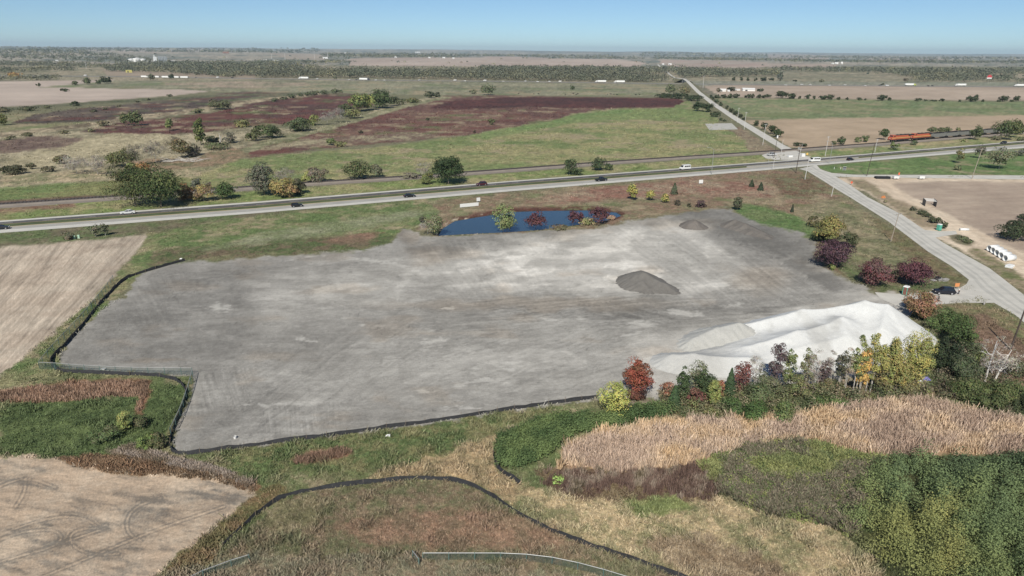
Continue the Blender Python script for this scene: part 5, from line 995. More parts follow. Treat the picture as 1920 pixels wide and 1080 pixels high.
 (30, 148, 12, 22, 'round', (170, 128, 66), (140, 116, 68), 'orange autumn tree in the dark wood on the left'),
]
for r in T1:
    k, lab = r[4], r[7]; nm = 'shrub' if k == 'bush' else ('cedar_tree' if k == 'cone' else 'tree')
    multi = 3 if ('poplar' in lab or 'pale' in lab and r[1] > 600) else (2 if 'pond tree' in lab else 1)
    pale = any(w_ in lab for w_ in ('poplar', 'pale', 'white', 'thin', 'yellow tree')) and k != 'bush'
    plant(r[0], r[1], r[2], r[3], k, r[5], r[6], lab, nm, bark=M_pbark if pale or k == 'bare' else None, multi=multi)
# the two white leafless trees
for (u, v, h, w_, lab) in ((1846, 716, 92, 40, 'tall white leafless tree, left of the pair below the rusty meadow'), (1862, 718, 76, 62, 'white leafless tree leaning right, right of the pair below the rusty meadow')):
    plant(u, v, h, w_, 'bare', (176, 168, 156), (150, 142, 130), lab, 'bare_tree', 'tree', bark=mat('white_bark', (.6, .58, .54), .9), dens=.35, lean=.3 if w_ > 50 else .1, r0=.2)
# dead snag, fallen branches
sn = empty('dead_snag', P(413, 270), 0, 'white dead tree stump standing above the creek line', 'dead tree'); b = B(); b.tube((0, 0, 0), (.4, 0, 3.6), .5, .35, 8); b.tube((.4, 0, 3.6), (0, 0, 6.4), .35, .1, 7); b.done('trunk', M_pbark, sn)
b = B(); b.tube((.35, 0, 3.2), (1.6, .2, 5.2), .18, .05, 6); b.done('limb', M_pbark, sn)
rb = random.Random(3); fb = B()
for k in range(46):
    x = rb.uniform(-9, 9); y = rb.uniform(-5, 5); a = rb.uniform(-.6, .6) + (3.1 if rb.random() < .5 else 0); L = rb.uniform(2, 7)
    fb.tube((x, y, .3), (x + L * math.cos(a), y + L * math.sin(a), rb.uniform(.2, 2.0)), .16, .04, 5)
o = fb.done('fallen_branches', M_pbark); o.location = P(344, 302); tag(o, 'heap of bleached fallen branches in the brush', 'branch pile')
# rows
def row(items, group, lab, c1=(50, 60, 42), c2=(66, 74, 50), name='shrub'):
    wn = ['first', 'second', 'third', 'fourth', 'fifth', 'sixth', 'seventh', 'eighth', 'ninth', 'tenth', 'eleventh', 'twelfth', 'thirteenth', 'fourteenth', 'fifteenth', 'sixteenth', 'seventeenth', 'eighteenth', 'nineteenth', 'twentieth', 'twenty-first', 'twenty-second', 'twenty-third', 'twenty-fourth', 'twenty-fifth', 'twenty-sixth', 'twenty-seventh']
    for i, (u, v, h, w_) in enumerate(items):
        k = 'round' if h >= 11 else 'bush'
        plant(u, v, h, w_, k, c1, c2, f'{"dark tree" if k == "round" else "dark bush"}, {wn[i]} from the left {lab}', 'tree' if k == 'round' else 'shrub', group=group)
row([(1440, 183, 6, 10), (1463, 184, 13, 21), (1482, 185, 10, 19), (1499, 185, 5, 5), (1513, 185.5, 8, 11), (1526, 186, 6, 5), (1544, 187, 8, 14), (1557, 187, 10, 12), (1572, 187, 5, 7), (1588, 187.5, 5, 6), (1612, 188, 5, 10), (1622, 188, 3, 6), (1653, 189, 11, 17), (1667, 189, 6, 6), (1721, 190, 6, 12), (1735, 190, 3, 5), (1750, 190, 2.5, 14), (1766, 190, 5, 8), (1799, 191, 4, 5), (1820, 191, 11, 16), (1829, 191, 13, 9), (1843, 191, 4, 6), (1872, 191, 4, 6), (1881, 191, 11, 15), (1897, 191, 4, 8), (1905, 191, 11, 9)], 'hedgerow between tan field and right pasture', 'in the hedgerow above the right pasture')
row([(1336, 188, 7, 7), (1343, 194, 8, 8), (1351, 199, 7, 8), (1363, 204, 6, 7), (1371, 211, 8, 9), (1379, 216, 8, 10), (1388, 221, 7, 8), (1394, 225, 5, 7)], 'cedars along the east verge of the county road', 'along the east verge of the county road')
row([(1333, 184, 6, 5), (1345, 184, 6, 12), (1357, 184, 7, 12), (1368, 184, 8, 11), (1380, 184, 8, 13), (1402, 184, 7, 11), (1410, 184, 8, 8), (1422, 184, 7, 9), (1433, 184, 6, 8)], 'cedar windbreak above the green pasture', 'in the windbreak below the white farm buildings')
row([(516, 190, 6, 14), (532, 187, 5, 14), (548, 184, 7, 16), (564, 181, 6, 14), (580, 180, 8, 16), (592, 178, 8, 14), (610, 177, 8, 16), (628, 175, 9, 14), (640, 174, 5, 6)], 'brush along the upper ditch', 'along the ditch above the maroon strip', (72, 80, 58), (90, 94, 68))
row([(1375, 151, 6, 6), (1390, 151, 6, 6), (1403, 151.5, 6, 6), (1416, 152, 6, 6), (1431, 152, 7, 12), (1447, 151, 5, 10)], 'small trees beyond the interstate', 'beyond the interstate right of the overpass')
row([(170, 247, 6, 14), (120, 251, 7, 16), (50, 256, 8, 20), (20, 262, 7, 16)][::-1], 'brush beside the left marsh ditch', 'beside the marsh ditch at the left', (92, 92, 64), (112, 108, 78))
row([(175, 210, 5, 12), (198, 206, 4, 9), (222, 200, 3, 9), (258, 192, 4, 8), (278, 188, 4, 7), (318, 181, 4, 10)], 'brush along the near edge of the tan field', 'along the near edge of the large tan field', (78, 80, 58), (96, 94, 68))
# undergrowth along the tree row
UG = [(1236, 772), (1240, 742), (1290, 735), (1400, 738), (1500, 735), (1600, 738), (1700, 735), (1740, 738), (1735, 750), (1600, 760), (1560, 764), (1480, 784), (1400, 790), (1330, 782)]
u, v = inside(UG, 330, rng); n = len(u); hh = rng.uniform(.8, 3.4, n)
blobs('undergrowth', u, v, hh, 1.6 + 1.6 * rng.random(n), mixc([(92, 98, 66), (112, 108, 78), (72, 84, 54), (128, 116, 92), (104, 110, 62)], n, rng), 60, 2.0, rng, 'tangled green and grey brush under the row of trees', 'undergrowth')
UG2 = [(1740, 700), (1790, 640), (1830, 650), (1850, 700), (1920, 740), (1960, 790), (1900, 790), (1830, 765), (1770, 745)]
u, v = inside(UG2, 260, rng); n = len(u); hh = rng.uniform(.8, 3.0, n)
blobs('undergrowth', u, v, hh, 1.6 + 1.8 * rng.random(n), mixc([(92, 98, 66), (76, 86, 56), (66, 78, 52), (116, 106, 86)], n, rng), 60, 2.0, rng, 'dark green brush around the white leafless trees', 'undergrowth')
# --- masses nobody could count
def noise_t(u, v, s, a, b_, o=0): return ss(.3, .7, fbm(u / a, v / b_, s, 4)) + o
HEDGE = [(932, 872), (936, 832), (1000, 802), (1060, 785), (1110, 792), (1180, 775), (1250, 768), (1262, 780), (1190, 792), (1130, 803), (1080, 812), (1040, 838), (1010, 864), (965, 878)]
u, v = inside(HEDGE, 680, rng); kq = sdist(u, v, HEDGE) > (fbm(u / 20, v / 12, 910, 3) - .5) * 22; u, v = u[kq], v[kq]; n = len(u)
blobs('willow_thicket', u, v, 1.5 + .9 * rng.random(n), 1.7 + 1.2 * rng.random(n), mixc([(60, 82, 44), (78, 98, 52), (94, 112, 58)], n, rng, noise_t(u, v, 901, 30, 16)), 110, 2.0, rng, 'dense green willow thicket beside the curved silt fence', 'thicket')
THL = [(1312, 872), (1400, 834), (1500, 824), (1590, 852), (1660, 862), (1640, 900), (1620, 960), (1600, 1010), (1550, 985), (1440, 965), (1345, 925)]
THK = [(1640, 862), (1700, 858), (1920, 856), (2200, 870), (2300, 1250), (1800, 1250), (1760, 1130), (1690, 1082), (1610, 1020), (1575, 965), (1610, 905)]
u, v = inside(THK, 2300, rng); kq = (fbm(u / 15, v / 10, 909, 2) < .57) & (sdist(u, v, THK) > (fbm(u / 26, v / 14, 908, 3) - .5) * 44); u, v = u[kq], v[kq]; n = len(u); d = sdist(u, v, THK)
t = .25 + .35 * (noise_t(u, v, 903, 60, 40) - .5); t = t + .5 * ss(1560, 1640, u) * ss(940, 1000, v) * ss(1820, 1760, u) + .35 * ss(1620, 1500, u) * (fbm(u / 60, v / 40, 905) > .5) - .22 * ss(1600, 1700, u) * ss(960, 900, v)
grey = (ss(.52, .62, fbm(u / 45, v / 28, 907, 4)) * ss(1640, 1600, u) * ss(860, 890, v))[:, None]
t = t + .12; c = mixc([(74, 92, 60), (92, 110, 66), (106, 120, 66), (120, 124, 62), (138, 134, 62)], n, rng, t) * (1 - grey) + D(118, 106, 88) * grey
hh = (.6 + 1.3 * ss(.3, .7, fbm(u / 34, v / 20, 912, 3))) * (1.0 + 1.7 * ss(1420, 1650, u) * rng.uniform(.2, 1.35, n)) * ss(-2, 26, d) + .5
blobs('willow_thicket', u, v, hh, 1.6 + 1.8 * rng.random(n) ** 1.3, c, 135, 2.0, rng, 'large dark and yellow-green willow thicket in the lower right corner', 'thicket')
def blades(name, u, v, h, wdt, col, rng, label, cat, per=3, lean=.35, droop=False, mat_=None):
    n = len(u) * per; X, Y = G(u, v); X = np.repeat(X, per) + rng.normal(size=n) * np.repeat(wdt, per) * 1.3; Y = np.repeat(Y, per) + rng.normal(size=n) * np.repeat(wdt, per) * 1.3
    Z = hz(X, Y); a = rng.random(n) * math.pi; w2 = np.repeat(wdt, per) * (.6 + .8 * rng.random(n)); hh = np.repeat(h, per) * (.6 + .6 * rng.random(n))
    dx, dy = np.cos(a) * w2 / 2, np.sin(a) * w2 / 2; lx, ly = rng.normal(size=n) * lean * hh, rng.normal(size=n) * lean * hh
    V = np.stack([np.stack([X - dx, Y - dy, Z - .03], 1), np.stack([X + dx, Y + dy, Z - .03], 1), np.stack([X + lx + dx * .5, Y + ly + dy * .5, Z + hh], 1), np.stack([X + lx - dx * .5, Y + ly - dy * .5, Z + hh * .93], 1)], 1).reshape(-1, 3)
    c = dull(np.repeat(col, per, 0), .12) * (1 + .6 * (rng.random(n) - .5))[:, None]
    o = npmesh(name, V, np.arange(4 * n).reshape(n, 4), mat_ or LM, col=np.clip(np.repeat(c, 4, 0), .004, .9)); return tag(o, label, cat, kind='stuff')
u, v = inside(THL, 30000, rng); kq = sdist(u, v, THL) > (fbm(u / 24, v / 12, 916, 4) - .42) * 40; u, v = u[kq], v[kq]; n = len(u); q = ss(.50, .62, fbm(u / 60, v / 34, 917, 4) + .10 * ss(860, 930, v))[:, None]
c = mixc([(92, 104, 54), (112, 122, 60), (130, 134, 66), (84, 100, 56)], n, rng, fbm(u / 50, v / 24, 918, 4) * 1.8 - .4) * (1 - q) + mixc([(124, 112, 92), (104, 104, 76)], n, rng) * q
blades('weeds', u, v, .45 + .75 * fbm(u / 12, v / 8, 919, 3), .16 + 0 * u, c * 1.35, rng, 'olive and grey waist-high weeds left of the dark thicket', 'weeds', per=4, lean=.45)
u, v = inside(THL, 420, rng); n = len(u)
blobs('low_brush', u, v, rng.uniform(.4, 1.5, n), 1.0 + 1.4 * rng.random(n), mixc([(84, 100, 52), (104, 116, 58), (122, 128, 62)], n, rng), 60, 1.8, rng, 'low green bushes scattered in the weeds left of the dark thicket', 'brush')
REED = [(1042, 880), (1062, 838), (1130, 810), (1250, 790), (1400, 786), (1480, 784), (1560, 760), (1700, 750), (1780, 760), (1920, 795), (2250, 860), (2250, 900), (1920, 856), (1870, 856), (1700, 860), (1590, 852), (1500, 828), (1440, 838), (1380, 852), (1315, 872), (1250, 880), (1150, 890)]
u, v = inside(REED, 64000, rng); kq = sdist(u, v, REED) > (fbm(u / 26, v / 10, 913, 4) - .3) * 26; kq &= fbm(u / 14, v / 6, 914, 3) > .33; u, v = u[kq], v[kq]; n = len(u); t = noise_t(u, v, 911, 70, 22); c = mixc([(204, 170, 122), (206, 178, 146), (194, 167, 144), (180, 152, 130)], n, rng, t * .8 + .2 * ss(1450, 1700, u))
blades('reed_bed', u, v, (.9 + .9 * rng.random(n)) * (.7 + .6 * fbm(u / 40, v / 16, 915, 3)), .085 + 0 * u, c * 1.25, rng, 'tan reed bed sweeping across the lower right', 'reeds', per=2, lean=.22)
def zone(name, poly, n, cols, hr, wr, label, k=0, ew=14, seed=920, per=3, lean=.35, sx=30, sy=14, bright=1.35):
    u, v = inside(poly, n, rng); kq = sdist(u, v, poly) > (fbm(u / 16, v / 7, seed + 40, 4) - .35) * ew; u, v = u[kq], v[kq]; n = len(u); s = ppm(u, v); h = (hr[0] + (hr[1] - hr[0]) * rng.random(n)); c = mixc(cols, n, rng, noise_t(u, v, seed, sx, sy))
    blades(name, u, v, h, wr * 8 / s, c * bright, rng, label, 'weeds', per=per, lean=lean)
zone('weeds', [(0, 735), (70, 724), (160, 716), (276, 714), (278, 740), (262, 776), (250, 775), (262, 745), (200, 746), (110, 756), (0, 758), (-60, 758), (-60, 738)], 5200, [(158, 122, 96), (172, 138, 112), (132, 104, 82)], (.3, .75), .13, 'band of rusty brown tall weeds across the green patch', lean=.15)
zone('weeds', [(100, 858), (180, 850), (300, 862), (430, 888), (486, 916), (470, 925), (400, 903), (300, 892), (200, 888)], 4200, [(132, 104, 76), (152, 124, 92), (112, 92, 68)], (.15, .42), .13, 'brown weeds along the edge of the lower stubble field', seed=922, lean=.2)
zone('weeds', [(200, 846), (250, 834), (310, 852), (400, 872), (480, 905), (470, 915), (400, 892), (300, 872)], 3600, [(166, 150, 136), (150, 132, 112), (126, 112, 90)], (.25, .65), .12, 'silvery grey weeds between the lot corner and the lower stubble field', seed=924, lean=.2)
zone('weeds', [(1000, 905), (1040, 876), (1100, 882), (1250, 876), (1320, 872), (1370, 925), (1340, 942), (1250, 935), (1150, 925), (1060, 935)], 7000, [(106, 82, 72), (124, 100, 86), (156, 138, 120), (104, 92, 68)], (.6, 1.1), .12, 'dark maroon weeds in front of the tan reed bed', ew=60, seed=926, lean=.2)
zone('weeds', [(560, 856), (640, 838), (668, 850), (610, 868), (548, 872)], 900, [(142, 110, 88), (118, 98, 74)], (.4, .8), .12, 'patch of rusty weeds in the green bank below the lot', seed=928)
# short rough grass over the foreground
N0 = 150000; u = rng.uniform(-120, 2040, N0); v = 560 + rng.random(N0) ** .85 * 640
k = np.ones(N0, bool)
for p_, pad in ((LOT, 2), (FA, 2), (FB, 3), (NL[::1] + NR_[::-1], 0), (THL, 3), (THK, 6), (HEDGE, 4), (REED, 0)):
    k &= sdist(u, v, p_) < pad
u, v = u[k], v[k]; X, Y = G(u, v); c, _ = land(X, Y); s = ppm(u, v); n = len(u); tall = ss(.45, .7, fbm(X / 3, Y / 3, 931, 3))
blades('grass', u, v, (.16 + .34 * tall) * (.6 + .8 * rng.random(n)), 1.15 / s * (.7 + .6 * rng.random(n)) + .03, c * 1.34, rng, 'rough autumn grass and weeds over the foreground', 'grass', per=3, lean=.6)
N0 = 70000; u = rng.uniform(-60, 1980, N0); v = rng.uniform(200, 600, N0); k = v > 0
for p_ in (LOT, FA, hwA + hwF[::-1], NL + NR_[::-1], UL + UR[::-1], R[[i for i, r in enumerate(R) if r[0] == 'construction_ground'][0]][1], POND): k &= sdist(u, v, p_) < -1.0
k &= ~((u > 1395) & (v > 200) & (v < 276)) & ~((v > 205) & (v < 330) & (u > 1530)); k &= fbm(u / 40, v / 12, 941, 4) > .44
for i in range(len(rail) - 1):
    (a, b1), (c_, d_) = rail[i], rail[i + 1]; ln = (u >= a) & (u < c_); k &= ~(ln & (np.abs(v - (b1 + (d_ - b1) * (u - a) / (c_ - a)) - 1.5) < 5))
u, v = u[k], v[k]; X, Y = G(u, v); c, _ = land(X, Y); s = ppm(u, v); n = len(u)
blades('grass', u, v, 1.3 / s * (.5 + rng.random(n)), 1.3 / s, c * 1.22, rng, 'tufty grass and weeds over the middle distance', 'grass', per=2, lean=.7)
o = plant(1047, 906, 16, 22, 'bush', (146, 180, 70), (128, 160, 62), 'bright lime green spiky plant alone in the dark weeds', 'plant', 'plant', dens=.5)
# ------------------------------------------------------------------ vehicles
_m = {}
def paint(c, r=.35, metal=.0):
    k = (c, r, metal)
    if k not in _m: _m[k] = mat('paint_%d_%d_%d' % c, D(*c), r, metal=metal, spec=.5)
    return _m[k]
M_glass = mat('dark_glass', (.015, .018, .022), .12, spec=.6); M_tyre = mat('tyre_rubber', (.02, .02, .02), .85); M_rim = mat('alloy_rim', (.5, .5, .52), .35, metal=.6)
M_lamp = mat('lamp_lens', (.75, .75, .72), .2); M_red = mat('tail_lens', (.35, .02, .02), .3)
def wheel(root, x, y, r, w_=.24):
    b = B(); b.tube((x, y - w_ / 2, r), (x, y + w_ / 2, r), r, n=14); o = b.done('wheel', M_tyre, root)
    b = B(); s = 1 if y > 0 else -1; b.tube((x, y + s * (w_ / 2 - .03), r), (x, y + s * (w_ / 2 + .02), r), r * .6, n=10); b.done('rim', M_rim, o)
def frustum(b, x0, x1, z0, x2, x3, z1, w0, w1):
    b.add([(x0, -w0 / 2, z0), (x1, -w0 / 2, z0), (x1, w0 / 2, z0), (x0, w0 / 2, z0), (x2, -w1 / 2, z1), (x3, -w1 / 2, z1), (x3, w1 / 2, z1), (x2, w1 / 2, z1)], [(3, 2, 1, 0), (4, 5, 6, 7), (0, 1, 5, 4), (1, 2, 6, 5), (2, 3, 7, 6), (3, 0, 4, 7)])
def car(kind, c, loc, rz, label, cat='car', name='car', group=None):
    t = empty(name, loc, rz, label, cat, group); p = paint(c)
    if kind in ('sedan', 'hatch', 'suv'):
        hh = {'sedan': 1.45, 'hatch': 1.5, 'suv': 1.75}[kind]; zb = {'sedan': .92, 'hatch': .95, 'suv': 1.08}[kind]; L = {'sedan': 4.8, 'hatch': 4.3, 'suv': 4.8}[kind]; h = L / 2
        prof = [(-h, .38), (-h * .96, .28), (h * .95, .28), (h, .42), (h * .99, .62), (h * .9, zb - .16), (h * .45, zb - .02), (-h * .6, zb + .02), (-h * .96, zb - .02 if kind == 'sedan' else zb), (-h * 1.0, .7)]
        b = B(); b.prism(prof, 1.84); b.done('body', p, t, .06)
        bx = (-h * .66, h * .42) if kind == 'sedan' else (-h * .93, h * .44); tx = (-h * .40, h * .05) if kind == 'sedan' else (-h * .74, h * .10)
        b = B(); frustum(b, bx[0], bx[1], zb - .02, tx[0], tx[1], hh - .05, 1.72, 1.40); b.done('window', M_glass, t)
        b = B(); frustum(b, tx[0] - .04, tx[1] + .04, hh - .07, tx[0] + .1, tx[1] - .12, hh, 1.44, 1.28)
        for s in (-1, 1):
            for xa, xb_ in ((bx[1], tx[1]), (bx[0], tx[0]), ((bx[0] + bx[1]) / 2, (tx[0] + tx[1]) / 2)): b.tube((xa, s * .87, zb - .02), (xb_, s * .71, hh - .04), .045, n=4)
        b.done('roof', p, t); wr, wx = (.36 if kind == 'suv' else .33), h * .62
    elif kind == 'van':
        b = B(); b.prism([(-2.9, .45), (2.75, .4), (2.9, .6), (2.8, 1.15), (2.1, 1.35), (1.35, 2.35), (-2.8, 2.45), (-2.95, 1.4)], 2.0, 2.0); b.done('body', p, t, .08)
        b = B()
        for s in (-1, 1):
            for x0, x1 in ((-2.6, -1.3), (-1.2, -.1), (0, 1.0)): b.box((x0 + x1) / 2, s * 1.0, 1.45, x1 - x0, .03, .62)
        frustum(b, 1.46, 2.12, 1.38, 1.30, 1.52, 2.22, 1.75, 1.7); b.done('window', M_glass, t); wr, wx = .38, 1.9
    else:
        b = B(); b.prism([(-2.9, .5), (2.75, .45), (2.9, .7), (2.8, 1.05), (1.4, 1.15), (-2.9, 1.15)], 1.95); b.done('body', p, t, .06)
        b = B(); frustum(b, -.8, 1.4, 1.13, -.62, .75, 1.85, 1.8, 1.5); b.done('window', M_glass, t)
        b = B(); frustum(b, -.66, .8, 1.83, -.55, .62, 1.9, 1.54, 1.4)
        for s in (-1, 1): b.tube((1.4, s * .9, 1.13), (.76, s * .75, 1.86), .05, n=4); b.tube((-.8, s * .9, 1.13), (-.63, s * .75, 1.86), .09, n=4)
        b.done('roof', p, t); b = B(); b.box(-1.9, 0, 1.16, 1.8, 1.6, .02); b.done('cargo_bed', M_blk, t); wr, wx = .4, 1.8
    for sx in (-1, 1):
        for sy in (-1, 1): wheel(t, sx * wx, sy * .85, wr)
    L = {'sedan': 2.4, 'hatch': 2.15, 'suv': 2.4}.get(kind, 2.85)
    for sy in (-1, 1):
        b = B(); b.box(L * .965, sy * .68, .62, .1, .34, .16); b.done('headlight', M_lamp, t); b = B(); b.box(-L * .975, sy * .72, .72, .1, .26, .2); b.done('tail_light', M_red, t)
    return t
def head(line, u, back=False):
    pts = [P(*p) for p in line]; x, y = G(u, np.interp(u, [p[0] for p in line], [p[1] for p in line]))
    us = [p[0] for p in line]; i = max(0, min(len(us) - 2, int(np.searchsorted(us, u)) - 1)); a, b_ = pts[i], pts[i + 1]
    return math.atan2(b_[1] - a[1], b_[0] - a[0]) + (math.pi if back else 0)
zr = lambda p, z=.05: (p[0], p[1], z)
eb = lerp_line(hwD, hwE, .7); wb = lerp_line(hwB, hwC, .45)
def onl(line, u): return P(u, np.interp(u, [p[0] for p in line], [p[1] for p in line]))
for kind, c, line, u, bk, lab, cat, nm in [
 ('sedan', (36, 38, 42), eb, 2, 0, 'black car at the left border on the near carriageway', 'car', 'car'),
 ('hatch', (30, 32, 36), eb, 557, 0, 'black hatchback on the near carriageway left of the pond', 'car', 'car'),
 ('sedan', (32, 34, 38), eb, 768, 0, 'black sedan on the near carriageway just above the pond', 'car', 'car'),
 ('pickup', (28, 30, 34), eb, 1127, 0, 'black pickup truck on the near carriageway right of the pond', 'pickup truck', 'pickup_truck'),
 ('hatch', (30, 32, 36), eb, 1594, 0, 'black car just right of the crossroads on the near carriageway', 'car', 'car'),
 ('sedan', (216, 218, 220), wb, 240, 1, 'white sedan on the far carriageway below the big dark tree', 'car', 'car'),
 ('suv', (84, 36, 48), wb, 903, 1, 'maroon car on the far carriageway above the white roadside signs', 'car', 'car'),
 ('van', (226, 228, 228), wb, 1284, 1, 'white passenger van with dark windows on the far carriageway', 'van', 'passenger_van'),
 ('suv', (44, 48, 56), wb, 1881, 1, 'dark car on the far carriageway near the right border', 'car', 'car')]:
    car(kind, c, zr(onl(line, u)), head(line, u, bk), lab, cat, nm)
car('van', (228, 230, 230), zr(P(1527, 303.5)), head(eb, 1527) + 2.9, 'white van turning in the middle of the crossroads', 'van', 'passenger_van')
car('suv', (30, 32, 44), zr(P(1769, 551)), math.pi - .12, 'black SUV parked at the site entrance beside a standing person', 'car', 'parked_car')
car('pickup', (190, 192, 194), zr(P(1447, 292)), .3, 'small silver pickup parked on the pale yard beside the railway', 'pickup truck', 'pickup_truck')
# interstate traffic
ic = lambda u, o: np.interp(u, [p[0] for p in icl], [p[1] for p in icl]) + o
def semi(u, o, back, label, ctr=(232, 234, 234), cab=(70, 80, 100)):
    t = empty('semi_truck', P(u, ic(u, o))[:2] + (.4,), head(icl, u, back), label, 'truck', 'trucks on the interstate')
    b = B(); b.box(-2.5, 0, 1.2, 15.8, 2.6, 2.9); b.done('trailer', paint(ctr), t, .05)
    b = B(); b.prism([(5.8, .7), (10.4, .6), (10.6, 1.7), (8.9, 2.1), (8.4, 3.2), (7.2, 3.9), (5.8, 3.9)], 2.4); b.done('cab', paint(cab), t, .08)
    b = B(); b.box(8.55, 0, 2.15, .5, 2.1, .9, .7, .9); b.done('windscreen', M_glass, t)
    for x in (-9, -7.6, 5.2, 6.6, 9.4):
        for y in (-1.05, 1.05): wheel(t, x, y, .5, .4)
for u, o, bk, lab in [(569, -.3, 1, 'white semi truck on the interstate, leftmost of the pair near the river wood'), (684, .4, 0, 'white semi truck on the interstate, alone in front of the river wood'), (1126, -.4, 1, 'white semi truck on the interstate, left one before the overpass'), (1161, -.4, 1, 'white semi truck on the interstate, right one before the overpass'), (1707, -.4, 0, 'white semi truck with a yellow-green cab right of the overpass'), (1800, -.6, 1, 'white semi truck in front of the right interstate wood'), (1911, -.6, 1, 'white semi truck on the interstate at the right border')]:
    semi(u, o, bk, lab, cab=(176, 190, 70) if 'yellow' in lab else ((210, 210, 210) if bk else (60, 66, 80)))
far = [(595, -.3, 1, 'pickup', (220, 222, 224)), (655, .4, 0, 'sedan', (214, 214, 214)), (669, .5, 0, 'suv', (60, 60, 64)), (705, .4, 0, 'suv', (216, 216, 216)), (721, .4, 0, 'sedan', (214, 214, 214)), (786, -.4, 1, 'suv', (200, 204, 210)), (853, -.4, 1, 'van', (226, 226, 226)), (872, .4, 0, 'suv', (220, 220, 220)), (909, -.4, 1, 'van', (226, 226, 226)), (944, .4, 0, 'sedan', (210, 210, 210)), (985, -.4, 1, 'suv', (222, 222, 222)), (1008, .4, 0, 'suv', (224, 224, 224)), (1030, -.4, 1, 'suv', (224, 224, 224)), (1050, -.4, 1, 'van', (228, 228, 228)), (1473, .6, 0, 'sedan', (210, 212, 214)), (1503, -.4, 1, 'suv', (226, 226, 226)), (1519, -.2, 1, 'sedan', (222, 222, 222)), (1555, .5, 0, 'suv', (220, 220, 220)), (1584, -.4, 1, 'suv', (222, 222, 222)), (1622, .5, 0, 'sedan', (214, 214, 214)), (1650, -.2, 1, 'pickup', (60, 62, 66)), (1663, .5, 0, 'van', (216, 218, 220)), (1741, .5, 0, 'suv', (70, 60, 62)), (1748, .4, 0, 'suv', (50, 52, 56)), (40, 0, 0, 'suv', (90, 92, 96)), (160, -.6, 1, 'van', (226, 226, 226)), (368, .3, 0, 'sedan', (60, 62, 66)), (408, -.2, 1, 'van', (226, 226, 226)), (436, .3, 0, 'suv', (56, 58, 62))]
on_ = ['first', 'second', 'third', 'fourth', 'fifth', 'sixth', 'seventh', 'eighth', 'ninth', 'tenth', 'eleventh', 'twelfth', 'thirteenth', 'fourteenth', 'fifteenth', 'sixteenth', 'seventeenth', 'eighteenth', 'nineteenth', 'twentieth', 'twenty-first', 'twenty-second', 'twenty-third', 'twenty-fourth', 'twenty-fifth', 'twenty-sixth', 'twenty-seventh', 'twenty-eighth', 'twenty-ninth']
for i, (u, o, bk, k, c) in enumerate(sorted(far)):
    cn = 'white' if min(c) > 195 else 'dark'
    car(k, c, P(u, ic(u, o))[:2] + (.4,), head(icl, u, bk), f'tiny {cn} vehicle on the interstate, {on_[i]} small one from the left', 'car', 'distant_car', 'small vehicles on the interstate')
# white trailers parked by the left interstate
t0 = None
for i, u in enumerate((272, 292, 311, 329, 346)):
    t = empty('trailer', P(u, ic(u, 1.6)), head(icl, u), f'long white parked trailer, {on_[i]} from the left in the row by the interstate', 'trailer', 'white trailers parked by the interstate')
    b = B(); b.box(0, 0, 1.1, 16, 2.6, 2.9); b.done('box_body', paint((228, 229, 229)), t, .05)
    for x in (-6, -4.6): wheel(t, x, 1.05, .5); wheel(t, x, -1.05, .5)
    b = B(); b.box(5, 0, 0, .3, 2, 1.1); b.done('landing_leg', M_gal, t)
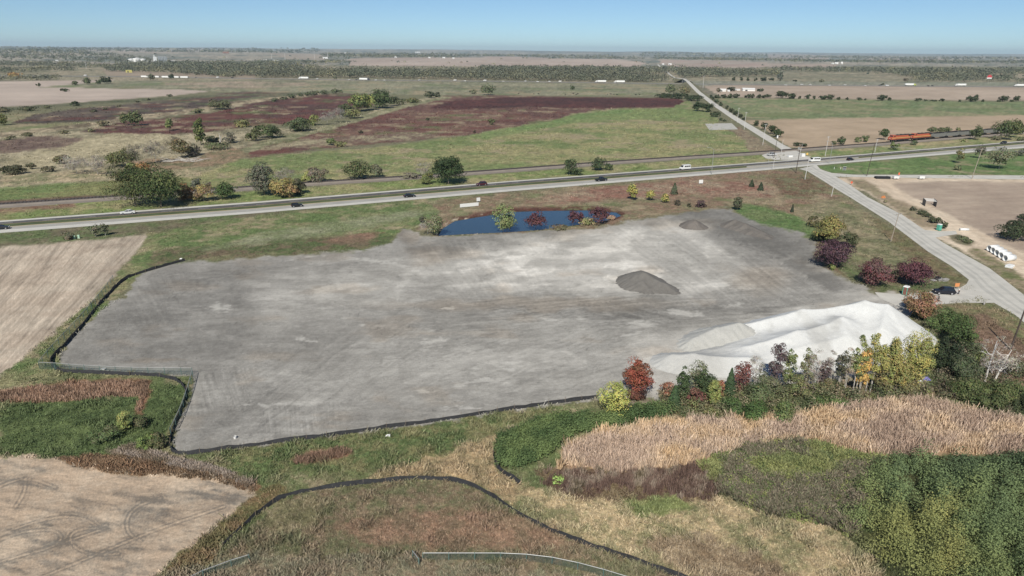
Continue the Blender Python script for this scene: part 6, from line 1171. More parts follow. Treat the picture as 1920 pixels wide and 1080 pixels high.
# ------------------------------------------------------------------ coal train
rdir = lambda u: head(rail, u, 1)
M_or = paint((196, 92, 52), .5); M_lk = paint((44, 42, 42), .6); M_hop = paint((134, 136, 132), .6); M_coal = mat('coal', (.012, .012, .012), .9, bump=.15, bs=2); M_yw = paint((214, 178, 90), .5)
def truckset(t, xs, r=.48):
    for x in xs:
        b = B()
        for s in (-1, 1): b.box(x, s * .95, .35, 2.9, .22, .45, .8)
        o = b.done('bogie', M_lk, t)
        for dx in (-1.0, 1.0): 
            b = B()
            for s in (-1, 1): b.tube((x + dx, s * .68, r), (x + dx, s * .84, r), r, n=12)
            b.done('wheelset', M_lk, o)
a, c_ = np.array(P(1666, 268)), np.array(P(1920, 248)); dv = (c_ - a) / np.linalg.norm(c_ - a); rz_t = math.atan2(-dv[1], -dv[0]); pos = 0.0
for i in range(2):
    L = 21.3; ctr = a + dv * (pos + L / 2); pos += L + 1.0
    t = empty('locomotive', (ctr[0], ctr[1], .72), rz_t, ['orange diesel locomotive leading the coal train, dark roof and stripe', 'orange diesel locomotive coupled second, just before the hopper cars'][i], 'locomotive', 'orange locomotives')
    b = B(); b.box(0, 0, .95, 21, 3.0, .5); b.done('frame', M_lk, t)
    b = B(); b.box(-1.6, 0, 1.45, 15.6, 2.1, 2.5); b.done('hood', M_or, t, .05)
    b = B(); b.prism([(6.3, 1.45), (10.1, 1.45), (10.1, 2.9), (9.0, 3.1), (8.6, 4.3), (6.3, 4.4)], 3.0); b.done('cab', M_or, t, .06)
    b = B(); b.box(-1.6, 0, 3.95, 15.6, 2.2, .35, .98, .8); b.box(-9, 0, 3.4, 3, 2.9, .9, .9, .9)
    for x in (-5.5, -1, 3): b.tube((x, 0, 4.2), (x, 0, 4.55), .7, n=10)
    b.done('roof_equipment', M_lk, t)
    b = B(); b.box(8.86, 0, 3.3, .3, 2.4, .8, .5, .95)
    for s in (-1, 1): b.box(7.5, s * 1.5, 3.3, 1.4, .06, .7)
    b.done('cab_window', M_glass, t)
    b = B()
    for s in (-1, 1): b.box(-1.6, s * 1.08, 2.2, 15.2, .06, .35); b.box(8.2, s * 1.52, 2.2, 3.4, .06, .35)
    b.done('yellow_stripe', M_yw, t)
    b = B()
    for s in (-1, 1):
        b.tube((-10, s * 1.45, 2.5), (10, s * 1.45, 2.5), .04, n=4)
        for x in range(-10, 11, 2): b.tube((x, s * 1.45, 1.45), (x, s * 1.45, 2.5), .03, n=4)
    b.done('handrail', M_yw, t)
    b = B(); b.box(10.15, 0, 2.0, .1, .6, .3); b.done('headlight', M_lamp, t)
    truckset(t, (-7, 7), .52); b = B(); b.box(0, 0, .35, 6, 2.4, .75, .85, .8); b.done('fuel_tank', M_lk, t)
hp0 = None
for i in range(11):
    L = 14.2; ctr = a + dv * (pos + L / 2); pos += L + 1.1
    lab = f'grey open hopper car loaded with coal, {on_[i]} behind the locomotives'
    if hp0 is None:
        t = hp0 = empty('hopper_car', (0, 0, 0), 0, lab, 'rail car', 'coal hopper cars'); b = B()
        b.prism([(-7.1, 1.5), (-5.2, 1.1), (5.2, 1.1), (7.1, 1.5), (7.1, 3.6), (-7.1, 3.6)], 3.0); b.done('hopper_body', M_hop, t)
        b = B(); b.box(0, 0, 3.45, 13.6, 2.7, .55, .7, .5); b.done('coal_load', M_coal, t)
        b = B()
        for s in (-1, 1):
            for x in np.linspace(-6.8, 6.8, 12): b.box(x, s * 1.54, 1.3, .12, .1, 2.3)
            b.box(0, s * 1.52, 3.55, 14.3, .14, .14)
        b.done('side_rib', M_lk, t); truckset(t, (-5.6, 5.6)); b = B(); b.box(0, 0, .7, 15, .4, .4); b.done('coupler_beam', M_lk, t)
        t.location = (ctr[0], ctr[1], .72); t.rotation_euler.z = rz_t
    else: dup(hp0, (ctr[0], ctr[1], .72), rz_t, lab)
# ------------------------------------------------------------------ poles, lamps, wires
def pole(u, v, hpx, label, m, r=.14, arms=1, lean=0, name='utility_pole', group=None, lamp=0, extra=None):
    s = ppm(u, v); x, y = P(u, v)[:2]; ca = math.hypot(x, y) / math.hypot(x, y, HC); H = hpx / s / ca
    t = empty(name, (x, y, 0), 0, label, 'street lamp' if lamp else ('mast' if name == 'radio_mast' else 'pole'), group); b = B(); b.tube((0, 0, -.3), (lean, 0, H), r, r * .65, 9); b.done('shaft', m, t)
    if arms:
        for k in range(arms):
            b = B(); b.box(lean * .95, 0, H - .6 - k * .9, 2.6, .14, .14, rz=.5); o = b.done('crossarm', m, t); b = B()
            for dx in (-1.15, -.5, .5, 1.15): b.tube((lean * .95 + dx * math.cos(.5), dx * math.sin(.5), H - .46 - k * .9), (lean * .95 + dx * math.cos(.5), dx * math.sin(.5), H - .2 - k * .9), .06, n=6)
            b.done('insulator', M_gal, o)
    if lamp:
        b = B(); p = [(0, 0, H - .3), (-1.2, 0, H + .7), (-2.6, 0, H + .9)]; b.tube(p[0], p[1], .07, n=6); b.tube(p[1], p[2], .06, n=6); o = b.done('arm', m, t)
        b = B(); b.box(-2.9, 0, H + .8, .8, .32, .16); b.done('lamp_head', M_gal, o)
    if extra: extra(t, H)
    return t, (x + lean, y, H)
M_wd = mat('weathered_pole_wood', (.30, .26, .21), .9, var=.15, vs=2); M_wdd = mat('dark_pole_wood', (.07, .055, .045), .9, var=.2, vs=2); M_lg = mat('pale_pole', (.55, .54, .52), .6)
def trans(t, H):
    b = B(); b.tube((.35, 0, H - 2.6), (.35, 0, H - 1.6), .28, n=10); b.tube((-.35, 0, H - 2.6), (-.35, 0, H - 1.6), .28, n=10); b.done('transformer', M_gal, t)
pole(1492, 324, 53, 'dark utility pole with transformers at the crossroads corner', M_wdd, .18, 1, .6, extra=trans)
pole(1509, 337, 41, 'pale pole at the crossroads left of the county road', M_lg, .14, 0, .5)
pole(1559, 368, 23, 'short pale pole beside the county road below the crossroads', M_lg, .13, 0, .3)
pole(1670, 453, 54, 'tan wooden pole beside the county road halfway to the site entrance', M_wd, .15, 1, .9)
_, wA = pole(1625, 330, 59, 'dark wooden pole between mown triangle and access road', M_wdd, .15, 1, 1.2)
_, wB = pole(1822, 335, 56, 'tan leaning wooden pole at the far edge of the access road', M_wd, .18, 1, 1.8)
pole(1894, 656, 94, 'tall dark brown pole at the right border above the leafless white trees', M_wdd, .2, 0, 1.0)
pole(1547, 293, 37, 'pale grey pole between railway and highway right of the crossroads', M_lg, .13, 1, .4)
pole(1640, 286, 25, 'pale grey pole between railway and highway nearest the locomotives', M_lg, .13, 1, .3)
pole(1451, 296, 36, 'dark pole by the rail crossing with a white box on top', M_wdd, .16, 0, .5, extra=lambda t, H: B().box(.5, 0, H, .7, .5, 1.6).done('top_box', M_wm, t))
pole(1430, 272, 39, 'pale pole left of the county road above the crossing', M_lg, .14, 1, .5)
pole(1382, 230, 27, 'pale pole left of the county road beside the gravel pad', M_lg, .16, 1, .3)
pole(1395, 243, 32, 'pale pole left of the county road below the gravel pad', M_lg, .16, 1, .3)
pole(1449, 318, 28, 'thin pale pole on the near highway verge left of the crossroads', M_lg, .1, 0, .2)
pole(1465, 286, 24, 'thin pale pole between county road and rail crossing', M_lg, .11, 0, .1)
pole(1318, 165, 22, 'far pole left of the white farm buildings', M_lg, .25, 1, 0)
pole(1574, 135, 12, 'far pole standing in the grey field', M_lg, .35, 1, 0)
pole(162, 129, 14, 'far pole before the dark wood on the left', M_lg, .4, 1, 0)
pole(1441, 303, 20, 'thin signal pole beside the pale yard', M_gal, .1, 0, 0)
for u, v, h in ((590, 112, 17), (535, 116, 15), (615, 114, 18), (510, 114, 12)): pole(u, v, h, {590: 'thin radio mast above the left village', 535: 'thin radio mast nearest the white depot', 615: 'tallest thin radio mast beside the white barn', 510: 'shortest thin radio mast on the left'}[u], M_lg, .8, 0, 0, 'radio_mast', 'radio masts')
pole(1334, 327, 46, 'tall street lamp with curved arm on the near highway verge', M_gal, .12, 0, 0, 'street_lamp', lamp=1)
pole(1555, 307, 38, 'street lamp with curved arm just right of the crossroads', M_gal, .12, 0, .2, 'street_lamp', lamp=1)
b = B(); ends = [wA, wB, (wB[0] + 72, wB[1] + 2, wB[2])]
for off in (-1.1, 1.1):
    for p, q_ in zip(ends[:-1], ends[1:]):
        for k in range(12):
            f = lambda t: (p[0] + (q_[0] - p[0]) * t, p[1] + (q_[1] - p[1]) * t + off * .5, p[2] + (q_[2] - p[2]) * t - .5 - 5.2 * t * (1 - t) * .8 + off * .1)
            b.tube(f(k / 12), f((k + 1) / 12), .035, n=4, cap=False)
tag(b.done('power_line', M_gal), 'pale wires slung between the dark and the tan pole over the mown triangle', 'wires')
# ------------------------------------------------------------------ fences
def chaikin(p, n=2):
    p = [np.array(q_, float) for q_ in p]
    for _ in range(n):
        r = [p[0]]
        for a_, b_ in zip(p[:-1], p[1:]): r += [a_ * .75 + b_ * .25, a_ * .25 + b_ * .75]
        p = r + [p[-1]]
    return p
def resample(pts, step):
    w_ = [np.array(P(*q_))[:2] for q_ in pts]; out = [w_[0]]; acc = 0
    for a_, b_ in zip(w_[:-1], w_[1:]):
        L = np.linalg.norm(b_ - a_); d = step - acc
        while d < L: out.append(a_ + (b_ - a_) * d / L); d += step
        acc = L - (d - step)
    return out + [w_[-1]]
M_silt = mat('black_geotextile', (.022, .023, .025), .8, var=.3, vs=1.5); M_post = mat('wood_stake', (.2, .16, .12), .9); M_gpost = mat('green_post', (.10, .17, .15), .6)
M_mesh = mat('chain_link_mesh', (.07, .11, .095), .7, alpha=.32)
nz = lambda k, s: float(vn(np.array([k * .7]), np.array([s * 1.3]), 77)[0]) - .5
def silt(pts, label, h=.75, step=3.0):
    p = resample(chaikin(pts), 1.0); o0 = p[0]; t = empty('silt_fence', (o0[0], o0[1], 0), 0, label, 'fence', 'black silt fences'); V = []
    for i, q_ in enumerate(p):
        d = p[min(i + 1, len(p) - 1)] - p[max(i - 1, 0)]; d = d / np.linalg.norm(d); n_ = np.array([-d[1], d[0]]); hh = h * (1 + .5 * nz(i, 1)); ln = .25 * nz(i, 2); c = q_ - o0
        for off, z in ((-.12, .0), (-.03, .05), (-.02 + ln, hh), (.02 + ln, hh), (.03, .05), (.14, .0)): V.append((c[0] + n_[0] * off, c[1] + n_[1] * off, z + .01))
    Fq = [(6 * i + j, 6 * i + 6 + j, 6 * i + 7 + j, 6 * i + 1 + j) for i in range(len(p) - 1) for j in range(5)]
    npmesh('fabric', V, Fq, M_silt, t); st0 = None
    for i, q_ in enumerate(resample(chaikin(pts), step)):
        if i > 95: break
        if st0 is None: b = B(); b.tube((0, 0, -.1), (.1, .05, h + .35), .035, n=5); st0 = b.done('stake', M_post, t); s_ = st0
        else: s_ = st0.copy(); sc.collection.objects.link(s_); s_.parent = t
        s_.location = (q_[0] - o0[0], q_[1] - o0[1], 0); s_.rotation_euler = (.15 * nz(i, 5), .3 * nz(i, 6), 0)
def chain(pts, label, h=1.3, step=3.0, smooth=1):
    p = resample(chaikin(pts, smooth), step); o0 = p[0]; t = empty('chain_link_fence', (o0[0], o0[1], 0), 0, label, 'fence', 'chain-link fences'); V = []; b = B(); p0 = None
    for i, q_ in enumerate(p):
        c = q_ - o0; V += [(c[0], c[1], .03), (c[0], c[1], h)]
        if i: b.tube((*(p[i - 1] - o0), h), (*c, h), .045, n=6)
        if i < 96:
            if p0 is None: bb = B(); bb.tube((0, 0, -.1), (0, 0, h + .08), .045, n=6); p0 = bb.done('post', M_gpost, t); s_ = p0
            else: s_ = p0.copy(); sc.collection.objects.link(s_); s_.parent = t
            s_.location = (c[0], c[1], 0)
    npmesh('mesh_panel', V, [(2 * i, 2 * i + 2, 2 * i + 3, 2 * i + 1) for i in range(len(p) - 1)], M_mesh, t); b.done('top_rail', M_gal, t)
silt([(347, 489), (320, 496), (290, 505), (262, 513), (240, 521), (225, 531), (208, 548), (190, 568), (172, 590), (150, 617), (128, 642), (108, 662), (97, 674), (95, 682), (100, 690), (112, 696), (135, 699), (170, 700), (205, 702), (243, 704)], 'long black silt fence around the left end of the graded lot', .7)
silt([(241, 703), (275, 704), (305, 707), (328, 712), (343, 722), (350, 733), (348, 748), (340, 770), (330, 792), (322, 812), (319, 830)], 'black silt fence curving inside the small green notch left of the lot', .6)
silt([(319, 838), (323, 848), (335, 853), (360, 852), (400, 846), (450, 840), (520, 830), (600, 821), (700, 806), (800, 793), (900, 777), (1000, 762), (1060, 754), (1122, 746)], 'long straight black silt fence along the near edge of the graded lot', .6)
silt([(418, 1026), (435, 1010), (455, 990), (478, 970), (500, 951), (530, 933), (580, 920), (650, 911), (720, 903), (790, 898), (840, 900), (880, 909), (920, 928), (960, 958), (1010, 986), (1080, 1016), (1150, 1038), (1200, 1057), (1300, 1092)], 'long black silt fence arching across the foreground grass', .6)
silt([(932, 834), (926, 846), (925, 862), (932, 878), (950, 895), (975, 908)], 'short curved black silt fence at the left tip of the willow thicket', .8)
chain([(213, 527), (200, 546), (186, 564), (165, 589), (140, 618), (118, 641), (95, 666), (75, 692)], 'green chain-link fence running along the left slope of the lot', 1.5)
chain([(75, 692), (100, 693), (150, 697), (200, 700), (260, 702), (361, 703)], 'green chain-link fence along the top of the green notch', 1.4, smooth=0)
chain([(362, 706), (357, 727), (349, 752), (341, 775), (331, 797), (321, 818)], 'green chain-link fence descending between green notch and lot', 1.4)
chain([(793, 1050), (870, 1050), (960, 1050), (1030, 1056), (1100, 1072), (1190, 1098), (1260, 1130)], 'chain-link fence with pale top rail at the bottom centre', 1.0)
chain([(774, 1046), (778, 1052), (786, 1061)], 'short open gate leaf left of the bottom chain-link fence', 1.0, 1.5, 0)
chain([(330, 1108), (372, 1086), (410, 1070), (468, 1052)], 'short chain-link fence piece at the bottom left', .9)
chain([(1662, 590), (1672, 604), (1690, 622), (1704, 640)], 'grey chain-link fence behind the right foot of the white heap', 1.6)
# ------------------------------------------------------------------ site equipment and signs
def hx(u0, v0, u1, v1): a_, b_ = P(u0, v0), P(u1, v1); return math.atan2(b_[1] - a_[1], b_[0] - a_[0])
M_teal = paint((60, 176, 152), .5); M_brn = paint((132, 84, 70), .6); M_steel = paint((60, 64, 70), .6)
def toilet(u, v, rz, label, side, sc_=1.0):
    t = empty('portable_toilet', P(u, v), rz, label, 'portable toilet'); t.scale = (sc_,) * 3
    b = B(); b.box(0, 0, .1, 1.15, 1.2, 2.0); b.done('cabin', M_teal, t, .03); b = B(); b.box(0, 0, 2.1, 1.2, 1.25, .25, .8, .8); b.done('roof', M_wm, t)
    b = B(); b.box(0, -.61, .2, .8, .03, 1.85); o = b.done('door', side, t); b = B(); b.box(.3, -.64, 1.1, .08, .05, .12); b.done('handle', M_blk, o); b = B(); b.box(0, 0, 0, 1.2, 1.25, .1); b.done('skid', M_blk, t)
    if side is M_brn: b = B(); b.box(.6, 0, .15, .04, 1.15, 1.95); b.done('side_panel', M_brn, t)
toilet(1760, 432, .3, 'teal portable toilet beside the county road shrubs', M_teal, .95); toilet(1697, 553, -.9, 'teal and brown portable toilet with white roof at the site entrance', M_brn, 1.0)
th = hx(1730, 381, 1739, 390); t = empty('trench_box', P(1742, 385), th, 'dark steel trench box with white spreader bars on the bare dirt', 'trench box')
for y in (-1.9, 1.9): b = B(); b.box(0, y, 0, 5.2, .14, 2.3); b.done('side_panel', M_steel, t)
for x in (-2.4, -.8, .8, 2.4): b = B(); b.tube((x, -1.9, 2.15), (x, 1.9, 2.15), .08, n=8); b.done('spreader_bar', M_wm, t)
M_pipe = mat('white_concrete', D(226, 228, 230), .8, var=.04, vs=1)
def pipe(u, v, rz, L, R_, label, name='concrete_pipe', m=M_pipe, group='concrete pipes', z=0):
    n = 22; V = []; Fq = []
    for x, r in ((0, R_), (L, R_), (L, R_ * .8), (0, R_ * .8)):
        for i in range(n): a_ = 2 * math.pi * i / n; V.append((x, r * math.cos(a_), R_ + r * math.sin(a_)))
    for k in range(4):
        for i in range(n): j = (i + 1) % n; k2 = (k + 1) % 4; Fq.append((k * n + j, k * n + i, k2 * n + i, k2 * n + j))
    o = npmesh(name, V, Fq, m, smooth=False); x, y, _ = P(u, v); o.location = (x, y, z); o.rotation_euler.z = rz; return tag(o, label, 'pipe', group)
pr = hx(1860, 478, 1878, 476.6)
for i, (u, v, lab) in enumerate([(1853, 471, 'white concrete pipe farthest from the camera in the row of five'), (1860, 475, 'white concrete pipe, second farthest in the row of five'), (1867, 479.5, 'white concrete pipe, middle one of the row of five'), (1875, 484.5, 'white concrete pipe, second nearest in the row of five'), (1883, 490, 'white concrete pipe nearest the camera in the row of five')]): pipe(u, v, pr, 3.2, .92, lab)
pipe(1799, 432.5, -.1, 2.8, .45, 'small lone white pipe with dark opening on the dirt path')
sl = empty('concrete_slab', P(1893, 500), .7, 'flat white concrete slabs lying below the row of pipes', 'slab'); b = B(); b.box(0, 0, 0, 3.2, 1.8, .25, rz=.1); b.done('lower_slab', M_pipe, sl); b = B(); b.box(.3, .1, .25, 2.4, 1.3, .2, rz=-.2); b.done('upper_slab', M_pipe, sl)
pb_ = empty('pipe_stack', P(1654, 335), hx(1641, 335, 1668, 335.3), 'stack of black plastic pipes by the access road', 'pipe stack')
for i, (y, z) in enumerate([(-.9, .3), (-.3, .3), (.3, .3), (.9, .3), (-.6, .85), (0, .85), (.6, .85)]): b = B(); b.tube((-3.4 + .2 * (i % 3), y, z), (3.4 + .3 * (i % 2), y, z), .29, n=12); b.done('pipe', M_blk, pb_)
for u, lab in ((1679, 'white box trailer by the access road, next to the black pipes'), (1727, 'white box trailer by the access road, right one')):
    t = empty('box_trailer', P(u, 336), .05, lab, 'trailer'); b = B(); b.box(0, 0, .4, 2.5, 1.6, 1.1); b.done('box_body', M_wm, t, .05)
    for y in (-.8, .8): wheel(t, 0, y, .3, .18)
    b = B(); b.tube((1.25, 0, .5), (2.1, 0, .4), .05, n=5); b.done('tow_bar', M_blk, t)
def sign(u, v, w_, h, z0, m, label, rz=0, posts=(-.4, .4), name='road_sign', cat='sign', thick=.06, rot=0, pm=None):
    t = empty(name, P(u, v), rz, label, cat); b = B()
    if rot: b.add([(0, -thick, z0), (w_ / 2, -thick, z0 + h / 2), (0, -thick, z0 + h), (-w_ / 2, -thick, z0 + h / 2), (0, 0, z0), (w_ / 2, 0, z0 + h / 2), (0, 0, z0 + h), (-w_ / 2, 0, z0 + h / 2)], [(0, 1, 2, 3), (7, 6, 5, 4), (0, 4, 5, 1), (1, 5, 6, 2), (2, 6, 7, 3), (3, 7, 4, 0)])
    else: b.box(0, 0, z0, w_, thick, h)
    b.done('panel', m, t)
    for x in posts: b = B(); b.tube((x * w_, .06, 0), (x * w_, .06, z0 + h * .9), .06, n=6); b.done('post', pm or M_gal, t)
    return t
M_org = paint((236, 98, 48), .6); M_orb = paint((224, 138, 60), .6)
sign(1596, 347, 1.4, 1.4, .5, M_org, 'orange diamond warning sign on the right of the county road', .3, (0,), rot=1)
t = empty('barricade', P(1656, 371), .4, 'low orange barricade lying beside the county road', 'barricade')
for x in (-.5, .5): b = B(); b.box(x, 0, 0, .6, 1.0, .5, .7, .7); b.done('barrel_base', M_orb, t)
b = B(); b.box(0, 0, .5, 1.7, .12, .35); b.done('rail_board', M_orb, t)
sign(1793, 543, 1.2, .9, .8, M_orb, 'orange and white barricade sign behind the standing person', .1, name='barricade_sign')
sign(880, 388, 7.6, 1.3, .15, M_wm, 'long low white banner fence on the bank above the pond', head(hwF, 880), (-.45, -.22, 0, .22, .45), 'banner_sign')
sign(897, 379, 1.5, 1.4, .4, M_wm, 'small square white sign standing right above the long banner', head(hwF, 880), (-.45, .45))
sign(1314, 345, 2.0, 1.6, .3, M_wm, 'square white sign alone in the rusty grass below the highway', head(hwF, 1300) - .2, (-.45, .45))
sign(1685, 330.5, .7, 1.2, .6, M_org, 'small red marker on the far side of the access road', 0, (0,))
sign(1513, 293, 1.5, 1.5, .6, paint((232, 186, 70)), 'yellow diamond railway warning sign at the crossing', 0, (0,), rot=1)
t = sign(1583, 319.5, 1.7, 1.5, .3, M_steel, 'framed board sign with white border on the mown triangle', .1, (-.5, .5), 'board_sign', pm=M_wm)
b = B(); b.box(0, -.05, 1.75, 1.8, .12, .14); b.box(0, -.05, .22, 1.8, .12, .14); b.box(0, -.05, .95, 1.8, .12, .1); b.done('white_border', M_wm, t)
for u, lab in ((1576, 'white marker post left of the framed board sign'), (1564, 'white marker post farthest left on the mown triangle')): o = B().tube((0, 0, 0), (0, 0, 1.1), .14, .1, 6).done('marker_post', M_wm); o.location = P(u, 317); tag(o, lab, 'post')
def cabinet(u, v, w_, h, m, label, name='utility_cabinet', cat='cabinet'):
    t = empty(name, P(u, v), .2, label, cat); b = B(); b.box(0, 0, .1, w_, w_ * .7, h); b.done('case', m, t, .03); b = B(); b.box(0, -w_ * .36, .2, w_ * .85, .03, h * .8); b.done('door', m, t); b = B(); b.box(0, 0, 0, w_ * 1.1, w_ * .8, .1); b.done('base', M_cw, t)
M_gw = paint((168, 206, 176), .5)
cabinet(139.5, 448, .7, 1.0, M_gw, 'pale green utility box at the stubble field edge, left of two'); cabinet(148, 447, .7, 1.0, M_gw, 'pale green utility box at the stubble field edge, right of two')
cabinet(1505, 294, 2.0, 1.8, M_wm, 'white signal cabinet right of the rail crossing'); cabinet(1481, 295, 2.6, 1.0, M_wm, 'low white cabinet on the pale yard beside the crossing')
t = empty('crossing_gate', P(1499, 289.5), .2, 'white railway crossing gate beside the county road', 'crossing gate'); b = B(); b.tube((0, 0, 0), (0, 0, 3.2), .1, n=8); b.done('mast', M_gal, t)
b = B(); b.box(0, 0, 2.8, 1.2, .1, .18, rz=.7); b.box(0, .01, 2.8, 1.2, .1, .18, rz=-.7); b.done('crossbuck', M_wm, t); b = B(); b.tube((.1, 0, 1.1), (1.4, 0, 6), .08, .04, 6); b.done('gate_arm', M_wm, t)
# gate at the entrance, pallets, person, litter
t = empty('tube_gate', P(1763, 566), 0, 'open tubular metal gate standing ajar at the site entrance', 'gate')
for nm_, (x0, y0, x1, y1) in (('gate_leaf', (-1.6, 2.6, -.3, .2)), ('gate_leaf', (-.3, .2, .3, 1.6))):
    b = B()
    for z in (.25, .6, .95, 1.3): b.tube((x0, y0, z), (x1, y1, z), .035, n=5)
    for f_ in (0, 1): b.tube((x0 + (x1 - x0) * f_, y0 + (y1 - y0) * f_, 0), (x0 + (x1 - x0) * f_, y0 + (y1 - y0) * f_, 1.4), .06, n=6)
    b.done(nm_, M_steel, t)
t = empty('pallet_stack', P(1761, 526), .4, 'grey timber stack with a dark sheet beside the dark purple tree', 'timber stack'); M_tim = mat('grey_timber', (.34, .33, .31), .9, var=.2, vs=3)
for i, (x, y, z, a_) in enumerate([(-1.2, .5, 0, .2), (.2, -.1, 0, -.1), (1.0, -.7, 0, .1), (.1, -.1, .35, .1), (1.1, -.8, .35, -.05)]): b = B(); [b.box(x, y + k * .22 - .4, z + .1, 2.0, .14, .12, rz=a_ * .2) for k in range(5)]; b.box(x, y, z, 1.8, .9, .1); b.done('plank_bundle', M_tim, t)
b = B(); b.box(-.3, .3, .3, 1.3, 1.1, .7, .7, .8); b.done('dark_sheet', M_blk, t)
def skin(name, pts, edges, radii, m, parent, sub=1):
    me = bpy.data.meshes.new(name); me.from_pydata(pts, edges, []); me.materials.append(m); o = bpy.data.objects.new(name, me); sc.collection.objects.link(o); o.parent = parent
    sk = o.modifiers.new('s', 'SKIN'); me.skin_vertices.new() if not me.skin_vertices else None
    for i, r in enumerate(radii): me.skin_vertices[0].data[i].radius = (r, r) if not isinstance(r, tuple) else r
    me.skin_vertices[0].data[0].use_root = True; ss_ = o.modifiers.new('u', 'SUBSURF'); ss_.levels = ss_.render_levels = sub; return o
M_skin = mat('skin', (.5, .32, .24), .6); M_shirt = mat('white_shirt', D(226, 226, 222), .8); M_jean = mat('dark_trousers', (.03, .035, .05), .85); M_hair = mat('dark_hair', (.03, .02, .015), .8)
t = empty('person', P(1797, 552), 2.4, 'person in a white shirt and dark trousers standing behind the black SUV', 'person'); t.scale = (1.05,) * 3
pt = [(0, 0, .95), (0, 0, 1.15), (0, 0, 1.40), (.01, 0, 1.50), (.02, 0, 1.62), (.02, 0, 1.72), (0, .17, 1.40), (.02, .24, 1.15), (.12, .22, .93), (.15, .21, .84), (0, -.17, 1.40), (.02, -.24, 1.14), (.16, -.2, 1.0), (.22, -.17, .96), (0, .09, .9), (.03, .1, .5), (0, .11, .08), (.14, .12, .03), (0, -.09, .9), (-.02, -.12, .5), (-.05, -.13, .08), (.09, -.14, .03)]
ed = [(0, 1), (1, 2), (2, 3), (3, 4), (4, 5), (2, 6), (6, 7), (7, 8), (8, 9), (2, 10), (10, 11), (11, 12), (12, 13), (0, 14), (14, 15), (15, 16), (16, 17), (0, 18), (18, 19), (19, 20), (20, 21)]
ra = [.13, .12, .13, .055, .085, .085, .06, .045, .035, .04, .06, .045, .035, .04, .085, .06, .045, .04, .085, .06, .045, .04]
skin('body', pt, ed, ra, M_skin, t, 2)
skin('shirt', [pt[0], pt[1], pt[2], pt[6], pt[7], pt[10], pt[11]], [(0, 1), (1, 2), (2, 3), (3, 4), (2, 5), (5, 6)], [.15, .145, .15, .085, .07, .085, .07], M_shirt, t)
skin('trousers', [pt[0], pt[14], pt[15], (0, .11, .12), pt[18], pt[19], (-.05, -.13, .12)], [(0, 1), (1, 2), (2, 3), (0, 4), (4, 5), (5, 6)], [.15, .105, .08, .07, .105, .08, .07], M_jean, t)
skin('hair', [(.0, 0, 1.70), (-.02, 0, 1.75)], [(0, 1)], [.095, .08], M_hair, t)
t = empty('stone', P(441, 822), 0, 'small white bucket on the lot near the long silt fence', 'bucket'); t.name = 'bucket'; b = B(); b.tube((0, 0, 0), (0, 0, .4), .2, .24, 10, False); b.done('shell', M_wm, t); b = B(); b.tube((-.22, 0, .4), (.22, 0, .5), .015, n=4); b.done('handle', M_gal, t)
for u, v, s_, lab in [(193, 693, .5, 'white sheet of litter on the dirt strip by the notch fence'), (339, 486, .4, 'white scrap beside the far end of the silt fence'), (727, 818, .4, 'white scrap in the grass below the long silt fence'), (1725, 716, .4, 'white scrap at the edge of the dark thicket')]:
    b = B(); b.add([(-s_, -s_ * .5, .05), (s_, -s_ * .6, .1), (s_ * .9, s_ * .6, .25), (-s_ * .8, s_ * .5, .12), (0, 0, .35)], [(0, 1, 4), (1, 2, 4), (2, 3, 4), (3, 0, 4), (3, 2, 1, 0)]); o = b.done('litter', M_wm); o.location = P(u, v); tag(o, lab, 'litter')
b = B(); b.add([(-.7, -.4, .05), (.7, -.5, .1), (.6, .5, .4), (-.6, .5, .3), (0, 0, .6)], [(0, 1, 4), (1, 2, 4), (2, 3, 4), (3, 0, 4), (3, 2, 1, 0)]); o = b.done('tarp', paint((120, 116, 190))); o.location = P(1736, 712); tag(o, 'crumpled blue tarp in the brown thicket right of the yellow trees', 'tarp')
t = sign(1845, 572, .35, .9, .2, M_tim, 'short weathered post in the grass at the road junction', 0, (0,), 'boundary_post', 'post')
# ------------------------------------------------------------------ far buildings
M_rf = paint((150, 152, 154), .6); M_rb = paint((150, 104, 84), .7)
def shed(u, v, wpx, hpx, label, wall=None, roof=None, name='farm_building', gable=True):
    s = ppm(u, v); x, y = P(u, v)[:2]; W = wpx / s; H = hpx / s; t = empty(name, (x, y, zat(x, y) if math.hypot(x, y) > 2500 else 0), -math.atan2(x, y) + .15, label, 'building')
    Dp = min(W * .6, 18); h0 = H * .62 if gable else H
    b = B(); b.box(0, 0, -2, W, Dp, h0 + 2); b.done('wall', wall or M_wm, t)
    b = B()
    if gable: b.add([(-W / 2 - .3, -Dp / 2 - .4, h0), (W / 2 + .3, -Dp / 2 - .4, h0), (W / 2 + .3, Dp / 2 + .4, h0), (-W / 2 - .3, Dp / 2 + .4, h0), (-W / 2 - .3, 0, H), (W / 2 + .3, 0, H)], [(0, 1, 5, 4), (2, 3, 4, 5), (1, 2, 5), (3, 0, 4), (3, 2, 1, 0)])
    else: b.box(0, 0, h0, W * 1.02, Dp * 1.03, H * .06)
    b.done('roof', roof or M_wm, t); b = B(); b.box(-W * .2, -Dp / 2 - .05, 0, W * .18, .1, h0 * .7); b.done('door', M_steel, t); return t
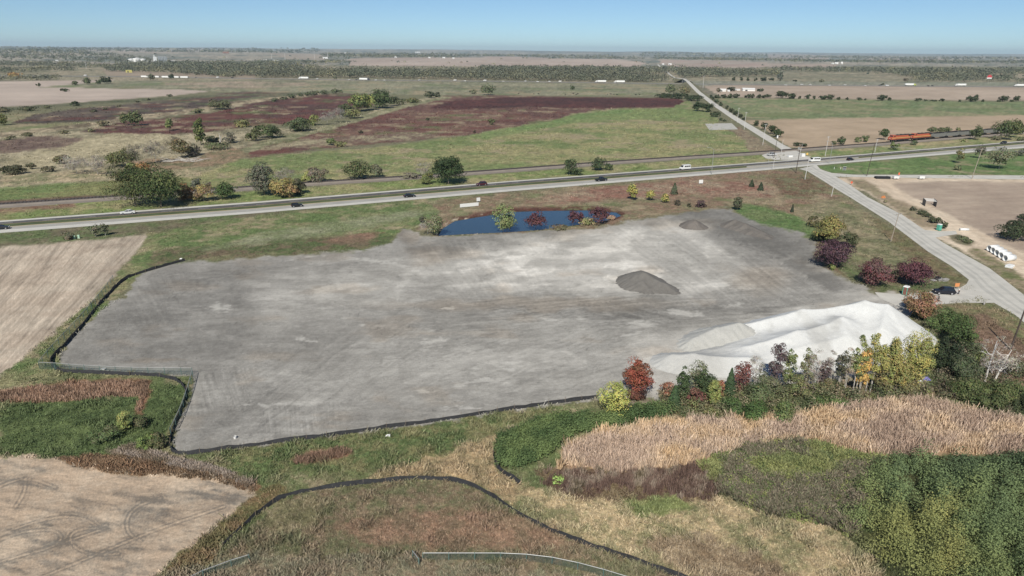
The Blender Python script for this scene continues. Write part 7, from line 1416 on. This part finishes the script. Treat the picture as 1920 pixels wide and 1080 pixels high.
for a_ in [(1355, 171.5, 11, 5, 'white barn, left one of the farm beyond the windbreak'), (1366, 172, 4, 3.5, 'small white shed between the two barns of the farm beyond the windbreak'), (1382, 169.5, 10, 2.8, 'low white shed behind the yard trees of the farm'), (1403, 170.5, 22, 5.5, 'long white barn, right one of the farm beyond the windbreak'),
 (1216, 128.5, 13, 2.4, 'long white roof right of the river wood near the county road'), (1198, 128.5, 9, 1.8, 'low white roof left of the long white one near the county road'), (1243, 122, 4, 2.4, 'tiny white house left at the far end of the county road'), (1256, 122, 6, 2.4, 'white sheds right at the far end of the county road'),
 (1568, 121.5, 6, 3, 'white farm building in the middle of the far right plain'), (1578, 121.5, 3, 4, 'small tall bin beside the far right white farm building'), (1561, 121.5, 4, 2, 'low shed left of the far right white farm building'),
 (497, 115, 7, 2.2, 'white depot shed, leftmost of the far left centre group'), (513, 115.5, 4, 2.2, 'small white depot shed, middle of the far left centre group'), (522, 116.5, 7, 2.6, 'white depot shed, rightmost of the far left centre group'), (610, 112, 8, 3, 'white barn in the open field by the radio masts'), (650, 102, 7, 2, 'far white house on the centre left horizon'),
 (805, 111.5, 4, 2.4, 'tiny white house, first of the far village'), (832, 111.5, 5, 2.4, 'tiny white house, second of the far village'), (850, 112, 4, 2.2, 'tiny white house, third of the far village'), (742, 110.5, 4, 2.2, 'tiny white house left of the far village'), (783, 100.5, 9, 2, 'far white farm on the horizon above the village'), (107, 116, 4, 2.6, 'lone white shed on the left rising ground'), (470, 123, 4, 2, 'tiny white shed above the river wood')]: shed(*a_)
shed(424, 104, 11, 3.2, 'brown brick building on the left horizon', M_rb, M_rb); shed(242, 136, 10, 4.4, 'yellow box building before the left wood', paint((206, 196, 90)), paint((206, 196, 90)), gable=False)
t = empty('billboard', P(1853, 155), .1, 'tilted red and white billboard in front of the right wood', 'billboard'); b = B(); b.box(0, 0, 8, 11, .6, 5); b.done('white_panel', M_wm, t); b = B(); b.box(0, -.35, 10.4, 11, .1, 2.6); b.box(0, -.05, 13, 7, .6, 2.6); b.done('red_panel', paint((206, 60, 66)), t)
for x in (-3, 3): b = B(); b.tube((x, .4, 0), (x, .4, 9), .3, n=6); b.done('post', M_steel, t)
# grain plant
M_silo = paint((206, 210, 212), .5); M_sg = paint((150, 158, 164), .5)
t = empty('grain_plant', (*P(285, 117)[:2], zat(*P(285, 117)[:2])), -math.atan2(*P(285, 117)[:2]), 'white grain plant with round tanks, tall tower and grey silos on the left', 'building')
s = ppm(285, 117); pxm = 1 / s
for u, w_, h in ((251, 10, 6.5), (261, 14, 8), (270, 11, 6.5)):
    b = B(); x = (u - 285) * pxm; R_ = w_ * pxm / 2; b.tube((x, 0, -5), (x, 0, h * pxm * .85), R_, n=24); b.tube((x, 0, h * pxm * .85), (x, 0, h * pxm), R_, R_ * .1, 24); b.done('tank', M_wm, t)
b = B(); b.box(6 * pxm, 10, -5, 6 * pxm, 5 * pxm, 12 * pxm); b.box(5 * pxm, 10, 12 * pxm - 5, 1.4 * pxm, 1.4 * pxm, 3 * pxm); b.done('head_tower', M_silo, t)
for i in range(6): b = B(); x = (12 + 2.6 * i) * pxm; b.tube((x, 0, -5), (x, 0, (10 - .8 * (i % 2)) * pxm), 1.2 * pxm, n=14); b.tube((x, 0, (10 - .8 * (i % 2)) * pxm), (x, 0, (11 - .8 * (i % 2)) * pxm), 1.2 * pxm, .1 * pxm, 14); b.done('silo', M_sg, t)
b = B(); b.box(-2 * pxm, -10, -5, 15 * pxm, 30, 4.5 * pxm); b.done('process_hall', M_wm, t); b = B(); b.box(35 * pxm, 0, -5, 14 * pxm, 30, 5 * pxm); b.box(50 * pxm, 0, -5, 9 * pxm, 20, 3 * pxm); b.done('warehouse', M_silo, t)
# cattle on the plain
def cow():
    b = B(); b.box(0, 0, .65, 1.7, .6, .75, .92, .8); b.box(1.05, 0, 1.0, .6, .4, .5, .8, .7); b.box(1.45, 0, .95, .45, .28, .32, .8, .8)
    for x in (-.65, .65):
        for y in (-.2, .2): b.tube((x, y, 0), (x, y, .75), .08, .11, 6)
    b.tube((-.85, 0, 1.3), (-1.0, 0, .6), .04, n=4); return b.done('cow', mat('dark_hide', (.02, .017, .015), .9))
c0 = None
for i, (u, v) in enumerate([(972, 176.4), (1001, 177), (1010, 177.2), (1075, 176.4), (1080, 178), (1083, 177), (1139, 178), (1145, 177.4), (1151, 178.2), (1192, 178.6), (1199, 178.2), (1060, 178), (1157, 178.4), (822, 177)]):
    if c0 is None: c0 = cow(); o = c0
    else: o = c0.copy(); sc.collection.objects.link(o)
    o.location = P(u, v); o.rotation_euler.z = i * 1.3; tag(o, 'tiny dark cow grazing on the plain above the maroon field', 'cow', 'cattle grazing on the plain')
# ------------------------------------------------------------------ haze
hzm = bpy.data.materials.new('haze_air'); hzm.use_nodes = True; n = hzm.node_tree.nodes; n.remove(n['Principled BSDF']); pv = n.new('ShaderNodeVolumePrincipled'); pv.inputs['Color'].default_value = (.70, .89, 1, 1); pv.inputs['Density'].default_value = 4.0e-5; pv.inputs['Anisotropy'].default_value = .0
hzm.node_tree.links.new(pv.outputs[0], n['Material Output'].inputs['Volume'])
b = B(); b.box(0, 0, -140, 76000, 76000, 400); o = b.done('haze', hzm); tag(o, 'pale blue haze in the distance', 'haze', kind='stuff')
